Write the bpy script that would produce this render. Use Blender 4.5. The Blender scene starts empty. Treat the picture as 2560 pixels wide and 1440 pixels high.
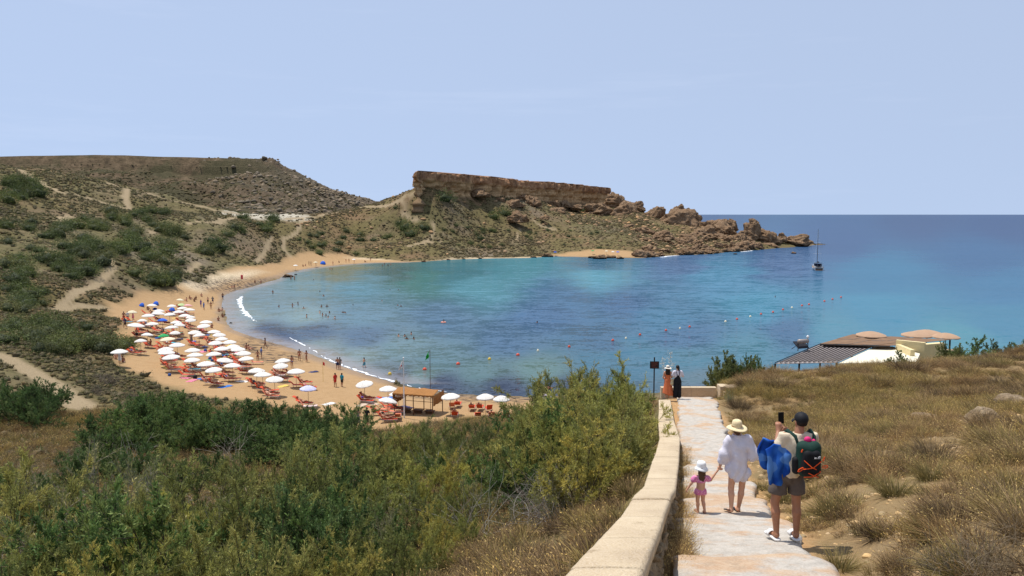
import bpy, math, random
import numpy as np
from math import radians, sin, cos, pi
from mathutils import Vector, Matrix, Euler

rng = np.random.default_rng(7)
random.seed(7)
scene = bpy.context.scene
COL = scene.collection

# ---------------------------------------------------------------- camera, sky, sun, exposure
FPX, EYE = 1934.0, 21.5                     # focal length in photo pixels, eye height above the sea
PITCH = math.atan(184.0 / FPX)
cam_d = bpy.data.cameras.new('camera')
cam = bpy.data.objects.new('camera', cam_d)
COL.objects.link(cam)
cam.location = (0, 0, EYE)
cam.rotation_euler = (pi / 2 - PITCH, 0, 0)
cam_d.sensor_width = 36
cam_d.lens = 36 * FPX / 2560
cam_d.clip_start = 0.1
cam_d.clip_end = 120000
scene.camera = cam

SUN_DIR = Vector((-0.26, 0.20, 0.95)).normalized()      # towards the sun
sun_el = math.asin(SUN_DIR.z)
sun_az = math.atan2(SUN_DIR.x, SUN_DIR.y)
SKY_WHITE = 0.46
world = bpy.data.worlds.new('World')
scene.world = world
world.use_nodes = True
wn, wl = world.node_tree.nodes, world.node_tree.links
wn.clear()
sky = wn.new('ShaderNodeTexSky')
sky.sky_type = 'NISHITA'
sky.sun_disc = False
sky.sun_elevation = sun_el
sky.sun_rotation = sun_az
sky.altitude = 0
sky.air_density = 1.0
sky.dust_density = 0.15
sky.ozone_density = 4.0
bg = wn.new('ShaderNodeBackground')
bg.inputs['Strength'].default_value = 0.12
wo = wn.new('ShaderNodeOutputWorld')
tc = wn.new('ShaderNodeTexCoord')                       # look a little above the true elevation: the clear, even blue of a dry noon
mp = wn.new('ShaderNodeMapping'); mp.vector_type = 'POINT'
mp.inputs['Location'].default_value = (0, 0, 0.30); mp.inputs['Scale'].default_value = (1, 1, 0.75)
nv = wn.new('ShaderNodeVectorMath'); nv.operation = 'NORMALIZE'
wl.new(tc.outputs['Generated'], mp.inputs[0]); wl.new(mp.outputs[0], nv.inputs[0]); wl.new(nv.outputs[0], sky.inputs[0])
hs = wn.new('ShaderNodeMixRGB'); hs.inputs[0].default_value = SKY_WHITE; hs.inputs[2].default_value = (6.9, 7.8, 9.5, 1)
wl.new(sky.outputs[0], hs.inputs[1])
cm = wn.new('ShaderNodeMapping'); cm.inputs['Rotation'].default_value = (0, 0, .5); cm.inputs['Scale'].default_value = (1.2, 2.4, 16)   # faint cirrus streaks
cn = wn.new('ShaderNodeTexNoise'); cn.inputs['Scale'].default_value = 2.2; cn.inputs['Detail'].default_value = 7; cn.inputs['Roughness'].default_value = .62
cr = wn.new('ShaderNodeValToRGB'); cr.color_ramp.elements[0].position = .56; cr.color_ramp.elements[0].color = (0, 0, 0, 1); cr.color_ramp.elements[1].position = .85; cr.color_ramp.elements[1].color = (.13, .13, .13, 1)
cw = wn.new('ShaderNodeMixRGB'); cw.inputs[2].default_value = (7.4, 8.0, 9.6, 1)
wl.new(tc.outputs['Generated'], cm.inputs[0]); wl.new(cm.outputs[0], cn.inputs['Vector']); wl.new(cn.outputs['Fac'], cr.inputs[0]); wl.new(cr.outputs[0], cw.inputs[0]); wl.new(hs.outputs[0], cw.inputs[1])
wl.new(cw.outputs[0], bg.inputs[0])
wl.new(bg.outputs[0], wo.inputs[0])

sun_d = bpy.data.lights.new('sun', 'SUN')
sun_d.energy = 4.9
sun_d.angle = radians(0.5)
sun_d.color = (1.0, 0.955, 0.89)
sun = bpy.data.objects.new('sun', sun_d)
COL.objects.link(sun)
sun.rotation_euler = SUN_DIR.to_track_quat('Z', 'Y').to_euler()
sun.location = (0, 0, 150)

vs = scene.view_settings
vs.view_transform = 'Standard'
vs.look = 'None'
vs.gamma = 1
vs.exposure = 0.0
vs.use_curve_mapping = False
scene.cycles.max_bounces = 5
scene.cycles.transparent_max_bounces = 6
scene.cycles.use_denoising = True

# ---------------------------------------------------------------- helpers
CP, SP = cos(PITCH), sin(PITCH)
def ray(px, py):
    u, v = (px - 1280) / FPX, (720 - py) / FPX
    return u, CP + v * SP, v * CP - SP
def at(px, py, Y):
    a, b, c = ray(px, py); t = Y / b
    return np.array((a * t, Y, EYE + c * t))
def onz(px, py, z):
    a, b, c = ray(px, py); t = (z - EYE) / c
    return np.array((a * t, b * t, z))
def proj(P):
    P = np.asarray(P, float)
    x, y, z = P[..., 0], P[..., 1], P[..., 2] - EYE
    d = y * CP - z * SP
    d = np.where(d < .1, .1, d)
    v = (y * SP + z * CP) / d
    return 1280 + FPX * x / d, 720 - FPX * v

def _h(ix, iy, iz, s):
    n = (ix * 374761393 + iy * 668265263 + iz * 1442695041 + s * 974634077) & 0xffffffff
    n = ((n ^ (n >> 13)) * 1274126177) & 0xffffffff
    n = (n ^ (n >> 16)) & 0xffffff
    return n / float(0xffffff)
def vnoise(x, y, z=None, s=0):
    x = np.asarray(x, float); y = np.asarray(y, float)
    z = np.zeros_like(x) if z is None else np.asarray(z, float)
    ix, iy, iz = np.floor(x).astype(np.int64), np.floor(y).astype(np.int64), np.floor(z).astype(np.int64)
    fx, fy, fz = x - ix, y - iy, z - iz
    fx, fy, fz = [f * f * (3 - 2 * f) for f in (fx, fy, fz)]
    r = 0
    for dx in (0, 1):
        for dy in (0, 1):
            for dz in (0, 1):
                w = (fx if dx else 1 - fx) * (fy if dy else 1 - fy) * (fz if dz else 1 - fz)
                r = r + w * _h(ix + dx, iy + dy, iz + dz, s)
    return r * 2 - 1
def fbm(x, y, z=None, o=4, s=0, ridged=False):
    r, a, t = 0, 1.0, 0
    x = np.asarray(x, float); y = np.asarray(y, float)
    for k in range(o):
        n = vnoise(x * 2**k, y * 2**k, None if z is None else np.asarray(z) * 2**k, s + k * 17)
        if ridged: n = 1 - 2 * np.abs(n)
        r = r + a * n; t += a; a *= .5
    return r / t
def sstep(a, b, x):
    t = np.clip((np.asarray(x, float) - a) / (b - a), 0, 1)
    return t * t * (3 - 2 * t)

def mk_mesh(name, V, F, mats=(), smooth=False, attrs=None, midx=None):
    V = np.asarray(V, np.float32).reshape(-1, 3)
    me = bpy.data.meshes.new(name)
    groups = F if isinstance(F, list) and (len(F) == 0 or isinstance(F[0], np.ndarray)) else [np.asarray(F)]
    groups = [g for g in groups if len(g)]
    me.vertices.add(len(V)); me.vertices.foreach_set('co', V.ravel())
    if groups:
        tot = np.concatenate([np.full(len(g), g.shape[1]) for g in groups])
        li = np.concatenate([g.ravel() for g in groups]).astype(np.int32)
        st = np.concatenate([[0], np.cumsum(tot)[:-1]]).astype(np.int32)
        me.loops.add(len(li)); me.loops.foreach_set('vertex_index', li)
        me.polygons.add(len(tot)); me.polygons.foreach_set('loop_start', st)
        if midx is not None: me.polygons.foreach_set('material_index', np.asarray(midx, np.int32))
    for m in (mats if isinstance(mats, (list, tuple)) else [mats]):
        me.materials.append(m)
    for k, (typ, arr) in (attrs or {}).items():
        a = me.attributes.new(k, typ, 'POINT')
        a.data.foreach_set({'FLOAT': 'value', 'INT': 'value', 'FLOAT_COLOR': 'color', 'FLOAT_VECTOR': 'vector'}[typ],
                           np.asarray(arr, np.int32 if typ == 'INT' else np.float32).ravel())
    me.update(calc_edges=True)
    if smooth and groups:
        me.polygons.foreach_set('use_smooth', np.ones(len(me.polygons), bool))
    me.validate()
    return me
def link(name, data, parent=None, loc=None, rot=None, scale=None):
    o = bpy.data.objects.new(name, data)
    COL.objects.link(o)
    if parent is not None: o.parent = parent
    if loc is not None: o.location = [float(v) for v in loc]
    if rot is not None: o.rotation_euler = rot
    if scale is not None: o.scale = scale if hasattr(scale, '__len__') else (scale,) * 3
    return o
def tag(o, label=None, cat=None, group=None, kind=None):
    if label: o['label'] = label
    if cat: o['category'] = cat
    if group: o['group'] = group
    if kind: o['kind'] = kind
    return o
def thing(name, label, cat, loc=(0, 0, 0), rz=0, group=None, scale=1.0):
    o = bpy.data.objects.new(name, None)
    COL.objects.link(o)
    o.location = [float(v) for v in loc]; o.rotation_euler = (0, 0, rz)
    o.scale = (scale,) * 3 if not hasattr(scale, '__len__') else scale
    o.empty_display_size = .2
    return tag(o, label, cat, group)

class MB:                                   # collects shapes, builds ONE mesh
    def __init__(s): s.V, s.F = [], []
    def add(s, V, F):
        b = len(s.V); s.V += [tuple(map(float, v)) for v in V]; s.F += [tuple(i + b for i in f) for f in F]; return s
    def box(s, c, d, R=None, bev=0.0):
        hx, hy, hz = d[0] / 2, d[1] / 2, d[2] / 2
        V = [Vector((x, y, z)) for x in (-hx, hx) for y in (-hy, hy) for z in (-hz, hz)]
        if R is not None: V = [R @ v for v in V]
        V = [v + Vector(c) for v in V]
        return s.add(V, [(0, 1, 3, 2), (4, 6, 7, 5), (0, 4, 5, 1), (2, 3, 7, 6), (0, 2, 6, 4), (1, 5, 7, 3)])
    def tube(s, pts, r, n=8, caps=True):
        pts = [Vector(p) for p in pts]
        rs = r if hasattr(r, '__len__') else [r] * len(pts)
        V, F = [], []
        for i, p in enumerate(pts):
            d = (pts[min(i + 1, len(pts) - 1)] - pts[max(i - 1, 0)])
            if d.length < 1e-9: d = Vector((0, 0, 1))
            d.normalize()
            a = d.orthogonal().normalized() if abs(d.z) > .95 else d.cross(Vector((0, 0, 1))).normalized()
            b = d.cross(a)
            for k in range(n):
                t = 2 * pi * k / n
                V.append(p + (a * cos(t) + b * sin(t)) * rs[i])
        for i in range(len(pts) - 1):
            for k in range(n):
                F.append((i * n + k, i * n + (k + 1) % n, (i + 1) * n + (k + 1) % n, (i + 1) * n + k))
        if caps:
            F.append(tuple(range(n - 1, -1, -1))); F.append(tuple((len(pts) - 1) * n + k for k in range(n)))
        return s.add(V, F)
    def lathe(s, prof, n=16, c=(0, 0, 0), axis='z'):
        V, F = [], []
        for (r, z) in prof:
            for k in range(n):
                t = 2 * pi * k / n
                V.append((c[0] + r * cos(t), c[1] + r * sin(t), c[2] + z))
        for i in range(len(prof) - 1):
            for k in range(n):
                F.append((i * n + k, i * n + (k + 1) % n, (i + 1) * n + (k + 1) % n, (i + 1) * n + k))
        F.append(tuple(range(n - 1, -1, -1))); F.append(tuple((len(prof) - 1) * n + k for k in range(n)))
        return s.add(V, F)
    def mesh(s, name, mat, smooth=False):
        me = bpy.data.meshes.new(name)
        me.from_pydata(s.V, [], s.F); me.update()
        me.materials.append(mat)
        if smooth: me.polygons.foreach_set('use_smooth', np.ones(len(me.polygons), bool))
        return me
    def build(s, name, mat, parent=None, smooth=False, loc=None, rot=None):
        return link(name, s.mesh(name, mat, smooth), parent, loc, rot)

def copy_tree(o, parent=None):
    c = o.copy(); COL.objects.link(c); c.parent = parent
    for ch in list(o.children): copy_tree(ch, c)
    return c

def inpoly(x, y, poly):
    poly = np.asarray(poly, float); r = np.zeros(np.shape(x), bool)
    j = len(poly) - 1
    for i in range(len(poly)):
        xi, yi, xj, yj = *poly[i][:2], *poly[j][:2]
        c = ((yi > y) != (yj > y)) & (x < (xj - xi) * (y - yi) / (yj - yi + 1e-12) + xi)
        r ^= c; j = i
    return r
def segdist(x, y, line, closed=False):
    line = np.asarray(line, float); d = np.full(np.shape(x), 1e9)
    n = len(line)
    for i in range(n if closed else n - 1):
        a, b = line[i][:2], line[(i + 1) % n][:2]
        ab = b - a; L = ab @ ab + 1e-12
        t = np.clip(((x - a[0]) * ab[0] + (y - a[1]) * ab[1]) / L, 0, 1)
        d = np.minimum(d, np.hypot(x - a[0] - t * ab[0], y - a[1] - t * ab[1]))
    return d

# ---------------------------------------------------------------- materials
def srgb(r, g, b):
    return tuple(((c / 255) / 12.92 if c / 255 <= .04045 else ((c / 255 + .055) / 1.055) ** 2.4) for c in (r, g, b)) + (1,)
class NT:
    def __init__(s, name):
        s.m = bpy.data.materials.new(name); s.m.use_nodes = True
        s.n, s.l = s.m.node_tree.nodes, s.m.node_tree.links
        s.n.clear(); s.out = s.n.new('ShaderNodeOutputMaterial')
    def node(s, t, **kw):
        nd = s.n.new('ShaderNode' + t)
        for k, v in kw.items(): setattr(nd, k, v)
        return nd
    def set(s, sock, v):
        if isinstance(v, bpy.types.NodeSocket): s.l.new(v, sock)
        elif v is not None:
            sock.default_value = v if not (hasattr(v, '__len__') and len(v) == 3 and sock.type == 'RGBA') else (*v, 1)
    def mix(s, fac, a, b, mode='MIX'):
        n = s.node('MixRGB', blend_type=mode)
        s.set(n.inputs[0], fac); s.set(n.inputs[1], a); s.set(n.inputs[2], b); return n.outputs[0]
    def math(s, op, a, b=0.0, clamp=False):
        n = s.node('Math', operation=op, use_clamp=clamp); s.set(n.inputs[0], a); s.set(n.inputs[1], b); return n.outputs[0]
    def ramp(s, fac, stops):
        n = s.node('ValToRGB'); e = n.color_ramp.elements
        while len(e) < len(stops): e.new(.5)
        for i, (p, c) in enumerate(stops):
            e[i].position = p; e[i].color = c if hasattr(c, '__len__') else (c, c, c, 1)
        s.set(n.inputs[0], fac); return n.outputs[0]
    def pos(s):
        return s.node('NewGeometry').outputs['Position']
    def objco(s):
        return s.node('TexCoord').outputs['Object']
    def noise(s, scale, detail=4, rough=.55, vec=None, stretch=None, dist=0.0):
        n = s.node('TexNoise'); n.inputs['Scale'].default_value = scale
        n.inputs['Detail'].default_value = detail; n.inputs['Roughness'].default_value = rough
        n.inputs['Distortion'].default_value = dist
        v = vec or s.pos()
        if stretch:
            mp = s.node('Mapping'); mp.inputs['Scale'].default_value = stretch; s.l.new(v, mp.inputs[0]); v = mp.outputs[0]
        s.l.new(v, n.inputs['Vector']); return n.outputs['Fac']
    def attr(s, name, out='Color', typ='GEOMETRY'):
        n = s.node('Attribute'); n.attribute_name = name; n.attribute_type = typ; return n.outputs[out]
    def rand(s): return s.node('ObjectInfo').outputs['Random']
    def bump(s, h, strength=.5, dist=.05):
        n = s.node('Bump'); n.inputs['Strength'].default_value = strength; n.inputs['Distance'].default_value = dist
        s.l.new(h, n.inputs['Height']); return n.outputs[0]
    def done(s, color, rough=.85, normal=None, spec=.2, metal=0.0, trans=0.0, **kw):
        b = s.node('BsdfPrincipled')
        s.set(b.inputs['Base Color'], color); s.set(b.inputs['Roughness'], rough)
        b.inputs['Specular IOR Level'].default_value = spec; b.inputs['Metallic'].default_value = metal
        for k, v in kw.items(): s.set(b.inputs[k.replace('_', ' ')], v)
        if normal: s.l.new(normal, b.inputs['Normal'])
        o = b.outputs[0]
        if trans:
            t = s.node('BsdfTranslucent'); s.set(t.inputs[0], color)
            mx = s.node('MixShader'); mx.inputs[0].default_value = trans
            s.l.new(o, mx.inputs[1]); s.l.new(t.outputs[0], mx.inputs[2]); o = mx.outputs[0]
        s.l.new(o, s.out.inputs['Surface']); return s.m
_plain = {}
def plain(name, rgb, rough=.7, var=.12, scale=6, spec=.25, metal=0, trans=0.0, bump=0.0):
    """a painted or cloth colour with faint mottling"""
    if name in _plain: return _plain[name]
    t = NT(name); c = rgb if len(rgb) == 4 else (*rgb, 1)
    n = t.noise(scale, 4, .6, vec=t.objco())
    lo = tuple(v * (1 - var) for v in c[:3]) + (1,); hi = tuple(min(1, v * (1 + var)) for v in c[:3]) + (1,)
    col = t.ramp(n, [(.3, lo), (.7, hi)])
    nm = t.bump(n, bump, .02) if bump else None
    _plain[name] = t.done(col, rough, nm, spec, metal, trans)
    return _plain[name]
# ---------------------------------------------------------------- terrain heights
def zpath(Y):       # mean level of the footpath
    return EYE + np.interp(Y, [-12, 0, 5, 8.2, 10.2, 13.1, 20, 30, 37.8, 40, 45], [1.6, -1.7, -3.05, -3.93, -4.4, -5.22, -6.75, -8.2, -9.12, -9.6, -10.2])
def xpath(Y):
    return np.interp(Y, [-12, 0, 10.2, 13.1, 21, 37.8, 45], [-1.6, .75, 3.06, 3.75, 5.45, 9.05, 10.6])

shore_px = [(1330, 992), (1200, 988), (1110, 982), (1000, 962), (900, 932), (840, 910), (780, 886), (720, 868), (665, 852), (625, 840),
            (585, 826), (565, 805), (558, 772), (562, 738), (600, 724), (640, 714), (672, 704), (700, 695), (722, 682), (750, 676),
            (785, 670), (860, 662), (935, 657), (1010, 656), (1060, 654), (1135, 649), (1235, 646), (1322, 645), (1385, 641), (1460, 643),
            (1585, 645), (1610, 645), (1680, 639), (1780, 635), (1855, 627), (1905, 624), (1950, 620), (2030, 614)]
shore = [onz(x, y, 0) for x, y in shore_px]
near_shore = [(3, 90.5), (12, 91), (22, 93), (30, 94), (38, 97), (50, 104), (70, 110), (110, 114), (200, 118), (330, 100)]
near_shore = [np.array((x, y, 0.)) for x, y in near_shore[::-1]]
back = [(230, 560), (185, 610), (130, 670), (70, 720), (-20, 700), (-100, 640), (-200, 660), (-480, 660), (-480, -60), (330, -60)]
LAND = np.array([s[:2] for s in near_shore + shore] + [np.array(b, float) for b in back])

ctrl = [tuple(s) for s in shore[::1]] + [tuple(s) for s in near_shore if s[0] < 201]
def add(*pts):
    for p in pts: ctrl.append(tuple(at(*p)))
def addw(*pts):
    ctrl.extend(pts)
def addz(z, *pts):
    for p in pts: ctrl.append(tuple(onz(*p, z)))
# the sea bed just off the shore
addw((-20, 130, -3), (0, 200, -5), (-40, 180, -4), (60, 130, -4), (0, 300, -8), (100, 300, -8), (200, 300, -9), (150, 200, -8), (60, 350, -5), (-30, 320, -4),
     (-60, 230, -4), (260, 450, -10), (290, 560, -10), (200, 700, -10), (300, 300, -10))
# the beach
addz(1.9, (300, 868), (285, 800), (330, 772), (430, 747), (330, 935)); addz(1.5, (540, 716), (640, 692), (470, 990)); addz(1.2, (720, 665), (850, 648), (700, 1008), (880, 1064), (1000, 1052), (1250, 1035))
addz(1.2, (450, 850), (480, 930), (420, 800), (600, 960)); addz(.7, (560, 850), (700, 920), (520, 780), (850, 980))
# left hillside
add((430, 715, 190), (430, 680, 205), (400, 640, 222), (500, 600, 278), (620, 560, 330), (700, 545, 380), (760, 540, 415), (620, 530, 400), (540, 519, 390),
    (440, 486, 370), (330, 470, 350), (180, 430, 330), (0, 414, 310), (-200, 400, 290), (330, 560, 270), (150, 500, 270), (0, 500, 240), (0, 570, 200), (150, 600, 200),
    (270, 640, 185), (130, 700, 152), (0, 660, 160), (0, 760, 125), (210, 735, 152), (130, 772, 140), (235, 790, 132), (0, 830, 105), (150, 850, 105),
    (250, 900, 100), (0, 890, 88), (100, 950, 82), (205, 1003, 76), (300, 965, 88), (0, 1000, 74), (-250, 700, 120), (-250, 900, 80), (-250, 600, 170), (-250, 480, 230),
    (540, 694, 224), (640, 674, 258), (560, 650, 262), (640, 625, 300), (720, 645, 318), (800, 600, 368), (720, 590, 352), (560, 560, 300), (440, 560, 290), (440, 520, 330), (300, 500, 310), (250, 560, 245))
addw((-190, 470, 14), (-130, 500, 12), (-240, 450, 20), (-330, 420, 33), (-420, 380, 46), (-420, 200, 40), (-250, 120, 18), (-300, 50, 22), (-120, 60, 9), (-100, 20, 13))
# headland
add((810, 535, 425), (900, 524, 440), (960, 511, 440), (1040, 485, 424), (900, 640, 366), (900, 600, 394), (900, 560, 420), (1050, 640, 371), (1050, 600, 392), (1050, 560, 408), (1045, 520, 418),
    (1060, 478, 424), (1200, 632, 395), (1200, 600, 412), (1200, 560, 432), (1200, 520, 452), (1200, 488, 468), (1350, 632, 404), (1350, 600, 428), (1350, 550, 470), (1350, 503, 522),
    (1500, 630, 400), (1500, 600, 430), (1500, 560, 490), (1500, 513, 582), (1600, 630, 408), (1600, 590, 450), (1600, 556, 500), (1600, 530, 540), (1700, 620, 430), (1700, 585, 480), (1750, 566, 510),
    (1850, 612, 466), (1850, 596, 490), (1950, 609, 512), (1280, 600, 420), (1280, 545, 455), (1420, 580, 450), (1420, 530, 530), (980, 620, 378), (980, 570, 412))
addw((-60, 520, 28), (20, 600, 26), (60, 650, 20), (140, 600, 8), (-80, 560, 10), (0, 660, 8), (180, 560, 2), (90, 610, 20))
# near slope below the footpath wall
addw((-1, 3, 18.2), (-5, 3, 17), (-12, 3, 15.5), (-30, 3, 15), (.3, 10, 16.2), (-4, 10, 14.7), (-10, 10, 13.2), (-20, 10, 12.2), (3.3, 20, 14), (-2, 20, 12.2), (-10, 20, 10.2), (-20, 20, 9.2),
     (5.2, 35, 11.5), (-3, 35, 9), (-12, 35, 7), (-28, 35, 6), (7, 50, 8.2), (-2, 50, 5.5), (-15, 50, 4.2), (-35, 50, 4.2), (12, 65, 4.2), (0, 65, 2.6), (-20, 65, 2.2), (15, 76, 1.6), (-45, 70, 3.2),
     (0, -10, 23), (-20, -10, 19), (15, -10, 24), (40, -10, 26))
# near slope above the footpath
addw((3, 5, 18.7), (8, 5, 19.5), (4.6, 10, 17.3), (8, 10, 17.8), (15, 10, 18.6), (7, 20, 15), (12, 20, 15.6), (20, 20, 16.6), (30, 20, 17.2), (11.5, 35, 12.5), (20, 35, 13.3), (35, 35, 14.8),
     (20, 5, 20.5), (45, 15, 20), (60, 40, 16))
add((1850, 952, 42), (1950, 938, 46), (2100, 942, 48), (2300, 926, 52), (2450, 898, 55), (2560, 872, 58), (2700, 862, 60), (1800, 968, 40))
addw((10, 44, 11), (10, 50, 8.0), (11, 60, 5), (14, 50, 9.2), (18, 62, 5), (22, 75, 2.2), (30, 64, 6.5), (30, 75, 3.5), (32, 86, 2), (40, 68, 6.5), (42, 80, 4), (50, 72, 7), (55, 88, 3.5), (62, 75, 7.5), (90, 85, 6), (80, 60, 12), (50, 100, 1.2), (150, 80, 9))
C = np.array(ctrl)
def _tps_u(r2): return np.where(r2 > 1e-12, .5 * r2 * np.log(r2 + 1e-12), 0)
_cx = C[:, :2] / 100
_n = len(C)
_K = _tps_u(((_cx[:, None] - _cx[None]) ** 2).sum(-1)) + np.eye(_n) * 2e-4
_P = np.c_[np.ones(_n), _cx]
_A = np.block([[_K, _P], [_P.T, np.zeros((3, 3))]])
_W = np.linalg.solve(_A, np.r_[C[:, 2], 0, 0, 0])
def tps(x, y):
    sh = np.shape(x); q = np.c_[np.ravel(x), np.ravel(y)] / 100; out = np.empty(len(q))
    for i in range(0, len(q), 20000):
        b = q[i:i + 20000]
        r2 = ((b[:, None] - _cx[None]) ** 2).sum(-1)
        out[i:i + 20000] = _tps_u(r2) @ _W[:_n] + _W[_n] + b @ _W[_n + 1:]
    return out.reshape(sh)
def height(x, y):
    x = np.asarray(x, float); y = np.asarray(y, float)
    z = tps(x, y)
    land = inpoly(x, y, LAND); d = segdist(x, y, LAND, True)
    r = np.hypot(x, y)
    amp = np.clip(r / 260, .12, 1.5) * sstep(4, 14, np.where(land, z, 0))
    z = z + amp * (1.5 * fbm(x / 34, y / 34, o=4, s=3) + .5 * fbm(x / 9, y / 9, o=3, s=9))
    ridge = fbm(x / 22 + .4 * fbm(x / 30, y / 30, s=5), y / 22, o=3, s=31, ridged=True)      # gullies on the far slopes
    z = z - 1.5 * sstep(120, 260, r) * sstep(4, 11, np.where(land, z, 0)) * (1 - ridge) * .9
    z = np.where(land, np.maximum(z, np.minimum(.02 + .035 * d, .8)), np.minimum(z, -.02 - .06 * d))
    # footpath bench
    xc, zp = xpath(y), zpath(y)
    dx = x - xc
    w = sstep(2.6, 1.15, np.abs(dx)) * sstep(44, 40.5, y) * (y > -13)
    z = z * (1 - w) + (zp - .13 + .02 * fbm(x / .8, y / .8, s=2)) * w
    return z
# sample the surface once on a polar grid; everything else stands on that
R0 = -14.0
na, nr = 600, 600
aa = np.radians(np.linspace(-50, 52, na))
rr = np.geomspace(5, 760, nr)
RR, AA = np.meshgrid(rr, aa, indexing='ij')
GX, GY = RR * np.sin(AA), R0 + RR * np.cos(AA)
GZ = height(GX, GY)
height_exact = height
def height(x, y):
    x = np.asarray(x, float); y = np.asarray(y, float)
    r = np.hypot(x, y - R0); a = np.arctan2(x, y - R0)
    fi = np.clip(np.log(np.maximum(r, 5.001) / 5) / math.log(760 / 5) * (nr - 1), 0, nr - 1.001); fj = np.clip((a - aa[0]) / (aa[-1] - aa[0]) * (na - 1), 0, na - 1.001)
    i, j = fi.astype(int), fj.astype(int); u, v = fi - i, fj - j
    return (GZ[i, j] * (1 - u) + GZ[i + 1, j] * u) * (1 - v) + (GZ[i, j + 1] * (1 - u) + GZ[i + 1, j + 1] * u) * v
def hit(px, py, dz=0.0, y0=6.0, y1=620.0):
    """first point where the sight line through a photo pixel meets the ground (raised by dz)"""
    a, b, c = ray(px, py)
    lo, hi = y0, y1
    for n in (170, 14, 8):
        Y = np.geomspace(lo, hi, n); t = Y / b
        g = EYE + c * t - np.maximum(height(a * t, Y), 0) - dz
        k = np.nonzero(g < 0)[0]
        if not len(k): return None
        i = max(k[0], 1); lo, hi = Y[i - 1], Y[i]
    f = g[i - 1] / (g[i - 1] - g[i] + 1e-12)
    tt = t[i - 1] + (t[i] - t[i - 1]) * f
    return np.array((a * tt, b * tt, EYE + c * tt - dz))
def hits(lst, dz=0.0, **k):
    return [h for h in (hit(x, y, dz, **k) for x, y in lst) if h is not None]

# regions, unprojected once into world polygons
beach_px = [(1330, 1000), (1330, 1040), (1250, 1042), (1100, 1062), (960, 1085), (880, 1090), (780, 1040), (700, 1012), (600, 1003), (520, 1000), (460, 985), (400, 962), (335, 940), (310, 915), (305, 890), (318, 868),
            (300, 840), (280, 805), (285, 792), (320, 778), (345, 765), (400, 757), (440, 741), (520, 722), (560, 700), (610, 690), (680, 672), (725, 660), (800, 650), (850, 646), (935, 646), (1010, 649),
            (1060, 648), (1135, 643), (1235, 640), (1322, 639), (1385, 635), (1460, 634), (1585, 634), (1615, 640)]
BEACH = [onz(x, y, 1.0)[:2] for x, y in beach_px] + [s[:2] + (0, -1.5) if s[1] < 100 else s[:2] for s in shore[30::-1]]
trail_px = [
    ([(0, 885), (60, 918), (120, 950), (165, 985), (205, 1015)], 1.35),
    ([(120, 775), (175, 745), (215, 722), (262, 690), (285, 668), (262, 640), (250, 615)], .9),
    ([(120, 775), (200, 762), (245, 768), (300, 775)], 1.3), ([(150, 545), (175, 540), (155, 555), (140, 552)], 1.5),
    ([(0, 415), (60, 430), (100, 455), (150, 480), (240, 500), (320, 522)], 1.5),
    ([(20, 410), (180, 430), (260, 455), (325, 472), (400, 482), (445, 490), (520, 512), (560, 530)], 1.7),
    ([(325, 474), (312, 490), (322, 522)], 1.3), ([(375, 580), (420, 565)], 1.4), ([(540, 558), (570, 548), (620, 540)], 1.4),
    ([(470, 560), (560, 562)], .8), ([(760, 545), (745, 575), (710, 595), (708, 620), (725, 640), (730, 655)], 1.0), ([(680, 590), (670, 610), (640, 655)], .9),
    ([(560, 530), (620, 540), (680, 545), (740, 545), (800, 540), (870, 525), (950, 515), (1000, 500), (1045, 480)], 1.7),
    ([(1002, 500), (1020, 520), (1005, 530), (1030, 550), (1085, 560), (1080, 590), (1050, 610), (1075, 607)], .8), ([(1020, 615), (1060, 605), (1100, 604)], 1.3),
    ([(465, 680), (490, 665), (495, 655)], .8), ([(1330, 545), (1345, 560), (1390, 575)], 1.2), ([(1300, 570), (1290, 600)], .6)]
TRAILS = [(np.array(hits(p)), w) for p, w in trail_px]
def masks(x, y):
    ib = inpoly(x, y, BEACH); db = segdist(x, y, BEACH, True)
    n = fbm(x / 6, y / 6, s=41)
    sand = sstep(-2.0, 1.0, np.where(ib, db, -db) + n * 2.0)
    tr = np.zeros(np.shape(x))
    for line, w in TRAILS:
        if len(line) < 2: continue
        d = segdist(x, y, line[:, :2])
        tr = np.maximum(tr, sstep(w * 1.3, w * .7, d + fbm(x / 3, y / 3, s=7) * w * .35))
    dpath = np.abs(x - xpath(y) + .1 + .25 * fbm(x / 1.3, y / 1.3, s=19)) / 1.3 + np.where(y > 43, 9, 0)
    tr = np.maximum(tr, sstep(1.15, .8, dpath))
    return sand, tr

# ---------------------------------------------------------------- terrain mesh
SAND, TRAIL = masks(GX, GY)
GZ = GZ - .10 * TRAIL * (np.hypot(GX, GY) > 45)
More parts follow.
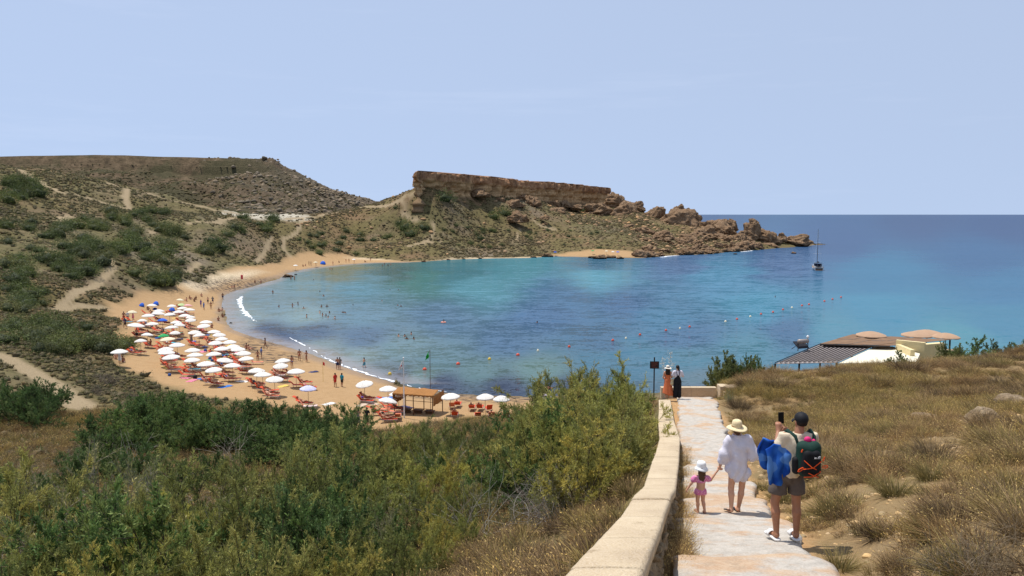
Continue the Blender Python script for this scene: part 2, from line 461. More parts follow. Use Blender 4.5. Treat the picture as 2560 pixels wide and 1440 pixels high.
# ---------------------------------------------------------------- ground material (one for all ground sheets)
def ground_material():
    t = NT('ground')
    n1 = t.noise(.045, 6, .6); n2 = t.noise(.5, 6, .65); n3 = t.noise(6, 5, .6); n4 = t.noise(.012, 4, .5)
    soil = t.ramp(n2, [(.25, srgb(92, 74, 54)), (.5, srgb(120, 97, 72)), (.75, srgb(146, 121, 92))])
    soil2 = t.ramp(n3, [(.3, srgb(92, 76, 56)), (.7, srgb(124, 100, 74))])
    soil = t.mix(.45, soil, soil2)
    grey = t.ramp(n2, [(.3, srgb(92, 84, 70)), (.7, srgb(126, 114, 96))])
    soil = t.mix(t.ramp(n4, [(.45, 0), (.62, 1)]), soil, grey)
    olive = t.ramp(n2, [(.3, srgb(70, 68, 40)), (.7, srgb(112, 104, 64))])
    soil = t.mix(t.math('MULTIPLY', t.ramp(n1, [(.36, 0), (.54, 1)]), .75), soil, olive)
    pale = t.ramp(n3, [(.25, srgb(128, 112, 88)), (.75, srgb(162, 144, 114))])
    near = t.ramp(n3, [(.25, srgb(158, 122, 82)), (.75, srgb(184, 150, 108))])
    sand = t.mix(t.noise(.8, 5, .6), srgb(156, 126, 90), srgb(178, 148, 110))
    sand = t.mix(t.ramp(n3, [(.35, 0), (.75, .35)]), sand, srgb(146, 110, 72))
    stony = t.ramp(t.noise(2.2, 6, .7), [(.3, srgb(140, 122, 96)), (.55, srgb(206, 186, 154)), (.8, srgb(226, 210, 184))])
    sand = t.mix(t.attr('stony', 'Fac'), sand, stony)
    wet = t.mix(.65, sand, srgb(134, 118, 104))
    sand = t.mix(t.attr('wet', 'Fac'), sand, wet)
    weed = t.math('MULTIPLY', t.attr('weed', 'Fac'), t.ramp(t.noise(.9, 6, .7, stretch=(1, 2.2, 1)), [(.46, 0), (.56, 1)]))
    sand = t.mix(weed, sand, srgb(70, 62, 56))
    c = t.mix(t.attr('clay', 'Fac'), soil, t.ramp(n2, [(.3, srgb(150, 142, 126)), (.7, srgb(186, 178, 160))]))
    c = t.mix(t.math('MULTIPLY', t.attr('tan', 'Fac'), .5), c, t.mix(t.ramp(n2, [(.4, 0), (.65, 1)]), near, srgb(146, 124, 96)))
    c = t.mix(t.attr('trail', 'Fac'), c, t.mix(t.attr('nearpath', 'Fac'), pale, near))
    c = t.mix(t.attr('sand', 'Fac'), c, sand)
    h = t.math('ADD', n3, t.math('MULTIPLY', n2, 3.0))
    return t.done(c, .95, t.bump(h, .8, .12), .1)
M_GROUND = ground_material()

PX, PY = proj(np.stack([GX, GY, GZ], -1))
def blob(px, py, rx, ry): return sstep(1.15, .6, np.hypot((PX - px) / rx, (PY - py) / ry) + .25 * fbm(GX / 12, GY / 12, s=77))
far = np.hypot(GX, GY) > 300
CLAY = np.maximum.reduce([blob(680, 538, 90, 14) * far, blob(600, 533, 60, 9) * far, blob(740, 545, 50, 10) * far])
dsh = segdist(GX, GY, np.array([s[:2] for s in shore]))
WET = sstep(2.6, .8, dsh + fbm(GX / 5, GY / 5, s=12) * 1.5) * (SAND > .3)
WEED = np.maximum.reduce([sstep(7, 3, dsh) * blob(1160, 995, 240, 34), blob(650, 862, 60, 30), blob(705, 895, 70, 18), blob(600, 712, 120, 22)])
STONY = np.maximum(blob(590, 708, 160, 34), blob(660, 690, 60, 12)) * sstep(3, 7, dsh) 
STONY = np.maximum(STONY, blob(1130, 645, 260, 8))
NEARP = (np.hypot(GX, GY) < 60).astype(float)
at_all = dict(sand=SAND, trail=TRAIL, clay=CLAY, wet=WET, weed=WEED, stony=STONY, nearpath=NEARP, tan=sstep(75, 55, np.hypot(GX, GY)) * sstep(.6, 1.6, GX - xpath(GY)))

vid = np.arange(nr * na).reshape(nr, na)
Q = np.stack([vid[:-1, :-1], vid[:-1, 1:], vid[1:, 1:], vid[1:, :-1]], -1).reshape(-1, 4)
flat = lambda a: a.ravel()
qz = flat(GZ)[Q].max(1)
qs, qt = flat(SAND)[Q].mean(1), flat(TRAIL)[Q].mean(1)
qx, qy = flat(GX)[Q].mean(1), flat(GY)[Q].mean(1)
keep = qz > -1.0
is_sand = qs > .5
is_trail = (qt > .5) & ~is_sand & (np.hypot(qx, qy) > 50)
is_head = (qy > 340 - .35 * (qx + 150).clip(-400, 0)) & (qx > -150) & ~is_sand & ~is_trail
ALLV = np.stack([GX, GY, GZ], -1).reshape(-1, 3)
def sheet(name, sel, label):
    q = Q[sel & keep]
    u, inv = np.unique(q, return_inverse=True)
    me = mk_mesh(name, ALLV[u], inv.reshape(-1, 4)[:, ::-1], [M_GROUND], True, {k: ('FLOAT', flat(v)[u]) for k, v in at_all.items()})
    return tag(link(name, me), label, None, None, 'structure')
sheet('beach', is_sand, 'curved orange sand beach round the bay')
sheet('dirt_trails', is_trail, 'pale trodden dirt trails across the scrubby hillside')
sheet('headland', is_head, 'brown rocky headland slope beyond the bay')
sheet('hillside', ~is_sand & ~is_trail & ~is_head, 'scrubby hillside around the bay')

# ---------------------------------------------------------------- far hill beyond the ridge
fpx = np.linspace(-420, 1010, 260); fr = np.concatenate([np.linspace(520, 940, 150), np.linspace(943, 1000, 24), np.linspace(1010, 1300, 12)])
FP, FY = np.meshgrid(fpx, fr)
crest_y = np.interp(fpx, [-420, 0, 60, 250, 450, 600, 692, 700, 712, 760, 830, 900, 960, 985, 1010], [397, 393, 391, 388, 393, 397, 400, 404, 414, 437, 468, 493, 508, 530, 545])
cz = np.array([at(0, y, 950)[2] for y in crest_y])[None, :]
FX = (FP - 1280) / FPX * FY * 1.0
tt = np.clip((FY - 540) / 400, 0, 1)
edge = sstep(720, 660, FP)
prof = .06 + .86 * tt ** 1.25
FZ = 4 + (cz - 4) * np.where(FY < 940, prof, np.where(edge > .5, 1.0, np.clip(.93 + (FY - 940) / 300, 0, 1.0)))
FZ = np.where((FY >= 925) & (FY < 941) & (edge > .5), 4 + (cz - 4) * .945, FZ)
FZ = np.where(FY > 1000, np.where(edge > .5, FZ, cz * (1 - (FY - 1000) / 300)), FZ)
nz = fbm(FX / 60, FY / 60, o=5, s=51) * 9 + fbm(FX / 16, FY / 16, o=3, s=52) * 3.2 - 5 * (1 - fbm(FX / 75, FY / 140, o=3, s=57, ridged=True))
FZ = FZ + nz * sstep(0, .15, tt) * np.where(FY > 915, np.where(edge > .5, .06, .5), 1) * np.where(FP > 690, .8, 1)
frag = fbm(FX / 9, FY / 9, o=3, s=60, ridged=True)
FZ = FZ + 3.5 * np.maximum(frag, 0) * sstep(560, 760, FP) * sstep(560, 700, FY)
FZ = np.where(FY < 525, -3, FZ)
FV = np.stack([FX, FY, FZ], -1).reshape(-1, 3)
fi = np.arange(FV.shape[0]).reshape(FP.shape)
FQ = np.stack([fi[:-1, :-1], fi[:-1, 1:], fi[1:, 1:], fi[1:, :-1]], -1).reshape(-1, 4)
def hill_material():
    t = NT('hill_ground')
    n1 = t.noise(.018, 6, .6); n2 = t.noise(.12, 6, .7); n3 = t.noise(.7, 5, .65)
    c = t.ramp(n2, [(.28, srgb(64, 56, 44)), (.5, srgb(96, 82, 64)), (.75, srgb(128, 110, 88))])
    c = t.mix(t.ramp(n1, [(.46, 0), (.56, .8)]), c, t.ramp(n3, [(.3, srgb(50, 52, 36)), (.7, srgb(84, 80, 58))]))
    r = t.ramp(n3, [(.3, srgb(66, 60, 52)), (.7, srgb(126, 112, 96))])
    c = t.mix(t.math('MULTIPLY', t.attr('rocky', 'Fac'), .75), c, r)
    return t.done(c, .95, t.bump(t.math('ADD', n3, n2), 1.0, 1.5), .05)
M_HILL = hill_material()
rocky = sstep(520, 860, FP + 90 * fbm(FX / 50, FY / 50, s=58)) * np.ones_like(FY)
tag(link('far_hill', mk_mesh('far_hill', FV, FQ, [M_HILL], True, {'rocky': ('FLOAT', rocky)})), 'flat topped far hill behind the ridge', None, None, 'structure')

# ---------------------------------------------------------------- sea
wa = np.radians(np.linspace(-60, 60, 420))
wr = np.concatenate([np.geomspace(60, 700, 420), np.geomspace(720, 90000, 80)])
WR, WA = np.meshgrid(wr, wa, indexing='ij')
WX, WY = WR * np.sin(WA), WR * np.cos(WA)
WPX, WPY = proj(np.stack([WX, WY, np.zeros_like(WX)], -1))
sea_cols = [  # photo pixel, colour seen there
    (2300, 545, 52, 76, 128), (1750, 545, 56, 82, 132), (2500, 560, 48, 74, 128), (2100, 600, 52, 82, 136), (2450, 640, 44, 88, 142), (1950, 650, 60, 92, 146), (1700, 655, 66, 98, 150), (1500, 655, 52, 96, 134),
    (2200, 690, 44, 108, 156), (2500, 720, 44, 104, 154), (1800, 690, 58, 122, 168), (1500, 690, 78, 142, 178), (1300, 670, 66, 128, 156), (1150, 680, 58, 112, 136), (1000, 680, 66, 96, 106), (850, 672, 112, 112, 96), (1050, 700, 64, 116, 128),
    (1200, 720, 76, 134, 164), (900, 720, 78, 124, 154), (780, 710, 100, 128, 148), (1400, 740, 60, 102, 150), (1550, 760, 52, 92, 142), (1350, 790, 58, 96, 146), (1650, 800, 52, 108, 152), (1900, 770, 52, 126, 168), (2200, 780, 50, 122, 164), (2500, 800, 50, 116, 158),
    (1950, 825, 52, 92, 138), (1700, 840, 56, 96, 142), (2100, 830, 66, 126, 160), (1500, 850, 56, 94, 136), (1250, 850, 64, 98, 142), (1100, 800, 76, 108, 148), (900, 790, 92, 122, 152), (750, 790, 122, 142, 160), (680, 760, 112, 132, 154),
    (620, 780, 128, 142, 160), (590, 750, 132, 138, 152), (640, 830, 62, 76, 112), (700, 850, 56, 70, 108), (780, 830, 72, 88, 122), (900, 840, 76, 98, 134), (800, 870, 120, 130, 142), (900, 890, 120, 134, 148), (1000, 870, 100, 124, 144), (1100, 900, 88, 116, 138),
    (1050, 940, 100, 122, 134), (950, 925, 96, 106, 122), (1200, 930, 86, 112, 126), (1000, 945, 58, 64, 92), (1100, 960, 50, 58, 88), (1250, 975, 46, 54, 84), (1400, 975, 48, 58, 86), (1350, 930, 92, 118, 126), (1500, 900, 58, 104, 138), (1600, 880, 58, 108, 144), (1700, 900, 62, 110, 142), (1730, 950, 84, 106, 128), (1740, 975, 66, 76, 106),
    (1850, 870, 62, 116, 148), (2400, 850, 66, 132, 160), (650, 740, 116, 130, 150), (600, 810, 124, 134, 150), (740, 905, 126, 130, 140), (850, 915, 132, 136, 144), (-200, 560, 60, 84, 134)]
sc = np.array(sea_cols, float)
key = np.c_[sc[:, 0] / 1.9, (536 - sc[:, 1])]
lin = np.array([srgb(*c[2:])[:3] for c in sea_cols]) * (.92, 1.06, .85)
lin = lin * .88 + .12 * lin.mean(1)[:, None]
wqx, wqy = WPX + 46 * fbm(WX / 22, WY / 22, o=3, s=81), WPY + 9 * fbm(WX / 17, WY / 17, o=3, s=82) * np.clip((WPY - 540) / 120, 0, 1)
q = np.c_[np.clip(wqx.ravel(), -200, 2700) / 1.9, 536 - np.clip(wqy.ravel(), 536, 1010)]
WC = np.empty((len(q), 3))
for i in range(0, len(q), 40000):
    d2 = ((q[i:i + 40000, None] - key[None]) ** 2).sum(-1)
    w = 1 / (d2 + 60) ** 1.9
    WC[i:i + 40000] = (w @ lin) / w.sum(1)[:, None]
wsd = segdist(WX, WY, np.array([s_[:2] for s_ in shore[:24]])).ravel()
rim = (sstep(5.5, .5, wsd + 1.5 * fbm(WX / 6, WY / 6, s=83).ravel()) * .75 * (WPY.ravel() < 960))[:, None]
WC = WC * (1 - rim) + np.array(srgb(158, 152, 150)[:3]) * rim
def sea_material():
    t = NT('sea_water')
    body = t.attr('body')
    # facets of the small wind waves, as slopes at three sizes
    def slopes(scale, stretch, amp):
        mp = t.node('Mapping'); mp.inputs['Scale'].default_value = stretch; t.l.new(t.pos(), mp.inputs[0])
        n = t.node('TexNoise'); n.inputs['Scale'].default_value = scale; n.inputs['Detail'].default_value = 3; n.inputs['Roughness'].default_value = .6; t.l.new(mp.outputs[0], n.inputs['Vector'])
        sb = t.node('VectorMath', operation='SUBTRACT'); t.l.new(n.outputs['Color'], sb.inputs[0]); sb.inputs[1].default_value = (.5, .5, .5)
        ml = t.node('VectorMath', operation='MULTIPLY'); t.l.new(sb.outputs[0], ml.inputs[0]); ml.inputs[1].default_value = (amp * .7, amp, 0); return ml.outputs[0]
    def vadd(a_, b_):
        v = t.node('VectorMath', operation='ADD'); t.l.new(a_, v.inputs[0])
        if isinstance(b_, tuple): v.inputs[1].default_value = b_
        else: t.l.new(b_, v.inputs[1])
        return v.outputs[0]
    sl = vadd(vadd(vadd(vadd(slopes(.22, (.7, 1.5, 1), .32), slopes(.5, (.7, 1.4, 1), .6)), slopes(2.4, (.8, 1.2, 1), .55)), slopes(.09, (.5, 1.6, 1), .3)), (0, 0, 1))
    nz_ = t.node('VectorMath', operation='NORMALIZE'); t.l.new(sl, nz_.inputs[0]); nrm = nz_.outputs[0]
    w4 = t.noise(.018, 4, .6, stretch=(.4, 1.6, 1))
    c = t.mix(1.0, body, t.ramp(w4, [(.3, (.92, .93, .94, 1)), (.7, (1.07, 1.06, 1.05, 1))]), 'MULTIPLY')
    d = t.node('BsdfDiffuse'); t.set(d.inputs[0], c); t.l.new(nrm, d.inputs['Normal'])
    g = t.node('BsdfGlossy'); g.inputs['Roughness'].default_value = .08; t.l.new(nrm, g.inputs['Normal'])
    fr = t.node('Fresnel'); fr.inputs['IOR'].default_value = 1.33; t.l.new(nrm, fr.inputs['Normal'])
    fac = t.math('MINIMUM', t.math('MULTIPLY', fr.outputs[0], .75), .28)
    mx = t.node('MixShader'); t.l.new(fac, mx.inputs[0]); t.l.new(d.outputs[0], mx.inputs[1]); t.l.new(g.outputs[0], mx.inputs[2])
    t.l.new(mx.outputs[0], t.out.inputs['Surface']); return t.m
M_SEA = sea_material()
wi = np.arange(WR.size).reshape(WR.shape)
WQ = np.stack([wi[:-1, :-1], wi[1:, :-1], wi[1:, 1:], wi[:-1, 1:]], -1).reshape(-1, 4)
SEA_GAIN = .78
tag(link('sea', mk_mesh('sea', np.stack([WX, WY, np.zeros_like(WX)], -1).reshape(-1, 3), WQ[:, ::-1], [M_SEA], True,
    {'body': ('FLOAT_COLOR', np.c_[np.clip(WC * SEA_GAIN, 0, 1), np.ones(len(WC))])})), 'blue and turquoise sea filling the bay to the horizon', None, None, 'structure')
# ---------------------------------------------------------------- rock
def rock_material(name, cols, wetline=None, scale=1.0):
    t = NT(name)
    oc = t.pos()
    n1 = t.noise(.12 * scale, 6, .65, vec=oc); n2 = t.noise(.9 * scale, 6, .7, vec=oc); n3 = t.noise(4 * scale, 4, .6, vec=oc)
    c = t.ramp(n2, [(.25, srgb(*cols[0])), (.5, srgb(*cols[1])), (.75, srgb(*cols[2]))])
    c = t.mix(t.ramp(n1, [(.42, 0), (.62, .7)]), c, srgb(*cols[3]))
    if wetline:
        z = t.node('SeparateXYZ'); t.l.new(oc, z.inputs[0])
        f = t.math('ADD', z.outputs[2], t.math('MULTIPLY', n1, 1.6))
        c = t.mix(t.ramp(t.math('DIVIDE', f, wetline * 2), [(.42, 1), (.62, 0)]), c, srgb(58, 48, 40))
    h = t.math('ADD', t.math('MULTIPLY', n2, 2.0), n3)
    return t.done(c, .95, t.bump(h, 1.0, .5 / scale), .1)
M_ROCK = rock_material('headland_rock', [(90, 70, 54), (142, 116, 90), (186, 160, 130), (120, 94, 70)], 1.3)
M_BOULDER = rock_material('pale_boulder', [(120, 100, 78), (166, 144, 116), (200, 180, 150), (140, 118, 92)], None, 3.0)

def ico(sub):
    import bmesh
    bm = bmesh.new(); bmesh.ops.create_icosphere(bm, subdivisions=sub, radius=1)
    V = np.array([v.co[:] for v in bm.verts]); F = np.array([[v.index for v in f.verts] for f in bm.faces]); bm.free()
    return V, F
def rock_shape(seed, sub=4, rough=.38, blocky=.5, flatb=.35):
    V, F = ico(sub)
    r = np.random.default_rng(seed)
    if blocky:                                   # cut by random planes for broken faces
        for k in range(int(9 * blocky) + 3):
            n = r.normal(size=3); n /= np.linalg.norm(n); c = r.uniform(.55, .9)
            d = V @ n - c
            V = V - np.outer(np.where(d > 0, d * .92, 0), n)
    s = int(seed * 13 % 997)
    o = r.uniform(0, 50, 3)
    a = fbm(V[:, 0] * 1.6 + o[0], V[:, 1] * 1.6 + o[1], V[:, 2] * 1.6 + o[2], o=3, s=s)
    b = fbm(V[:, 0] * 2.6 + o[0], V[:, 1] * 2.6 + o[1], V[:, 2] * 3.2 + o[2], o=4, s=s + 5, ridged=True)
    V = V * (1 + rough * (.55 * a + .30 * b))[:, None]
    V[:, 2] = np.where(V[:, 2] < -flatb, -flatb + (V[:, 2] + flatb) * .3, V[:, 2])
    return V, F
def rock_mesh(seed, mat, **k):
    V, F = rock_shape(seed, **k)
    m = mk_mesh('rock', V, F, [mat]); return m

# ---------------------------------------------------------------- the mesa
def mesa():
    A, B, Cc, D = np.array((-51., 420)), np.array((76., 600)), np.array((62., 650)), np.array((-60., 500))
    out = []
    def seg(a, b, n):
        for i in range(n): out.append(a + (b - a) * i / n)
    seg(A, B, 330); seg(B, Cc, 40); seg(Cc, D, 60); seg(D, A, 90)
    out = np.array(out); n = len(out)
    ctr = out.mean(0)
    tan = np.roll(out, -2, 0) - np.roll(out, 2, 0); nor = np.c_[tan[:, 1], -tan[:, 0]]; nor /= np.linalg.norm(nor, axis=1)[:, None]
    s = np.arange(n) * .68
    nrow = 46
    frac = np.linspace(0, 1, nrow)
    # ground level and top along the wall
    ztop = np.interp(out[:, 0] * .573 + out[:, 1] * .819, [A @ (.573, .819), B @ (.573, .819)], [44.6, 41.6])
    zbot = ztop - 22
    V = np.empty((nrow, n, 3))
    for j, f in enumerate(frac):
        z = zbot + (ztop - zbot) * f
        up = ztop - z
        prof = .5 * np.exp(-up / .8) * -1 + 1.2 * sstep(4.0, 5.5, up) * -1 + 1.6 * sstep(7.5, 9.5, up) * -1 + 6 * sstep(11, 19, up)   # overhanging cap, soft band undercut, skirt
        x, y = out[:, 0], out[:, 1]
        big = 3.6 * fbm(s / 17, z / 60, o=3, s=11)
        col = 2.4 * fbm(s / 5.5, z / 9, o=3, s=15, ridged=True)
        crack = -3.6 * sstep(.62, .95, fbm(s / 8 + .12 * vnoise(z / 2, s * 0, s=3), z / 50, o=2, s=22, ridged=True))
        fine = .55 * fbm(s / 1.1, z / 1.4, o=3, s=19)
        cave = -2.8 * sstep(.2, .6, fbm(s / 9, z / 3.2, o=3, s=27)) * sstep(3, 5, up)
        d = prof + big + col + crack + fine + cave
        V[j, :, 0] = x + nor[:, 0] * d; V[j, :, 1] = y + nor[:, 1] * d
        V[j, :, 2] = z + np.where(f == 1, .7 * fbm(s / 3, s * 0, o=3, s=33), .12 * fbm(s / 2, z / 2, s=34))
    idx = np.arange(nrow * n).reshape(nrow, n)
    r = np.roll(idx, -1, 1)
    F4 = np.stack([idx[:-1], r[:-1], r[1:], idx[1:]], -1).reshape(-1, 4)
    VV = V.reshape(-1, 3)
    rings = [VV]; base = idx[-1]; faces = [F4[:, ::-1] if False else F4]
    prev = base; cnt = len(VV)
    for k, sh in enumerate((.97, .85, .5)):
        P = V[-1].copy(); P[:, :2] = ctr + (P[:, :2] - ctr) * sh; P[:, 2] += .25 + .35 * fbm(P[:, 0] / 4, P[:, 1] / 4, s=5)
        rings.append(P); cur = np.arange(cnt, cnt + n); cnt += n
        pr, cr = np.roll(prev, -1), np.roll(cur, -1)
        faces.append(np.stack([prev, pr, cr, cur], -1)); prev = cur
    rings.append(np.array([[ctr[0], ctr[1], 43.6]])); 
    faces.append(np.stack([prev, np.roll(prev, -1), np.full(n, cnt)], -1))
    t = NT('mesa_limestone')
    up = t.attr('up', 'Fac')
    n1 = t.noise(.35, 6, .7); n2 = t.noise(1.6, 5, .65); st = t.noise(.5, 4, .6, stretch=(.6, .6, .12)); band = t.noise(.6, 4, .6, stretch=(.08, .08, 1.6))
    cap = t.ramp(n1, [(.28, srgb(104, 76, 56)), (.5, srgb(158, 118, 86)), (.72, srgb(194, 156, 118))])
    cap = t.mix(t.ramp(st, [(.5, 0), (.66, .75)]), cap, srgb(104, 78, 62))
    soft = t.ramp(band, [(.3, srgb(156, 122, 86)), (.6, srgb(198, 164, 122)), (.8, srgb(214, 184, 144))])
    soft = t.mix(t.ramp(st, [(.55, 0), (.7, .6)]), soft, srgb(124, 94, 68))
    f = t.ramp(t.math('ADD', up, t.math('MULTIPLY', t.noise(.09, 4, .6), .7)), [(.62, 0), (.78, 1)])
    c = t.mix(f, cap, soft)
    c = t.mix(t.ramp(up, [(.9, 0), (1.0, 1)]), c, srgb(126, 104, 78))
    m = t.done(c, .95, t.bump(t.math('ADD', n1, t.math('MULTIPLY', n2, .5)), 1.0, .7), .08)
    allV = np.concatenate(rings)
    upa = np.concatenate([np.clip((ztop[None] - V[..., 2]) / 13, 0, 1).ravel(), np.zeros(3 * n + 1)])
    me = mk_mesh('mesa', allV, faces, [m], False, {'up': ('FLOAT', upa)})
    import bmesh
    bm = bmesh.new(); bm.from_mesh(me); bmesh.ops.recalc_face_normals(bm, faces=bm.faces); bm.to_mesh(me); bm.free()
    tag(link('mesa', me), 'long flat topped limestone cliff capping the headland', None, None, 'structure')
mesa()

# boulders and sea stacks: (px, py of the middle, width px, height px, depth, tall)
ROCKS = [rock_mesh(100 + k, M_ROCK, sub=5, rough=.95, blocky=1.1) for k in range(7)]
big_rocks = [
    (1296, 545, 46, 32, 448), (1331, 508, 42, 34, 500), (1197, 486, 46, 22, 462), (1280, 512, 48, 22, 478), (1310, 496, 34, 18, 505), (1382, 527, 50, 16, 505), (1382, 511, 30, 20, 525), (1412, 512, 30, 20, 540),
    (1490, 526, 60, 32, 545), (1540, 508, 56, 40, 570), (1562, 538, 84, 60, 545), (1590, 522, 44, 34, 560), (1635, 545, 60, 52, 530), (1652, 560, 40, 30, 520), (1680, 560, 40, 30, 520), (1706, 552, 80, 56, 515), (1698, 528, 34, 26, 525), (1722, 534, 22, 24, 525), (1738, 556, 34, 36, 520),
    (1762, 568, 34, 26, 515), (1790, 562, 50, 30, 522), (1806, 576, 70, 40, 505), (1832, 566, 26, 34, 520), (1760, 590, 70, 40, 490), (1720, 600, 50, 26, 470), (1800, 604, 56, 28, 480), (1840, 600, 50, 30, 490),
    (1874, 577, 40, 52, 508), (1884, 560, 24, 24, 508), (1866, 592, 40, 30, 505), (1915, 598, 72, 38, 510), (1956, 597, 28, 26, 518), (1992, 604, 66, 34, 522), (1925, 614, 40, 14, 500), (1870, 618, 50, 18, 475),
    (1525, 560, 30, 14, 500), (1610, 580, 40, 22, 470), (1655, 590, 50, 22, 460), (1570, 570, 34, 16, 490), (1440, 520, 34, 16, 540), (1360, 545, 20, 10, 470), (1250, 500, 24, 14, 475)]
def place_rock(px, py, w, h, Y, k, label, group, mat=None):
    p = at(px, py, Y); s = Y / FPX
    sx, sz = w * s / 2 * 1.08, h * s / 2 * 1.15
    if group: label = ('large ' if w * h > 1900 else 'small ' if w * h < 800 else 'middling ') + ('tall ' if h > .75 * w else 'flat ' if h < .45 * w else '') + label
    o = link('rock', ROCKS[k % len(ROCKS)], None, (p[0], p[1], p[2] - sz * .1), (0, 0, rng.uniform(0, 6.28)), (sx, sx * rng.uniform(.8, 1.05), sz * 1.05))
    tag(o, label, 'rock', group); return o
specials = {0: 'big rounded boulder alone on the slope beside dark bush', 27: 'tall tilted rock pillar near the end of the headland', 32: 'last pale rock hump out at the tip of the headland', 15: 'largest craggy rock peak in the middle of the rocky point'}
for i, (px, py, w, h, Y) in enumerate(big_rocks):
    if i in specials: place_rock(px, py, w, h, Y, i, specials[i], None)
    elif px < 1480: place_rock(px, py, w, h, Y, i, 'fallen limestone block on the slope below the cliff', 'fallen blocks below the cliff')
    elif px < 1660: place_rock(px, py, w, h, Y, i, 'craggy brown outcrop stepping down from the end of the cliff', 'crags beside the cliff end')
    else: place_rock(px, py, w, h, Y, i, 'rugged brown rock of the rocky point of the headland', 'rocks of the point')
r2 = np.random.default_rng(5)
for i in range(120):                             # shore rocks at the foot of the point
    px = r2.uniform(1590, 1900); f = r2.uniform(0, 1) ** 1.4
    sy = np.interp(px, [1590, 1680, 1780, 1855, 1905], [645, 639, 635, 627, 624])
    py = sy - 40 * f * (1 if px < 1850 else .5)
    Y = onz(px, sy, 0)[1] + f * 70
    w = r2.uniform(9, 30) * (1 - .3 * f)
    p = at(px, py, Y); z = float(height(p[0], p[1]))
    sx = w * Y / FPX / 2
    o = link('rock', ROCKS[i % 7], None, (p[0], p[1], max(z, -.3) + sx * .2), (r2.uniform(-.3, .3), r2.uniform(-.3, .3), r2.uniform(0, 6.28)), (sx * 1.15, sx, sx * r2.uniform(.5, .95)))
    tag(o, ('dark wet ' if f < .2 else 'dry brown ') + ('large ' if w > 21 else 'small ' if w < 14 else 'middling ') + 'tumbled rock along the waterline of the rocky point', 'rock', 'waterline rocks of the point')
for (px, py, w, lab) in [(1985, 634, 14, 'small dark rock awash off the tip of the headland'), (1838, 636, 9, 'tiny dark rock awash beside the rocky point'), (718, 693, 24, 'dark flat rock awash by the stony beach'), (740, 687, 7, 'small dark stone in the water beyond the flat rock'), (577, 808, 8, 'dark stone at the water edge near the umbrellas')]:
    p = onz(px, py, 0); s = w * p[1] / FPX / 2
    tag(link('rock', ROCKS[int(px) % 7], None, (p[0], p[1], .1 * s), (0, 0, px), (s, s * .9, s * .55)), lab, 'rock')
for i, (px, py, w) in enumerate([(1368, 640, 32), (1350, 638, 20), (1390, 637, 22), (1335, 642, 14), (1500, 645, 36), (1480, 643, 18), (1530, 643, 24), (1550, 645, 20), (1515, 640, 20), (1120, 648, 10), (1160, 646, 8), (1060, 653, 12), (1200, 645, 9)]):
    p = onz(px, py + 2, 0); s = w * p[1] / FPX / 2
    tag(link('rock', ROCKS[i % 7], None, (p[0], p[1], .15 * s), (0, 0, i), (s, s * .8, s * .42)), 'low dark rock at the water edge below the headland', 'rock', 'low rocks under the headland')
# near boulders in the dry grass
NB = [rock_mesh(300 + k, M_BOULDER, sub=4, rough=.35, blocky=.7, flatb=.5) for k in range(4)]
for i, (px, py, w, h, lab) in enumerate([(2385, 888, 62, 40, 'rounded pale boulder on the grassy crest before the restaurant'), (2475, 1040, 100, 50, 'large pitted boulder in the dry grass beside the footpath slope'),
        (2545, 1003, 90, 40, 'low broad rock above the pitted boulder in dry grass'), (2212, 1032, 40, 18, 'small flat stone half buried in dry grass'), (2320, 1045, 75, 16, 'long low ledge of stone in dry grass'), (2383, 1115, 26, 18, 'orange tinted stone on the bare patch'),
        (1362, 1328, 26, 20, 'small white block beside the dead twig bush'), (1840, 970, 60, 8, 'thin pale ledge on the slope beside the landing')]):
    p = hit(px, py + h * .35)
    s = p[1] / FPX * w / 2
    tag(link('boulder', NB[i % 4], None, (p[0], p[1] + s * .4, p[2] + s * .15), (0, 0, i * 1.7), (s * 1.05, s * .8, s * h / w * 1.1)), lab, 'boulder')

# ---------------------------------------------------------------- footpath: slabs on trodden sand, wall with coping
def concrete_material():
    t = NT('worn_concrete')
    n1 = t.noise(.9, 6, .65); n2 = t.noise(5, 6, .7); n3 = t.noise(40, 3, .6)
    c = t.ramp(n2, [(.25, srgb(146, 138, 126)), (.5, srgb(172, 163, 150)), (.75, srgb(192, 183, 170))])
    c = t.mix(t.ramp(n1, [(.47, 0), (.58, .9)]), c, t.ramp(n2, [(.3, srgb(168, 128, 88)), (.7, srgb(184, 156, 122))]))
    c = t.mix(t.ramp(t.noise(2.6, 6, .75), [(.58, 0), (.64, .5)]), c, srgb(150, 126, 98))
    c = t.mix(.12, c, t.ramp(n3, [(.3, .25), (.7, .9)]))
    return t.done(c, .9, t.bump(t.math('ADD', n2, t.math('MULTIPLY', n3, .3)), .7, .03), .15)
M_CONC = concrete_material()
def limestone_material():
    t = NT('pale_limestone')
    n1 = t.noise(1.2, 6, .6); n2 = t.noise(9, 6, .7); n3 = t.noise(60, 2, .5)
    c = t.ramp(n1, [(.3, srgb(178, 152, 112)), (.6, srgb(198, 174, 134)), (.8, srgb(206, 186, 150))])
    c = t.mix(t.ramp(n2, [(.55, 0), (.8, .55)]), c, srgb(166, 138, 100))
    c = t.mix(.22, c, t.ramp(n3, [(.3, .25), (.7, .85)]))
    c = t.mix(t.ramp(t.noise(3.2, 7, .75, stretch=(1, .35, 1)), [(.60, 0), (.66, .45)]), c, srgb(120, 98, 70))
    return t.done(c, .92, t.bump(t.math('ADD', n2, t.math('MULTIPLY', n3, .6)), .9, .03), .1)
M_LIME = limestone_material()
t = NT('rubble_wall'); n1 = t.noise(3, 6, .7); n2 = t.noise(14, 5, .7)
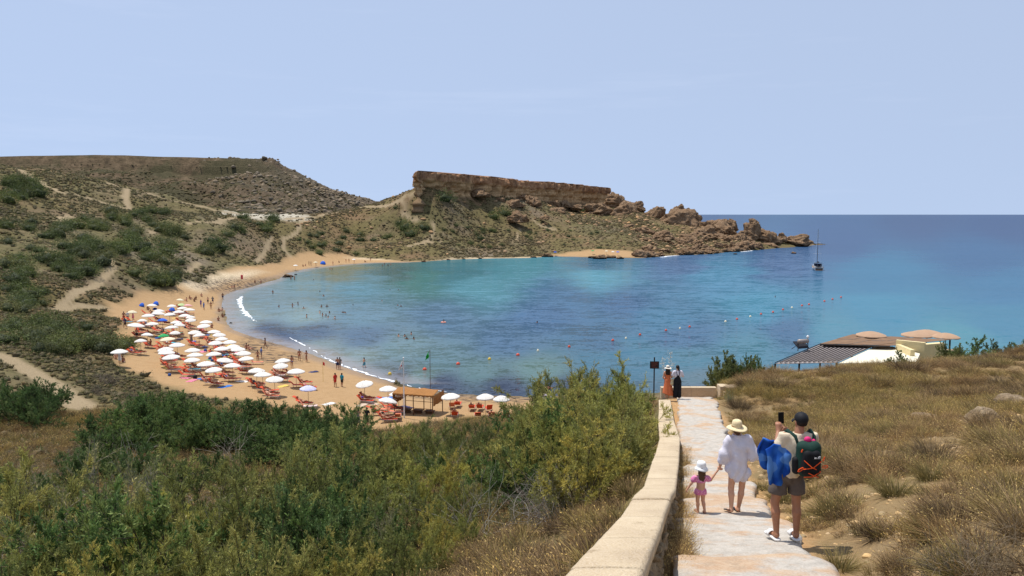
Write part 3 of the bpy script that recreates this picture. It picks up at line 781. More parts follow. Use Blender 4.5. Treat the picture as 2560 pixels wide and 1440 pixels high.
M_RUBBLE = t.done(t.ramp(n1, [(.25, srgb(92, 80, 64)), (.5, srgb(146, 128, 102)), (.75, srgb(186, 166, 134))]), .95, t.bump(t.math('ADD', n1, n2), 1.0, .06), .1)

edges_y = [3.2, 6.3, 8.9, 12.2, 14.6, 17.2, 20.5, 24, 28, 33, 38.6]
fp = tag(link('footpath', None), 'worn stepped footpath going down to the beach', None, None, 'structure')
for i in range(len(edges_y) - 1):
    a, b = edges_y[i], edges_y[i + 1]
    nu, nv = 26, max(16, int((b - a) * 7))
    uu, vv = np.meshgrid(np.linspace(0, 1, nu), np.linspace(0, 1, nv))
    Y = a + .02 + (b - a - .03) * vv
    wl_, wr_ = .80, .82 + .25 * sstep(14, 38, Y)
    jl = .14 * fbm(Y / .5, Y * 0 + i, o=4, s=61) + .20 * fbm(Y / 1.7, Y * 0 + 3, s=62)
    jr = .14 * fbm(Y / .5, Y * 0 + i + 9, o=4, s=63) + .24 * fbm(Y / 1.9, Y * 0 + 5, s=64)
    X = xpath(Y) - wl_ + jl + (wl_ + wr_ + jr - jl) * uu
    Yj = Y + sstep(.85, 1, vv) * .10 * fbm(X / .4, X * 0 + i * 3, o=3, s=65) - sstep(.15, 0, vv) * .05
    za, zb = zpath(a) - .06, zpath(b) + .09
    Z = za + (zb - za) * vv + .012 * fbm(X / .3, Y / .3, o=3, s=66) + .02 * fbm(X / 1.2, Y / 1.2, s=68)
    Z -= .04 * (sstep(.06, 0, uu) + sstep(.94, 1, uu) + sstep(.97, 1, vv))
    V = np.stack([X, Yj, Z], -1).reshape(-1, 3)
    ii = np.arange(nu * nv).reshape(nv, nu)
    F = np.stack([ii[:-1, :-1], ii[:-1, 1:], ii[1:, 1:], ii[1:, :-1]], -1).reshape(-1, 4)
    rim = np.concatenate([ii[0], ii[1:, -1], ii[-1, -2::-1], ii[-2:0:-1, 0]])
    V2 = V[rim].copy(); V2[:, 2] -= .24; k0 = len(V)
    k = np.arange(len(rim)); kn = np.roll(k, -1)
    S = np.stack([rim, k0 + k, k0 + kn, rim[kn]], -1)
    link('path_slab', mk_mesh('path_slab', np.r_[V, V2], np.r_[F, S], [M_CONC], False), fp)

# wall: inner top edge by distance
wy = np.array([-4, 0, 4.66, 8.6, 12, 17.8, 23.3, 28.5, 33.3, 36.5])
wx_in = np.array([-1.25, -.32, .80, 1.75, 2.60, 3.93, 5.17, 6.10, 7.0, 7.6])
wh = np.array([.7, .7, .70, .62, .54, .45, .36, .24, .15, .10])
ww = np.array([.5, .5, .47, .47, .52, .62, .62, .60, .55, .55])
def wall_at(y):
    return np.interp(y, wy, wx_in), zpath(y) + np.interp(y, wy, wh), np.interp(y, wy, ww)
bw = thing('boundary_wall', 'low rubble wall with pale stone coping along the footpath', 'wall')
def ribbon(y0, y1, n, sect):                     # sect(y) -> list of (x, z) round the section
    ys = np.linspace(y0, y1, n); rows = [sect(y) for y in ys]; m = len(rows[0])
    V = np.array([(x, y, z) for y, r in zip(ys, rows) for x, z in r])
    ii = np.arange(n * m).reshape(n, m); r = np.roll(ii, -1, 1)
    F = np.stack([ii[:-1], ii[1:], r[1:], r[:-1]], -1).reshape(-1, 4)
    caps = [np.array([ii[0]]), np.array([ii[-1][::-1]])]
    return V, [F] + caps
cuts = [-3.5, -1.4, .9, 3.1, 4.9, 6.4, 8.2, 9.8, 11.9, 14.0, 16.6, 19.0, 21.2, 23.6, 26.4, 29.2, 32.4, 36.3]
for i in range(len(cuts) - 1):
    dz = rng.uniform(-.012, .012)
    def sect(y):
        x, z, w = wall_at(y); z = z + dz
        j = .006 * float(fbm(np.array([y / .35]), np.array([1.0 * i]), s=71)[0]); j2 = .008 * float(fbm(np.array([y / .4]), np.array([7.0 + i]), s=72)[0])
        return [(x + j + .015, z - .03), (x + j, z + .0), (x - .03, z + .012), (x - w * .5, z + .016), (x - w + .03 + j2, z + .012), (x - w + j2, z), (x - w + j2, z - .13), (x - w * .5, z - .13), (x + j + .01, z - .13)]
    V, F = ribbon(cuts[i] + .008, cuts[i + 1] - .008, 24, sect)
    link('coping_stone', mk_mesh('coping_stone', V, F, [M_LIME]), bw)
def sectb(y):
    x, z, w = wall_at(y); b = zpath(y) - .5
    j = lambda s: .045 * float(fbm(np.array([y / .25]), np.array([s]), o=3, s=73)[0])
    h = z - .135 - b
    return [(x - .03 + j(1), b), (x - .03 + j(2), b + h * .5), (x - .03 + j(3), b + h * .75), (x - .03 + j(4), z - .135), (x - w + .04 + j(5), z - .135), (x - w + .03 + j(6), b + h * .4), (x - w - .05 + j(7), b - 1.0)]
V, F = ribbon(-3.5, 36.3, 420, sectb)
link('wall_core', mk_mesh('wall_core', V, F, [M_RUBBLE]), bw)
stone_me = [rock_mesh(400 + k, M_RUBBLE, sub=2, rough=.3, blocky=1.0, flatb=.8) for k in range(5)]
for i in range(150):
    y = 4.2 + (rng.uniform() ** 1.6) * 24; x, z, w = wall_at(y); h = z - .13 - zpath(y) + .1
    if h < .1: continue
    s = rng.uniform(.05, .11)
    side = rng.uniform() < .72
    xx = x - .03 if side else x - w + .02
    link('stone', stone_me[i % 5], bw, (xx, y, z - .16 - rng.uniform(.05, 1) * h * .85), (rng.uniform(0, 6), rng.uniform(0, 6), rng.uniform(0, 6)), (s * .55, s * 1.2, s * .8))
# landing at the foot of the visible path: low parapet, step blocks
lp = thing('parapet', 'low pinkish stone parapet at the end of the footpath landing', 'wall')
mb = MB(); pz = zpath(40.4)
for a, b in ((8.0, 9.6), (9.61, 10.95)):
    mb = MB(); mb.box(((a + b) / 2, 40.9, pz + .10), (b - a, .35, .62)); mb.build('block', M_LIME, lp)
sb = thing('stone_block', 'pale step block standing at the right end of the parapet', 'block')
for (x, y, z, w, d, h) in ((11.25, 40.5, pz + .22, .5, .7, .75), (11.45, 39.6, pz + .22, .7, .7, .35), (11.6, 38.7, pz + .3, .8, .8, .3)):
    MB().box((x, y, z), (w, d, h)).build('block', M_LIME, sb)
# ---------------------------------------------------------------- vegetation
def leaf_material(name, trans=.3, rough=.7, hue=.0):
    t = NT(name)
    c = t.attr('col')
    r = t.rand()
    c = t.mix(1.0, c, t.ramp(r, [(0, (.74, .78, .72, 1)), (.5, (1.08, 1.08, 1.05, 1)), (1, (1.42, 1.32, 1.05, 1))]), 'MULTIPLY')
    return t.done(c, rough, None, .25, 0, trans)
M_LEAF = leaf_material('leaves', .30)
M_DRY = leaf_material('dry_grass_blades', .25, .8)
M_TWIG = leaf_material('twigs', 0, .9)
def kites(P, D, L, W, rg, fan=.45):
    n = len(P); D = D / (np.linalg.norm(D, axis=1)[:, None] + 1e-9)
    S = np.cross(D, rg.normal(size=(n, 3))); S /= np.linalg.norm(S, axis=1)[:, None] + 1e-9
    L = np.broadcast_to(L, (n,))[:, None]; W = np.broadcast_to(W, (n,))[:, None]
    V = np.stack([P, P + D * L * fan + S * W / 2, P + D * L, P + D * L * fan - S * W / 2], 1).reshape(-1, 3)
    return V, np.arange(4 * n).reshape(n, 4)
def tubes(lines, r0, r1, n=4):
    """lines: (k, m, 3) array of polylines -> one mesh of tapering tubes"""
    k, m, _ = lines.shape
    d = np.gradient(lines, axis=1); d /= np.linalg.norm(d, axis=2)[..., None] + 1e-9
    a = np.cross(d, np.array((.31, .52, .79))); a /= np.linalg.norm(a, axis=2)[..., None] + 1e-9; b = np.cross(d, a)
    rad = (np.broadcast_to(r0, (k,))[:, None] + (np.broadcast_to(r1, (k,)) - np.broadcast_to(r0, (k,)))[:, None] * np.linspace(0, 1, m))[..., None, None]
    th = np.arange(n) * 2 * pi / n
    V = lines[:, :, None] + rad * (a[:, :, None] * np.cos(th)[:, None] + b[:, :, None] * np.sin(th)[:, None])
    i = np.arange(k * m * n).reshape(k, m, n); r = np.roll(i, -1, 2)
    F = np.stack([i[:, :-1], r[:, :-1], r[:, 1:], i[:, 1:]], -1).reshape(-1, 4)
    return V.reshape(-1, 3), F
def unit(v): return v / (np.linalg.norm(v, axis=-1)[..., None] + 1e-9)
def grow(base, d0, L, bend, m, rg, wob=.12):
    """curved polylines from base along d0, bending by the vector bend"""
    k = len(base); out = np.empty((k, m, 3)); out[:, 0] = base; d = unit(d0)
    L = np.broadcast_to(L, (k,))[:, None]
    for j in range(1, m):
        d = unit(d + bend / m + rg.normal(size=(k, 3)) * wob)
        out[:, j] = out[:, j - 1] + d * L / (m - 1)
    return out, d
def cols(n, palette, rg, jit=.12):
    pal = np.array([srgb(*p)[:3] for p in palette]); c = pal[rg.integers(0, len(pal), n)]
    return np.clip(c * (1 + rg.normal(size=(n, 1)) * jit), .002, 1)
def branchy(seed, H=3.0, spread=1.0, stems=8, n2=11, n3=16, blades=11, pal=((110, 118, 52), (96, 108, 50), (130, 128, 58), (82, 96, 48)), bl=(.06, .13), bw=.017, upright=.22, wood=((74, 64, 54), (98, 88, 78))):
    rg = np.random.default_rng(seed)
    az = np.linspace(0, 2 * pi, stems, endpoint=False) + rg.uniform(-.4, .4, stems); ti = np.sqrt(rg.uniform(.01, 1, stems)) * 1.12 * spread
    d = np.c_[np.sin(ti) * np.cos(az), np.sin(ti) * np.sin(az), np.cos(ti)]
    L = H * rg.uniform(.78, .98, stems) * (1 - .16 * np.minimum(ti, 1.3) ** 2) * .95
    s1, _ = grow(np.c_[rg.normal(size=(stems, 2)) * .12, np.full(stems, -.15)], d, L, np.array((0, 0, upright)), 9, rg, .10)
    # second order
    tt = rg.uniform(.22, 1, (stems, n2)); ii = np.clip(tt * 8, 0, 7.999); i0 = ii.astype(int); f = (ii - i0)[..., None]
    ar = np.arange(stems)[:, None]
    P = s1[ar, i0] * (1 - f) + s1[ar, i0 + 1] * f; T = unit(s1[ar, i0 + 1] - s1[ar, i0])
    D2 = unit(T * .7 + rg.normal(size=T.shape) * .55 + np.array((0, 0, .15)))
    L2 = H * .34 * (1.2 - .6 * tt) * rg.uniform(.6, 1.25, tt.shape)
    s2, _ = grow(P.reshape(-1, 3), D2.reshape(-1, 3), L2.ravel(), np.array((0, 0, .3)), 5, rg, .14)
    k2 = len(s2)
    t3 = rg.uniform(.12, 1, (k2, n3)); ii = np.clip(t3 * 4, 0, 3.999); i0 = ii.astype(int); f = (ii - i0)[..., None]; ar = np.arange(k2)[:, None]
    P3 = s2[ar, i0] * (1 - f) + s2[ar, i0 + 1] * f; T3 = unit(s2[ar, i0 + 1] - s2[ar, i0])
    D3 = unit(T3 * .85 + rg.normal(size=T3.shape) * .42 + np.array((0, 0, .10)))
    L3 = H * .060 * rg.uniform(.6, 1.3, t3.shape)
    P3, D3, L3 = P3.reshape(-1, 3), D3.reshape(-1, 3), L3.ravel()
    k3 = len(P3)
    u = rg.uniform(.0, 1, (k3, blades))[..., None]
    B = P3[:, None] + D3[:, None] * u * L3[:, None, None]
    BD = unit(D3[:, None] * .85 + rg.normal(size=(k3, blades, 3)) * .45 + np.array((0, 0, .1)))
    V, F = kites(B.reshape(-1, 3), BD.reshape(-1, 3), rg.uniform(*bl, k3 * blades), bw * rg.uniform(.7, 1.3, k3 * blades), rg)
    cl = np.repeat(np.repeat(cols(k2, pal, rg, .10), n3, 0), blades, 0) * rg.uniform(.85, 1.15, (k3 * blades, 1))
    cl = np.repeat(cl, 4, 0)
    Vb1, Fb1 = tubes(s1, H * .012 * rg.uniform(.7, 1.3, stems), .004, 5); Vb2, Fb2 = tubes(s2, .008, .003, 3)
    L3s = np.stack([P3, P3 + D3 * L3[:, None]], 1); Vb3, Fb3 = tubes(L3s, .004, .002, 3)
    Vb = np.r_[Vb1, Vb2, Vb3]; Fb = np.r_[Fb1, Fb2 + len(Vb1), Fb3 + len(Vb1) + len(Vb2)]
    cb = np.r_[np.repeat(cols(1, [wood[0]], rg), len(Vb1), 0), np.repeat(cols(k2, wood, rg), 15, 0), np.repeat(cols(k3, wood, rg), 6, 0)]
    a4 = lambda c: ('FLOAT_COLOR', np.c_[c, np.ones(len(c))])
    return mk_mesh('foliage', V, F, [M_LEAF], False, {'col': a4(cl)}), mk_mesh('stems', Vb, Fb, [M_TWIG], False, {'col': a4(cb)})
def cushion(seed, n=90, pal=((64, 66, 40),), core=(98, 86, 62), size=.16, hgt=.62, spiky=.5, lobes=6, blade=False, heart=.74):
    """a low rounded shrub of radius 1: lumpy dark heart and leaf sprays standing out of it -> V, quads, tris, colours"""
    rg = np.random.default_rng(seed)
    lc = rg.normal(size=(lobes, 3)) * (.42, .42, .16) + (0, 0, hgt * .38); lr = rg.uniform(.34, .58, lobes)
    V0, F0 = ico(2)
    d = unit(V0)
    # radial extent of the union of the lobes
    def extent(d):
        r = np.full(len(d), .18)
        for c, q in zip(lc, lr):
            b = d @ c; disc = b * b - (c @ c) + q * q
            r = np.where(disc > 0, np.maximum(r, b + np.sqrt(np.maximum(disc, 0))), r)
        return r
    Vc = d * (extent(d) * heart * (1 + .12 * rg.normal(size=len(d))))[:, None]; Vc[:, 2] = np.maximum(Vc[:, 2] * hgt / .62, -.12)
    dd = unit(rg.normal(size=(n, 3)) * (1, 1, .8) + (0, 0, .35)); dd[:, 2] = np.where(dd[:, 2] < -.1, -dd[:, 2], dd[:, 2])
    P = dd * (extent(dd) * rg.uniform(.60, 1.0, n))[:, None]; P[:, 2] *= hgt / .62
    D = unit(dd * (1 - spiky) + rg.normal(size=(n, 3)) * .75 + (0, 0, .45))
    V, F = kites(P, D, size * rg.uniform(.7, 1.6, n), size * (.25 if blade else .62) * rg.uniform(.6, 1.3, n), rg)
    cl = np.repeat(cols(n, pal, rg, .16), 4, 0)
    cc = np.repeat(cols(1, [core], rg, 0), len(Vc), 0) * rg.uniform(.7, 1.3, (len(Vc), 1))
    return np.r_[V, Vc], F, F0 + len(V), np.r_[cl, cc]
def tussock(seed, n=150, h=.55, spread=.45, pal_lo=((92, 86, 52),), pal_hi=((168, 138, 84),), seeds=.4, w=.012, r=.12, head=(200, 168, 104)):
    rg = np.random.default_rng(seed)
    az = rg.uniform(0, 2 * pi, n); ti = np.abs(rg.normal(size=n)) * spread
    base = np.c_[np.cos(az), np.sin(az), az * 0] * (r * np.sqrt(rg.uniform(0, 1, n)))[:, None]
    d = np.c_[np.sin(ti) * np.cos(az), np.sin(ti) * np.sin(az), np.cos(ti)]
    L = h * rg.uniform(.5, 1.15, n)
    ln, de = grow(base, d, L, np.c_[np.cos(az) * .5, np.sin(az) * .5, -.35 * np.ones(n)], 4, rg, .10)
    S = unit(np.cross(de, rg.normal(size=(n, 3))))
    ws = np.array((1, .85, .6, .15)) * w
    V = np.stack([ln + S[:, None] * ws[None, :, None] / 2, ln - S[:, None] * ws[None, :, None] / 2], 2)     # n,4,2,3
    i = np.arange(n * 8).reshape(n, 4, 2)
    F = np.stack([i[:, :-1, 0], i[:, :-1, 1], i[:, 1:, 1], i[:, 1:, 0]], -1).reshape(-1, 4)
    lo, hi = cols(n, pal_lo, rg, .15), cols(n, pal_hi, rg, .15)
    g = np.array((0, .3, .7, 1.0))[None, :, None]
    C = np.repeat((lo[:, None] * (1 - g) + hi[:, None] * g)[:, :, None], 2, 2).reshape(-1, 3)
    V = V.reshape(-1, 3)
    k = rg.uniform(size=n) < seeds
    V2, F2 = kites(ln[k][:, -1] - de[k] * .01, de[k] + rg.normal(size=(k.sum(), 3)) * .25, .032 * rg.uniform(.7, 1.4, k.sum()), .011, rg)
    C2 = np.repeat(cols(k.sum(), [head], rg, .15), 4, 0)
    return np.r_[V, V2], np.r_[F, F2 + len(V)], np.zeros((0, 3), int), np.r_[C, C2]
def proto_mesh(name, pr, mat):
    V, q, t, c = pr
    return mk_mesh(name, V, [np.asarray(q), np.asarray(t)] if len(t) else [np.asarray(q)], [mat], False, {'col': ('FLOAT_COLOR', np.c_[c, np.ones(len(c))])})

def scatter(name, protos, pts, rotz, scl, kind, mat, label):
    """one object: prototype shapes and seed points in one mesh, instanced on the points by geometry nodes"""
    Vs, Qs, Ts, Cs, pi_, b = [], [], [], [], [], 0
    for k, (V, q, t, c) in enumerate(protos):
        Vs.append(V); Qs.append(np.asarray(q) + b); Cs.append(c); pi_.append(np.full(len(V), k))
        if len(t): Ts.append(np.asarray(t) + b)
        b += len(V)
    n = len(pts); N = b + n
    V = np.r_[np.concatenate(Vs), pts]
    col = np.r_[np.concatenate(Cs), np.zeros((n, 3))]
    groups = [np.concatenate(Qs)] + ([np.concatenate(Ts)] if Ts else [])
    scl = np.asarray(scl, float)
    if scl.ndim == 1: scl = np.repeat(scl[:, None], 3, 1)
    me = mk_mesh(name, V, groups, [mat], False, {
        'col': ('FLOAT_COLOR', np.c_[col, np.ones(N)]), 'proto': ('INT', np.r_[np.concatenate(pi_), np.full(n, -1)]),
        'kind_id': ('INT', np.r_[np.full(b, -1), kind]), 'turn': ('FLOAT_VECTOR', np.r_[np.zeros((b, 3)), np.c_[np.zeros(n), np.zeros(n), rotz]]),
        'size': ('FLOAT_VECTOR', np.r_[np.ones((b, 3)), scl])})
    ng = bpy.data.node_groups.new(name, 'GeometryNodeTree')
    ng.interface.new_socket('Geometry', in_out='INPUT', socket_type='NodeSocketGeometry'); ng.interface.new_socket('Geometry', in_out='OUTPUT', socket_type='NodeSocketGeometry')
    nd = ng.nodes; L = ng.links
    gi, go = nd.new('NodeGroupInput'), nd.new('NodeGroupOutput')
    def named(nm, dt):
        a = nd.new('GeometryNodeInputNamedAttribute'); a.data_type = dt; a.inputs['Name'].default_value = nm; return a.outputs[0]
    def eq(nm, v):
        c = nd.new('FunctionNodeCompare'); c.data_type = 'INT'; c.operation = 'EQUAL'
        ins = [s for s in c.inputs if s.type == 'INT']; L.new(named(nm, 'INT'), ins[0]); ins[1].default_value = v
        return c.outputs[0]
    def sep(nm, v):
        s = nd.new('GeometryNodeSeparateGeometry'); s.domain = 'POINT'; L.new(gi.outputs[0], s.inputs[0]); L.new(eq(nm, v), s.inputs[1]); return s.outputs[0]
    P = sep('proto', -1); J = nd.new('GeometryNodeJoinGeometry')
    e2r = nd.new('FunctionNodeEulerToRotation'); L.new(named('turn', 'FLOAT_VECTOR'), e2r.inputs[0])
    szn = named('size', 'FLOAT_VECTOR')
    for k in range(len(protos)):
        iop = nd.new('GeometryNodeInstanceOnPoints')
        L.new(P, iop.inputs['Points']); L.new(eq('kind_id', k), iop.inputs['Selection']); L.new(sep('proto', k), iop.inputs['Instance'])
        L.new(e2r.outputs[0], iop.inputs['Rotation']); L.new(szn, iop.inputs['Scale'])
        L.new(iop.outputs[0], J.inputs[0])
    L.new(J.outputs[0], go.inputs[0])
    o = link(name, me); m = o.modifiers.new('scatter', 'NODES'); m.node_group = ng
    return tag(o, label, None, None, 'stuff')

# --- scrub cushions over the hillside, the headland and the far hill
pal_olive = ((98, 98, 62), (112, 110, 72), (84, 86, 54)); pal_brown = ((126, 104, 72), (112, 92, 64), (140, 116, 82)); pal_grey = ((122, 112, 86), (108, 100, 76), (138, 126, 100)); pal_green = ((78, 92, 52), (90, 104, 58), (70, 84, 48))
scrubs = [cushion(1, 90, pal_olive), cushion(2, 90, pal_olive, lobes=8), cushion(3, 80, pal_brown, blade=True), cushion(4, 80, pal_brown, hgt=.5, blade=True), cushion(5, 80, pal_grey, hgt=.55), cushion(6, 100, pal_green, hgt=.75), cushion(7, 100, pal_green, lobes=9)]
rg = np.random.default_rng(21)
N = 170000
th = np.radians(rg.uniform(-38, 24, N)); rd = np.sqrt(rg.uniform(60 ** 2, 640 ** 2, N))
X, Y = rd * np.sin(th), rd * np.cos(th)
ok = inpoly(X, Y, LAND); X, Y = X[ok], Y[ok]
dl = segdist(X, Y, LAND, True); sd, tr = masks(X, Y)
f1 = fbm(X / 28, Y / 28, o=4, s=91); f2 = fbm(X / 11, Y / 11, o=3, s=92)
dens = .30 + .62 * sstep(-.25, .35, f1 + .6 * f2)
dens *= np.where(Y > 330, .85, 1)
ok = (sd < .25) & (tr < .25) & (rg.uniform(size=len(X)) < dens) & (dl > 2.0) & ~((X > 6) & (Y < 130))
X, Y, f1 = X[ok], Y[ok], f1[ok]
Z = height(X, Y)
ax, ay = proj(np.c_[X, Y, Z]); ok = (ax > -180) & (ax < 2200) & ~((np.hypot((ax - 680) / 95, (ay - 540) / 13) < 1) & (Y > 300) & (rg.uniform(size=len(ax)) < .85)); X, Y, Z, f1 = X[ok], Y[ok], Z[ok], f1[ok]
n = len(X); r_ = rg.uniform(size=n)
kind = np.where(r_ < .42, rg.integers(0, 2, n), np.where(r_ < .62, rg.integers(2, 4, n), np.where(r_ < .72, 4, rg.integers(5, 7, n))))
kind = np.where((X > -120) & (Y > 330) & (r_ > .3), rg.choice([2, 3, 4], n), kind)          # drier on the headland
sz = .32 + .62 * rg.uniform(size=n) ** 1.8 + .25 * sstep(.1, .5, f1)
sz *= np.where(Y > 330, 1.15, 1.0)
print('scrub', n)
scatter('scrub', scrubs, np.c_[X, Y, Z - .05], rg.uniform(0, 6.28, n), np.c_[sz, sz, sz * rg.uniform(.7, 1.15, n)], kind, M_LEAF, 'low olive and brown scrub covering the slopes')
n = 30000
th = np.radians(rg.uniform(-40, -8, n)); rd = np.sqrt(rg.uniform(58 ** 2, 190 ** 2, n)); X, Y = rd * np.sin(th), rd * np.cos(th)
sd, tr = masks(X, Y); ok = inpoly(X, Y, LAND) & (sd < .3) & (tr < .3) & (rg.uniform(size=n) < .35 + .65 * sstep(-.3, .2, fbm(X / 9, Y / 9, o=3, s=94))); X, Y = X[ok], Y[ok]; n = len(X)
sz = rg.uniform(.2, .55, n)
scatter('bank_scrub', scrubs, np.c_[X, Y, height(X, Y) - .04], rg.uniform(0, 6.28, n), np.c_[sz, sz, sz * rg.uniform(.8, 1.3, n)], rg.choice([0, 1, 2, 3, 1, 0, 4, 5, 6], n), M_LEAF, 'fine dry scrub and grass on the bank behind the beach')
# far hill
n = 26000
fk = rg.integers(0, FP.size, n); fx, fy, fz = FV[fk].T
fx = fx + rg.normal(size=n) * 1.5
g = fbm(fx / 55, fy / 55, o=3, s=93); ok = (rg.uniform(size=n) < .18 + .8 * sstep(-.2, .2, g)) & (fy > 540) & (fy < 922)
fx, fy, fz = fx[ok], fy[ok], fz[ok]; n = len(fx)
sz = rg.uniform(.7, 2.2, n) * np.where(fy > 895, .6, 1)
scatter('hill_scrub', scrubs, np.c_[fx, fy, fz - .1], rg.uniform(0, 6.28, n), np.c_[sz * 1.2, sz, sz * .8], rg.choice([0, 1, 5, 6, 6, 4, 2], n), M_LEAF, 'dark scrub on the far hill')
frk = [rock_shape(500 + k, sub=2, rough=.5, blocky=.8) for k in range(3)]
frk = [(V, np.zeros((0, 4), int), F, np.repeat(cols(1, [(112, 100, 86)], rg), len(V), 0) * rg.uniform(.8, 1.2, (len(V), 1))) for V, F in frk]
ok = (FP.ravel() < 985) & (FV[:, 1] > 580) & (FV[:, 1] < 985) & (rg.uniform(size=FP.size) < sstep(430, 850, FP.ravel()) * (.25 + .75 * sstep(-.1, .3, fbm(FX / 40, FY / 40, s=59).ravel()))); idx = np.nonzero(ok)[0]; idx = rg.choice(idx, min(2600, len(idx)), replace=False)
p = FV[idx] + rg.normal(size=(len(idx), 3)) * (2, 2, 0); sz = .6 + 2.6 * rg.uniform(size=len(p)) ** 2.2
def scatter_rocks(*a): return scatter(*a)
for k in range(len(frk)):
    V, q_, t_, c_ = frk[k]; frk[k] = (V, np.c_[t_, t_[:, :1]][:0], t_, c_)
scatter('hill_rocks', frk, p, rg.uniform(0, 6.28, len(p)), np.c_[sz, sz, sz * .8], rg.integers(0, 3, len(p)), M_TWIG, 'grey boulders strewn down the end of the far hill')
# stones strewn on the headland slope
n = 9000
X = rg.uniform(-110, 150, n); Y = rg.uniform(360, 620, n); ok = inpoly(X, Y, LAND); X, Y = X[ok], Y[ok]; Z = height(X, Y)
ax, ay = proj(np.c_[X, Y, Z]); sd, tr = masks(X, Y)
pr = .10 + .5 * sstep(1100, 1500, ax) * sstep(600, 520, ay) + .9 * sstep(1560, 1640, ax)
ok = (rg.uniform(size=len(X)) < pr) & (sd < .2); X, Y, Z = X[ok], Y[ok], Z[ok]
sz = .25 + 1.3 * rg.uniform(size=len(X)) ** 3
frk2 = [(V, q_, t_, np.repeat(cols(1, [(150, 122, 94)], rg), len(V), 0)) for V, q_, t_, c_ in frk]
scatter('slope_stones', frk2, np.c_[X, Y, Z], rg.uniform(0, 6.28, len(X)), np.c_[sz, sz, sz * .75], rg.integers(0, 3, len(X)), M_TWIG, 'stones strewn over the headland slope')

# --- single shrubs one can pick out on the slopes
leafy = [proto_mesh('foliage', cushion(30 + k, 900, p, core=(56, 64, 38), size=.10, hgt=.85, lobes=12, heart=.55), M_LEAF) for k, p in enumerate([((78, 90, 52), (92, 104, 60), (68, 80, 46)), ((76, 86, 50), (88, 98, 58)), ((86, 98, 58), (100, 110, 66), (76, 86, 50)), ((94, 98, 62), (108, 110, 72), (84, 88, 56))])]
def slope_shrub(px, py, w, label, group, k=None, hs=.8):
    p = hit(px, py)
    if p is None: return
    s = w * p[1] / FPX / 2
    kk = k if k is not None else int(px * 7 + py) % 4
    if group: label = ('broad ' if s > 2.6 else 'small ' if s < 1.4 else '') + ('dark leaved ', 'deep green leaved ', 'bright leaved ', 'grey leaved ')[kk] + label
    o = link('leafy_shrub', leafy[kk], None, (p[0], p[1] + s * .5, p[2] - .05), (0, 0, px * 1.3), (s * 1.15, s * 1.05, s * hs))
    tag(o, label, 'shrub', group)
rs = np.random.default_rng(9)
def fill(poly, n, wr, label, group, hs=.8):
    x0, x1, y0, y1 = min(p[0] for p in poly), max(p[0] for p in poly), min(p[1] for p in poly), max(p[1] for p in poly)
    c = 0
    while c < n:
        x, y = rs.uniform(x0, x1), rs.uniform(y0, y1)
        if inpoly(np.array([x]), np.array([y]), poly)[0]:
            slope_shrub(x, y, rs.uniform(*wr) * (.55 + .45 * (y - 400) / 400), label, group, None, hs * rs.uniform(.8, 1.15)); c += 1
fill([(0, 540), (140, 555), (300, 590), (420, 575), (480, 640), (440, 680), (300, 650), (190, 700), (0, 690)], 64, (44, 86), 'shrub in the thicket above the winding trail', 'thicket shrubs above the winding trail')
fill([(170, 540), (300, 530), (380, 560), (460, 575), (480, 610), (330, 600), (180, 565)], 22, (40, 74), 'rounded shrub below the dry grass slope', 'shrubs under the dry slope')
fill([(330, 530), (430, 530), (430, 555), (340, 555)], 10, (34, 60), 'shrub in the row beside the short pale trail', 'shrubs beside the short pale trail')
fill([(0, 445), (50, 440), (100, 470), (105, 515), (0, 515)], 16, (50, 90), 'tree like shrub in the grove on the crest', 'grove on the crest', 1.0)
fill([(500, 590), (570, 590), (580, 640), (500, 640)], 7, (44, 70), 'round shrub above the stony bank', 'round shrubs above the stony bank')
fill([(550, 545), (690, 545), (680, 585), (560, 585)], 16, (30, 56), 'shrub by the pale clay saddle', 'shrubs by the clay saddle')
fill([(0, 700), (130, 720), (150, 780), (0, 790)], 14, (44, 84), 'spreading shrub beside the trail fork', 'shrubs beside the trail fork')
fill([(0, 810), (150, 800), (300, 850), (330, 880), (240, 900), (0, 880)], 30, (44, 86), 'bushy shrub on the bank above the beach end', 'shrubs on the bank above the beach end')
fill([(340, 670), (460, 680), (430, 720), (330, 720)], 6, (50, 76), 'low spreading shrub near the trail bend', 'shrubs near the trail bend')
fill([(740, 590), (900, 570), (1000, 600), (900, 640), (760, 640)], 20, (20, 44), 'shrub on the slope above the far sand', 'shrubs above the far sand')
fill([(1100, 560), (1560, 580), (1500, 625), (1120, 620)], 36, (12, 26), 'cushion shrub on the dry headland slope', 'tiny shrubs on the headland')
for px, py, w, lab in [(1015, 575, 50, 'large dark bush of the cluster halfway up the headland'), (1060, 575, 40, 'round dark bush at the right of the headland cluster'), (1000, 562, 34, 'upper dark bush of the headland cluster'), (1030, 592, 50, 'lower broad bush of the headland cluster'),
                       (1105, 505, 58, 'broad dark bush directly under the cliff nose'), (1262, 540, 44, 'dark bush beside the big rounded boulder'), (1232, 548, 40, 'flat green bush left of the dark bush by the boulder'), (1412, 518, 26, 'dark bush under the middle of the cliff'), (1458, 530, 28, 'dark bush near the right end of the cliff'), (990, 522, 22, 'small bush beside the pale trail to the cliff'), (1200, 600, 26, 'dark bush alone in the middle of the headland slope'),
                       (312, 865, 46, 'tall leafy bush at the back edge of the beach'), (328, 690, 50, 'dark rounded bush left of the trail'), (535, 630, 66, 'largest round bush above the stony shore')]:
    slope_shrub(px, py, w, lab, None, 0)

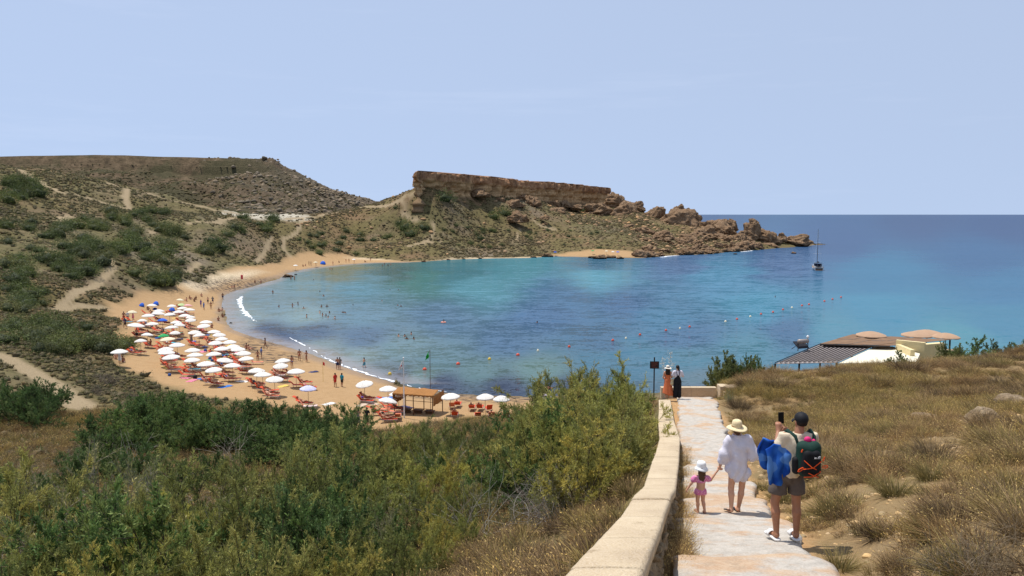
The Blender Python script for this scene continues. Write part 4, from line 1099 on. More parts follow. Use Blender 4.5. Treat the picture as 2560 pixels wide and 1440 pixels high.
# --- big feathery bushes below the wall
tam = [branchy(40 + k, 3.0, sp, st, pal=pal) for k, (sp, st, pal) in enumerate([(1.0, 12, ((150, 148, 84), (134, 136, 78), (164, 158, 92))), (.95, 12, ((148, 150, 82), (130, 136, 74), (164, 162, 88))), (1.05, 12, ((138, 142, 80), (122, 128, 72), (154, 154, 86))),
        (.9, 11, ((156, 150, 82), (140, 140, 78), (168, 158, 86))), (1.05, 13, ((128, 134, 80), (114, 122, 72), (142, 146, 86)))])]
dark = [branchy(60 + k, 3.0, 1.1, 10, n2=14, n3=12, blades=11, pal=((88, 112, 64), (102, 124, 70), (76, 98, 56), (114, 130, 78)), bw=.030, bl=(.06, .12)) for k in range(3)]
sparse = [branchy(70 + k, 3.0, 1.1, 9, n2=11, n3=9, blades=6, pal=((130, 132, 86), (114, 120, 78), (150, 144, 96)), bw=.02, wood=((120, 112, 104), (150, 144, 138))) for k in range(2)]
def bush(px, py, Y, kind, label, group, hmax=4.6, wide=1.0):
    top = at(px, py, Y); x = top[0]; z = float(height(x, Y)); h = top[2] - z
    h = min(max(h, 1.0), hmax)
    protos = {'t': tam, 'd': dark, 's': sparse}[kind]; fo, stm = protos[int(px + py * 3 + Y * 7) % len(protos)]
    vr = .5 + .5 * math.sin(px * 12.9898 + py * 78.233 + Y * 37.7)
    s = h / 2.65 * (.80 + .30 * vr)
    wide = wide * (.70 + .16 * vr)
    tone = {'t': ('golden green ', 'olive ', 'grey green ', 'yellowish ', 'blue green '), 'd': ('deep green ', 'dense green ', 'mid green '), 's': ('wispy ', 'thin '), }[kind][int(px + py * 3 + Y * 7) % len(protos)]
    if group: label = ('tall ' if h > 3.4 else 'low ' if h < 2.2 else '') + tone + label
    o = thing('tamarisk_bush' if kind != 'd' else 'evergreen_bush', label, 'bush', (x, Y, z), (px * .37) % 6.28, group, (s * wide, s * wide, s))
    link('foliage', fo, o); link('stems', stm, o)
W_ = ('feathery tamarisk bush crowding the outer side of the coping wall', 'tamarisks crowding the wall')
for a in [(1530, 868, 33), (1475, 885, 32), (1420, 912, 31), (1365, 932, 32), (1310, 985, 34), (1568, 920, 29), (1510, 930, 28), (1450, 955, 26), (1385, 980, 27), (1560, 1000, 25), (1500, 1000, 24), (1430, 1030, 23), (1350, 1025, 25), (1530, 1060, 21.5), (1460, 1070, 20.5)]: bush(*a, 't', *W_)
W_ = ('tamarisk bush hiding the sand behind the shade hut', 'tamarisks below the shade hut')
for a in [(1260, 1035, 40), (1210, 1050, 42), (1150, 1045, 46), (1090, 1050, 47), (1030, 1055, 48), (980, 1062, 46), (1190, 1090, 35), (1120, 1095, 36), (1050, 1090, 38), (1270, 1080, 33), (990, 1110, 33), (1300, 1085, 29), (1230, 1130, 28), (1140, 1140, 29), (1060, 1150, 28)]: bush(*a, 't', *W_)
bush(865, 972, 33, 't', 'tall tamarisk leaning out over the beach beside two walkers', None, 5.2, 1.25)
bush(800, 1010, 31, 't', 'broad tamarisk next to the tall leaning one', None, 5.0, 1.2)
bush(905, 1085, 44, 'd', 'dark glossy bush below the two beach walkers', None)
W_ = ('tamarisk with bare dark stems in the thicket below the path', 'tamarisks with bare stems')
for a in [(740, 1070, 26), (900, 1150, 23), (640, 1190, 20), (920, 1270, 17.5), (800, 1310, 15.5), (640, 1350, 15), (880, 1370, 14.8), (740, 1390, 13.8), (1090, 1240, 19), (1010, 1190, 22), (700, 1110, 30), (950, 1110, 35), (1150, 1270, 19.5), (1060, 1310, 17.5), (1130, 1200, 23), (1230, 1170, 26), (980, 1330, 16), (560, 1230, 20), (300, 1260, 18)]: bush(*a, 't', *W_)
W_ = ('bush standing out dark among the paler tamarisks', 'dark bushes among the tamarisks')
for a in [(760, 1165, 20), (850, 1205, 18.5), (700, 1255, 17), (825, 1100, 26), (780, 1260, 17), (1350, 1000, 26), (1330, 1090, 24), (1100, 1110, 34), (420, 1230, 18), (90, 1230, 19.5), (880, 1160, 21)]: bush(*a, 'd', *W_)
W_ = ('tamarisk with thin spreading branches in the hollow', 'yellow green tamarisks in the hollow')
for a in [(330, 1165, 20), (430, 1190, 19), (250, 1190, 19.5), (180, 1225, 18.5), (380, 1290, 16), (260, 1330, 15.5), (100, 1290, 17), (10, 1250, 18), (520, 1300, 16.5), (60, 1140, 30), (150, 1125, 31), (420, 1150, 26), (560, 1165, 25), (200, 1160, 27), (640, 1130, 30), (480, 1180, 23), (40, 1370, 15), (460, 1385, 14.5), (170, 1390, 14.5)]: bush(*a, 't', *W_)
W_ = ('tamarisk with pale bare branches', 'thin greyish tamarisks')
for a in [(250, 1085, 34), (340, 1105, 31), (520, 1230, 21), (570, 1260, 19), (110, 1110, 33), (1180, 1190, 24), (1270, 1230, 21), (950, 1250, 20), (1380, 1130, 20), (300, 1230, 21), (60, 1170, 25)]: bush(*a, 's', *W_)
W_ = ('bush in the band along the back of the beach', 'bushes along the back of the beach')
for a in [(x + 12 * math.sin(x), 985 + 14 * math.sin(x * .05) + (14 if x > 560 else 0), 66) for x in range(330, 900, 38)] + [(x, 1015 + 14 * math.sin(x * .03), 59) for x in range(240, 860, 44)] + [(x, 1040 + 10 * math.sin(x * .06), 53) for x in (210, 270, 640, 700, 760, 815)] + [(400, 950, 72), (440, 960, 71), (470, 972, 70), (360, 960, 70)]: bush(*a, 'd', *W_, hmax=3.0, wide=1.25)
W_ = ('bush below the broad dirt trail', 'bushes below the broad dirt trail')
for a in [(20, 905, 72), (70, 915, 71), (110, 935, 69), (40, 950, 66), (5, 930, 67), (95, 960, 65)]: bush(*a, 'd', *W_, hmax=3.4, wide=1.2)
W_ = ('bush in the dip beside dry grass', 'bushes in the dip')
for a in [(30, 1075, 42), (80, 1085, 41), (180, 1060, 47), (250, 1050, 49), (0, 1120, 36), (470, 1075, 46), (540, 1062, 48), (400, 1065, 47), (330, 1055, 49)]: bush(*a, 'd', *W_, hmax=2.6)
# bushes beyond the right crest
domes = [branchy(65 + k, 2.0, 1.5, 20, n2=12, n3=11, blades=11, pal=p, bw=.03, bl=(.06, .12), upright=.15) for k, p in enumerate([((118, 124, 76), (132, 136, 86), (104, 112, 68)), ((104, 124, 70), (120, 138, 80), (92, 110, 62))])]
def dome(px, py, w, hpx, Y, lab, k=0):
    top = at(px, py, Y); sc_ = Y / FPX; hh = hpx * sc_; fo, stm = domes[k % 2]
    o = thing('rounded_bush', lab, 'bush', (top[0], Y, top[2] - hh), px * .7, None, (w * sc_ / 4.4, w * sc_ / 4.4, hh / 2.1))
    link('foliage', fo, o); link('stems', stm, o)
dome(1850, 862, 190, 100, 51, 'rounded grey green bush at the foot of the grassy slope by the sea', 0); dome(1826, 872, 120, 90, 51.5, 'bush filling the back of the rounded one by the sea', 0); dome(1878, 870, 110, 85, 50.6, 'bush filling the front of the rounded one by the sea', 1); dome(1795, 895, 100, 75, 50.5, 'lower bush at the sea side of the rounded one', 2); dome(1905, 876, 90, 70, 50, 'small bush between the rounded one and the pergola', 1)
dome(2248, 856, 110, 70, 57, 'leafy green bush in front of the cream roof', 1); dome(2440, 824, 190, 85, 61, 'broad green bush covering the restaurant end', 1); dome(2380, 842, 110, 65, 60, 'green bush left of the broad one at the restaurant end', 0); dome(2505, 838, 110, 65, 61, 'green bush right of the broad one at the restaurant end', 2); dome(2555, 838, 60, 40, 60, 'bush at the far end of the grassy crest', 1)
bush(1822, 975, 36.5, 's', 'reddish dry shrub at the path edge near the landing', None, 1.6)

# --- dead twig bushes
def twigs(seed, n, H, spread, pal, r=.006, curl=.25):
    rg = np.random.default_rng(seed)
    az = rg.uniform(0, 2 * pi, n); ti = np.abs(rg.normal(size=n)) * spread
    d = np.c_[np.sin(ti) * np.cos(az), np.sin(ti) * np.sin(az), np.cos(ti)]
    ln, de = grow(rg.normal(size=(n, 3)) * (.35, .35, .03), d, H * rg.uniform(.4, 1.1, n), np.c_[np.cos(az) * .3, np.sin(az) * .3, -.5 * np.ones(n)], 7, rg, curl)
    k = rg.integers(2, 6, n * 2); a = np.tile(np.arange(n), 2)
    l2, _ = grow(ln[a, k], unit(de[a] + rg.normal(size=(2 * n, 3)) * .8), H * .35 * rg.uniform(.4, 1, 2 * n), np.array((0, 0, -.2)), 4, rg, curl)
    V1, F1 = tubes(ln, r, r * .35, 3); V2, F2 = tubes(l2, r * .5, r * .25, 3)
    c = np.r_[np.repeat(cols(n, pal, rg), 21, 0), np.repeat(cols(2 * n, pal, rg), 12, 0)]
    return mk_mesh('twigs', np.r_[V1, V2], np.r_[F1, F2 + len(V1)], [M_TWIG], False, {'col': ('FLOAT_COLOR', np.c_[c, np.ones(len(c))])})
dead = [twigs(80, 260, 1.3, .75, ((134, 126, 120), (110, 102, 96), (154, 146, 140))), twigs(81, 200, 1.2, .8, ((120, 110, 98), (96, 86, 76))), twigs(82, 26, 2.6, .6, ((168, 160, 150), (140, 132, 122)), .016, .18)]
for px, py, sc_, k, lab in [(1395, 1300, 1.25, 0, 'tangled dead grey twig bush beside the coping wall'), (1320, 1270, .95, 0, 'smaller grey twig bush left of the tangled dead one'), (1470, 1215, .9, 0, 'grey twig bush against the wall under the tamarisks'), (1250, 1250, .8, 1, 'brownish dead shrub among tamarisks by the twig bush'),
                            (560, 1400, 1.0, 2, 'bleached dead branches sticking out of the thicket'), (610, 1340, .8, 2, 'pale fallen dead branches above the bleached ones'), (1440, 1190, .7, 2, 'bleached forked branch rising beside the wall'), (470, 1330, .8, 1, 'tangle of dark dead twigs in the hollow'), (2500, 1440, .5, 1, 'grey dead twig mound in the dry grass'), (2400, 1450, .45, 1, 'second twig mound at the edge of dry grass'), (270, 960, 1.7, 1, 'grey leafless shrub beside the broad dirt trail'), (240, 985, 1.2, 1, 'smaller leafless shrub below the grey one by the trail'), (1120, 1330, .8, 1, 'dead brown shrub in front of grass'), (330, 1000, 1.2, 1, 'brown leafless shrub near the back of the beach')]:
    p = hit(px, py)
    tag(link('dead_bush', dead[k], None, p, (0, 0, px * .7), sc_), lab, 'dead bush')

for k_, (px, py, sc_) in enumerate([(140, 1250, 1.0), (230, 1290, .9), (330, 1330, 1.0), (420, 1260, .9), (520, 1370, 1.1), (620, 1250, .9), (690, 1330, 1.0), (900, 1320, .9), (1000, 1270, .9), (1190, 1330, .8), (1280, 1180, .8), (1090, 1180, .9), (70, 1200, 1.1), (330, 1150, 1.1), (260, 1110, 1.2), (580, 1130, 1.1), (1400, 1120, .8), (780, 1180, 1.0)]):
    p = hit(px, py + 30)
    tag(link('dead_bush', dead[2 if k_ % 2 else 0], None, p, (0, 0, px * .7), sc_ * (1.0 if k_ % 2 else 1.25)), 'bleached bare branches standing up between the tamarisks' if k_ % 2 else 'tangle of grey leafless twigs between the tamarisks', 'dead bush', 'bare branches between tamarisks' if k_ % 2 else 'grey twig tangles between tamarisks')
# --- dry grass: right slope, and the understorey left of the wall
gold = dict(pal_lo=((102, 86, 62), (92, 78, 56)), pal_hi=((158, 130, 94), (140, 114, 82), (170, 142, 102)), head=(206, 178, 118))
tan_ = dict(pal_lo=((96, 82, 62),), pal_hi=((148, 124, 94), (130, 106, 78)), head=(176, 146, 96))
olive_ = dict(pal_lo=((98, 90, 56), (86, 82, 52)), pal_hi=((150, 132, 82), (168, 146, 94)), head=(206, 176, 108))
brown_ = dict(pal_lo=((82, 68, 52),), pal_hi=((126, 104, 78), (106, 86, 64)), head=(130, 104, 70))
gr = [tussock(90, 130, .34, .75, r=.2, seeds=.45, w=.008, **gold), tussock(91, 130, .28, .85, r=.22, seeds=.4, w=.008, **tan_), tussock(92, 160, .34, .7, r=.18, seeds=.25, w=.009, **olive_), tussock(93, 120, .26, .9, r=.22, seeds=.15, w=.008, **brown_), tussock(94, 110, .38, .7, r=.18, seeds=.6, w=.007, **gold)]
rg = np.random.default_rng(33)
n = 24000
th = np.radians(rg.uniform(4, 44, n)); rd = 3.5 + 62 * rg.uniform(size=n) ** .85
X, Y = rd * np.sin(th), rd * np.cos(th)
dx = X - xpath(Y)
bare = np.zeros(n, bool)
for bx, by, br in BARE if 'BARE' in globals() else []: bare |= np.hypot(X - bx, Y - by) < br
f1 = fbm(X / 5, Y / 5, o=3, s=95); f3 = fbm(X / 1.6, Y / 1.6, o=3, s=98)
lim = 1.05 + .28 * sstep(14, 38, Y) + .25 * f3
ok = (dx > lim) & (Y < 66) & (rg.uniform(size=n) < (.16 + .8 * sstep(-.30, .35, f1 + .8 * f3)) * np.where(Y < 24, .85, 1))
X, Y, f1 = X[ok], Y[ok], f1[ok]
Z = height(X, Y); n = len(X)
hole = np.zeros(n, bool)
ax, ay = proj(np.c_[X, Y, Z])
for (cx, cy, ax_, ay_) in [(2230, 1275, 150, 85), (2400, 1130, 90, 90), (2150, 1395, 170, 70), (2320, 1210, 100, 90), (2330, 1430, 90, 50), (2440, 1060, 60, 30), (2060, 1350, 70, 50)]:   # stony bare patches
    hole |= (np.hypot((ax - cx) / ax_, (ay - cy) / ay_) < .66 + .4 * fbm(X / 1.1, Y / 1.1, s=99)) & (rg.uniform(size=n) < .9)
X, Y, Z, f1 = X[~hole], Y[~hole], Z[~hole], f1[~hole]; n = len(X)
k = np.where(rg.uniform(size=n) < .55, rg.choice([0, 4, 1], n), rg.choice([1, 2, 2, 3], n)); k = np.where(f1 > .2, rg.choice([2, 2, 0], n), k); k = np.where(f1 < -.3, rg.choice([3, 3, 1], n), k)
sz = rg.uniform(.45, .95, n) * (1 + .4 * sstep(0, .5, f1)) * np.where(X - xpath(Y) < 1.7, .6, 1)
print('grass', n)
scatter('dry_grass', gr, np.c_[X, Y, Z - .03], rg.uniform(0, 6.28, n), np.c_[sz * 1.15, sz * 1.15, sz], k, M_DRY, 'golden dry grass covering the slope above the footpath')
n = 22000
th = np.radians(rg.uniform(-44, 12, n)); rd = 8 + 74 * rg.uniform(size=n) ** .7
X, Y = rd * np.sin(th), rd * np.cos(th); dx = X - xpath(Y)
sd, tr = masks(X, Y)
ok = (dx < -1.9) & (sd < .3) & (tr < .3) & (rg.uniform(size=n) < .35 + .6 * sstep(-.3, .3, fbm(X / 6, Y / 6, s=96)))
X, Y = X[ok], Y[ok]; Z = height(X, Y); n = len(X)
k = rg.choice([1, 3, 3, 2, 0], n); sz = rg.uniform(.8, 1.7, n) * (.8 + Y / 90)
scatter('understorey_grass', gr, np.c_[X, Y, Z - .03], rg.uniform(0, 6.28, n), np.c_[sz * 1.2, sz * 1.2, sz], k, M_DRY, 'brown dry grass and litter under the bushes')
n = 5200                                                  # dry cushions in the hollow
th = np.radians(rg.uniform(-44, 8, n)); rd = 26 + 50 * rg.uniform(size=n) ** .8; X, Y = rd * np.sin(th), rd * np.cos(th)
sd, tr = masks(X, Y); ok = (X - xpath(Y) < -2.5) & (sd < .3) & (tr < .3) & (fbm(X / 7, Y / 7, o=3, s=103) > -.15); X, Y = X[ok], Y[ok]; n = len(X)
fine = [cushion(150 + k, 260, p, core=(84, 72, 54), size=.11, hgt=h_, blade=True, lobes=8, spiky=.3, heart=.6) for k, (p, h_) in enumerate([(pal_brown, .7), (pal_grey, .6), (pal_olive, .7), (((126, 112, 84), (112, 100, 74), (140, 124, 92)), .6)])]
sz = rg.uniform(.3, .8, n)
scatter('hollow_scrub', fine, np.c_[X, Y, height(X, Y) - .04], rg.uniform(0, 6.28, n), np.c_[sz, sz, sz * rg.uniform(.8, 1.3, n)], rg.integers(0, 4, n), M_LEAF, 'dry brown and grey cushions of scrub in the hollow')
n = 1500                                                  # weeds against the foot of the wall
Y = rg.uniform(4, 24, n); x, z, w = wall_at(Y); X = x + .04 + np.abs(rg.normal(size=n)) * .07
ok = fbm(Y / 1.5, Y * 0, s=97) > -.15; X, Y = X[ok], Y[ok]
sz = rg.uniform(.35, .8, len(X))
scatter('wall_weeds', gr, np.c_[X, Y, zpath(Y) - .14], rg.uniform(0, 6.28, len(X)), sz, rg.choice([0, 4, 1], len(X)), M_DRY, 'dry weeds along the foot of the coping wall')
# small stones and litter on the bare patches
ston = [(V * .5, q_, t_, np.repeat(cols(1, [(176, 150, 116)], rg), len(V), 0)) for V, q_, t_, c_ in frk]
n = 6000
X = rg.uniform(3.5, 22, n); Y = rg.uniform(6, 30, n); ok = (X - xpath(Y) > 1.0); X, Y = X[ok], Y[ok]
sz = .03 + .12 * rg.uniform(size=len(X)) ** 3
scatter('pebbles', ston, np.c_[X, Y, height(X, Y)], rg.uniform(0, 6.28, len(X)), np.c_[sz, sz, sz * .6], rg.integers(0, 3, len(X)), M_TWIG, 'pebbles and broken stone on bare ground')
# mounded tussocks over the slope
mounds = [tussock(130 + k, 420, .62, .85, r=.28, w=.011, seeds=.3, **p) for k, p in enumerate([olive_, gold, tan_, brown_, gold])]
n = 2600
th = np.radians(rg.uniform(5, 44, n)); rd = 6 + 58 * rg.uniform(size=n) ** .75
X, Y = rd * np.sin(th), rd * np.cos(th); ok = (X - xpath(Y) > 1.9) & (Y < 60) & (fbm(X / 2.6, Y / 2.6, o=2, s=101) > -.05); X, Y = X[ok], Y[ok]; Z = height(X, Y)
ax, ay = proj(np.c_[X, Y, Z]); hole = np.zeros(len(X), bool)
for (cx, cy, ax_, ay_) in [(2230, 1275, 120, 70), (2400, 1130, 80, 80), (2150, 1395, 150, 60), (2320, 1210, 80, 80), (2060, 1350, 70, 50)]: hole |= np.hypot((ax - cx) / ax_, (ay - cy) / ay_) < .72
X, Y, Z = X[~hole], Y[~hole], Z[~hole]; n = len(X)
sz = (.6 + .75 * rg.uniform(size=n) ** 1.5) * np.where(Y < 13, .62, np.where(Y < 30, .92, .95))
print('mounds', n)
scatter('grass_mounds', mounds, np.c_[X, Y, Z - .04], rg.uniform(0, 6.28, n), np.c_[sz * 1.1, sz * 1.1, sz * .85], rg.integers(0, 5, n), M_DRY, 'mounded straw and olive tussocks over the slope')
# big tussocks one can pick out
bigt = [tussock(110 + k, 520, .75, .75, r=.26, w=.013, seeds=.35, **p) for k, p in enumerate([olive_, gold, olive_])] + [tussock(115, 420, .6, .8, r=.3, w=.012, seeds=.2, **brown_)]
bigt = [proto_mesh('blades', b, M_DRY) for b in bigt]
for px, py, w, k, lab in [(2090, 1290, 150, 0, 'large green tussock right behind the man with the backpack'), (1960, 1255, 110, 2, 'green tussock between the woman and the man'), (2200, 1340, 150, 3, 'dark twiggy tussock on the orange sand edge'), (2240, 1240, 130, 0, 'round olive tussock above the bare patch'), (2130, 1190, 150, 1, 'golden tussock right of the backpack'),
        (2330, 1200, 130, 0, 'dense olive tussock beside the stony bare strip'), (2500, 1290, 150, 0, 'big olive mound of grass at the bare strip end'), (2540, 1220, 130, 2, 'green mound of grass above the big olive one'), (2330, 1350, 130, 0, 'tussock in front of the stony patch'), (2100, 1425, 130, 2, 'low green tussock on the sand by the slab corner'),
        (2420, 1400, 120, 1, 'golden tussock beside the twig mounds'), (2240, 1430, 120, 1, 'golden tussock at the lower sand edge'), (2210, 1160, 130, 3, 'dark dry tussock above the golden one'), (1900, 1120, 80, 1, 'small golden tussock at the edge of the path slabs'), (1905, 1225, 70, 2, 'tussock leaning over the slab behind the woman'), (1870, 1060, 80, 1, 'golden tuft beside the sun hat'), (2060, 1100, 100, 3, 'dark tuft behind the backpack'), (2280, 905, 100, 3, 'dark tussock below the leafy bush on the crest'), (2270, 930, 110, 3, 'wide dark tussock on the upper grass slope'), (2440, 1000, 120, 3, 'dark tussock left of the low broad rock')]:
    p = hit(px, py); s = w * p[1] / FPX / 1.25
    tag(link('grass_tussock', bigt[k], None, (p[0], p[1], p[2] - .03), (0, 0, px * .9), (s, s, s * .82)), lab, 'tussock')
for i, (px, py, w) in enumerate([(1180, 1400, 120), (1260, 1420, 120), (1350, 1400, 110), (1420, 1420, 100), (1480, 1300, 90), (1520, 1250, 80), (1220, 1360, 100), (1450, 1360, 90), (1560, 1200, 70)]):
    p = hit(px, py); s = w * p[1] / FPX / 1.2
    tag(link('grass_tussock', bigt[1], None, (p[0], p[1], p[2] - .03), (0, 0, px * .9), (s, s, s * .8)), 'straw coloured tuft of grass on the outer side of the wall', 'tussock', 'straw tufts outside the wall')
# ---------------------------------------------------------------- beach furniture
M_CANVAS = plain('white_canvas', srgb(226, 222, 214), .85, .05, 2, trans=.15)
M_CREAM = plain('cream_canvas', srgb(222, 210, 180), .85, .06, 2, trans=.1)
M_LILAC = plain('lilac_canvas', srgb(196, 196, 224), .85, .06, 2, trans=.1)
M_PINK = plain('pink_canvas', srgb(226, 170, 166), .85, .08, 2, trans=.1)
M_BLUEC = plain('blue_canvas', srgb(40, 92, 190), .8, .12, 3)
M_GREENC = plain('green_canvas', srgb(40, 150, 84), .8, .1, 3)
M_LIMEC = plain('pale_green_canvas', srgb(178, 198, 140), .8, .1, 3)
M_POLE = plain('pole_wood', srgb(150, 120, 88), .7, .15, 5)
M_METAL = plain('pale_metal', srgb(186, 186, 182), .45, .08, 5, metal=.6)
M_ORANGE = plain('orange_canvas', srgb(196, 78, 48), .8, .18, 4)
M_ORANGE2 = plain('faded_orange_canvas', srgb(204, 122, 92), .8, .12, 4)
def canopy(R=1.0, rise=.36, ribs=10, drop=.10):
    m = ribs * 3; rows = [.0, .25, .5, .75, .92, 1.0]
    V, F = [(0, 0, rise)], []
    for r in rows[1:]:
        for k in range(m):
            s = (k % 3) / 3; sag = math.sin(pi * s)
            a = 2 * pi * k / m
            rr_ = r * R * (1 - .055 * sag * r ** 3)
            V.append((rr_ * cos(a), rr_ * sin(a), rise * (1 - r ** 1.7) - .02 * sag * r))
    nrow = len(rows) - 1
    for k in range(m): F.append((0, 1 + k, 1 + (k + 1) % m))
    for i in range(nrow - 1):
        for k in range(m): F.append((1 + i * m + k, 1 + (i + 1) * m + k, 1 + (i + 1) * m + (k + 1) % m, 1 + i * m + (k + 1) % m))
    b = 1 + (nrow - 1) * m; c = len(V)
    for k in range(m):                                # scalloped valance
        x, y, z = V[b + k]; s = math.sin(pi * (k % 3) / 3); V.append((x * 1.012, y * 1.012, z - drop * (.6 + .5 * s)))
    for k in range(m): F.append((b + k, c + k, c + (k + 1) % m, b + (k + 1) % m))
    return V, F
cV, cF = canopy()
def canopy_mesh(mat): return MB().add(cV, cF).mesh('canopy', mat)
can_me = {k: canopy_mesh(m) for k, m in dict(w=M_CANVAS, c=M_CREAM, l=M_LILAC, p=M_PINK, b=M_BLUEC, g=M_GREENC, y=M_LIMEC).items()}
pole_me = MB().tube([(0, 0, -.25), (0, 0, 2.3)], .024, 6).mesh('pole', M_POLE)
fin_me = MB().lathe([(.03, 0), (.035, .04), (.012, .1)], 6).mesh('finial', M_POLE)
rib_me = MB().tube([(0, 0, 0), (.5, 0, -.09), (.97, 0, -.36)], .007, 3).mesh('rib', M_METAL)
def umbrella(x, y, z, R, c, label, group, tilt=0.0):
    o = thing('beach_umbrella', label, 'umbrella', (x, y, z), rng.uniform(0, 6.28), group)
    s = R
    link('canopy', can_me[c], o, (0, 0, 1.92), (tilt, 0, 0), (s, s, 1.0))
    link('pole', pole_me, o)
    link('finial', fin_me, o, (0, 0, 2.27))
    if y < 105:
        for k in range(0, 10, 2): link('rib', rib_me, o, (0, 0, 2.26), (0, 0, 2 * pi * k / 10), (s, s, .9))
    return o
# sun lounger: slung canvas on a metal frame, raised head end
bedframe = MB()
for s in (-.3, .3): bedframe.tube([(-.62, s, .36), (1.0, s, .30)], .02, 5)
bedframe.tube([(1.0, -.3, .30), (1.0, .3, .30)], .02, 5)
bedframe = bedframe.mesh('frame', M_METAL)
leg_me = MB().tube([(0, 0, -.08), (0, 0, .33)], .018, 5).mesh('leg', M_METAL)
def slab_mesh(name, L, W, T, mat):
    mb = MB(); n = 6
    V, F = [], []
    for i in range(n + 1):
        sagz = -.03 * math.sin(pi * i / n)
        for yy in (-W / 2, W / 2):
            V += [(L * i / n, yy, sagz + T / 2), (L * i / n, yy, sagz - T / 2)]
    for i in range(n):
        a, b = i * 4, i * 4 + 4
        F += [(a, a + 2, b + 2, b), (a + 1, b + 1, b + 3, a + 3), (a, b, b + 1, a + 1), (a + 2, a + 3, b + 3, b + 2)]
    F += [(0, 1, 3, 2), (n * 4, n * 4 + 2, n * 4 + 3, n * 4 + 1)]
    return MB().add(V, F).mesh(name, mat)
M_STRIPE = plain('pale_stripe', srgb(224, 196, 186), .85, .15, 8)
M_TOWELB = plain('turquoise_towel', srgb(96, 186, 206), .9, .12, 6)
seat_me = {c: slab_mesh('seat', 1.42, .58, .03, m) for c, m in dict(o=M_ORANGE, f=M_ORANGE2, s=M_STRIPE, t=M_TOWELB).items()}
back_me = {c: slab_mesh('backrest', .72, .58, .03, m) for c, m in dict(o=M_ORANGE, f=M_ORANGE2, s=M_ORANGE2, t=M_ORANGE).items()}
hood_me = MB().box((0, 0, 0), (.34, .6, .02)).mesh('hood', M_ORANGE)
nbed = 0
def netting_(nx, ny):
    V = [((i / nx - .5) * 1.7, (j / ny - .5) * .85, .02 * math.sin(i * 2.1 + j * 1.3)) for j in range(ny + 1) for i in range(nx + 1)]
    V += [(x, y, z - .02) for x, y, z in V]; m = (nx + 1) * (ny + 1)
    F = [(j * (nx + 1) + i, j * (nx + 1) + i + 1, (j + 1) * (nx + 1) + i + 1, (j + 1) * (nx + 1) + i) for j in range(ny) for i in range(nx)]
    return V, F + [tuple(m + k for k in f[::-1]) for f in F]
def lounger(x, y, rz, c, label, group, up=.8, hood=False):
    global nbed
    nbed += 1
    z = float(height(x, y))
    o = thing('sun_lounger', label, 'sun lounger', (x, y, z), rz, group)
    link('frame', bedframe, o)
    link('seat', seat_me[c], o, (-.42, 0, .37))
    link('backrest', back_me[c], o, (-.42, 0, .38), (0, -(pi - up), 0))
    for lx, ly in ((-.45, -.3), (-.45, .3), (.85, -.3), (.85, .3)): link('leg', leg_me, o, (lx, ly, 0))
    if hood: link('hood', hood_me, o, (-1.02, 0, .98), (0, .3, 0))
    return o
c1 = lambda x, y: (240 + x / 4, 700 + y / 4)
c2 = lambda x, y: (560 + x / 4, 560 + y / 4)
c3 = lambda x, y: (840 + x / 5.333, 860 + y / 5.333)
c4 = lambda x, y: (960 + x / 4, 400 + y / 4)
c5 = lambda x, y: (1480 + x / 4, 460 + y / 4)
U1 = [(232, 703, 165), (445, 598, 120), (512, 536, 115), (362, 310, 95, 'c'), (560, 243, 100), (755, 250, 90), (840, 190, 70, 'c'), (855, 238, 60, 'y'), (920, 245, 85, 'p'), (860, 272, 100), (930, 287, 115), (628, 299, 110), (620, 321, 125), (520, 345, 125), (735, 333, 115), (825, 308, 110), (885, 345, 115), (945, 362, 95), (945, 390, 105), (460, 397, 100), (400, 440, 165), (560, 428, 125),
      (665, 390, 95, 'b'), (800, 413, 110), (835, 437, 110), (755, 463, 135), (1100, 410, 125), (1075, 448, 130), (790, 517, 105), (985, 512, 130), (1030, 540, 120), (1180, 507, 130), (1232, 537, 130), (1255, 578, 125), (715, 580, 150, 'c'), (675, 547, 75, 'g'), (1195, 618, 145), (1335, 610, 135), (1370, 655, 135), (810, 638, 155), (695, 683, 155), (705, 713, 165), (750, 757, 175), (965, 690, 155), (990, 738, 160),
      (960, 788, 160), (1255, 675, 145), (1420, 680, 145), (1175, 728, 155), (1475, 720, 150), (1500, 775, 155), (1290, 790, 165), (1098, 825, 180), (1175, 885, 170), (1365, 843, 170), (1865, 795, 155), (1845, 845, 155), (1605, 893, 170), (1665, 932, 175), (2000, 900, 180), (1785, 978, 180), (2120, 1070, 170, 'l'), (1230, 440, 1), (640, 462, 1)]
U1 = [u for u in U1 if u[2] > 1]
U3 = [(378, 512, 240), (692, 578, 245), (835, 642, 260), (690, 735, 260), (1525, 678, 260), (1988, 685, 245), (2205, 710, 230)]
ulabel = {(232, 703): 'white umbrella alone at the foot of the scrub bank', (445, 598): 'white umbrella standing apart above a reclining sunbather', (362, 310): 'cream umbrella over standing bathers at the back of the beach', (855, 238): 'pale green umbrella in the packed far rows', (920, 245): 'pinkish umbrella in the packed far rows', (665, 390): 'blue and red low umbrella in the middle of the rows',
          (715, 580): 'cream umbrella among the white ones', (675, 547): 'flat green umbrella beside the cream one', (2120, 1070): 'pale lilac umbrella at the near end of the rows', (400, 440): 'large white umbrella at the back of the rows', (840, 190): 'small cream umbrella at the far end of the rows'}
U_ALL = []
for u in U1:
    px, py = c1(u[0], u[1] + 6); p = hit(px, py, 2.05, 60, 260)
    U_ALL.append((p, u[2] / 4, u[3] if len(u) > 3 else 'w', ulabel.get(u[:2])))
for u in U3:
    px, py = c3(u[0], u[1] + 8); p = hit(px, py, 2.05, 60, 260)
    U_ALL.append((p, u[2] / 5.333, 'w', {(378, 512): 'white umbrella by the dark seaweed line', (690, 735): 'white umbrella beside the white flagpole'}.get(u[:2], None)))
rb = np.random.default_rng(12)
BEDS = []
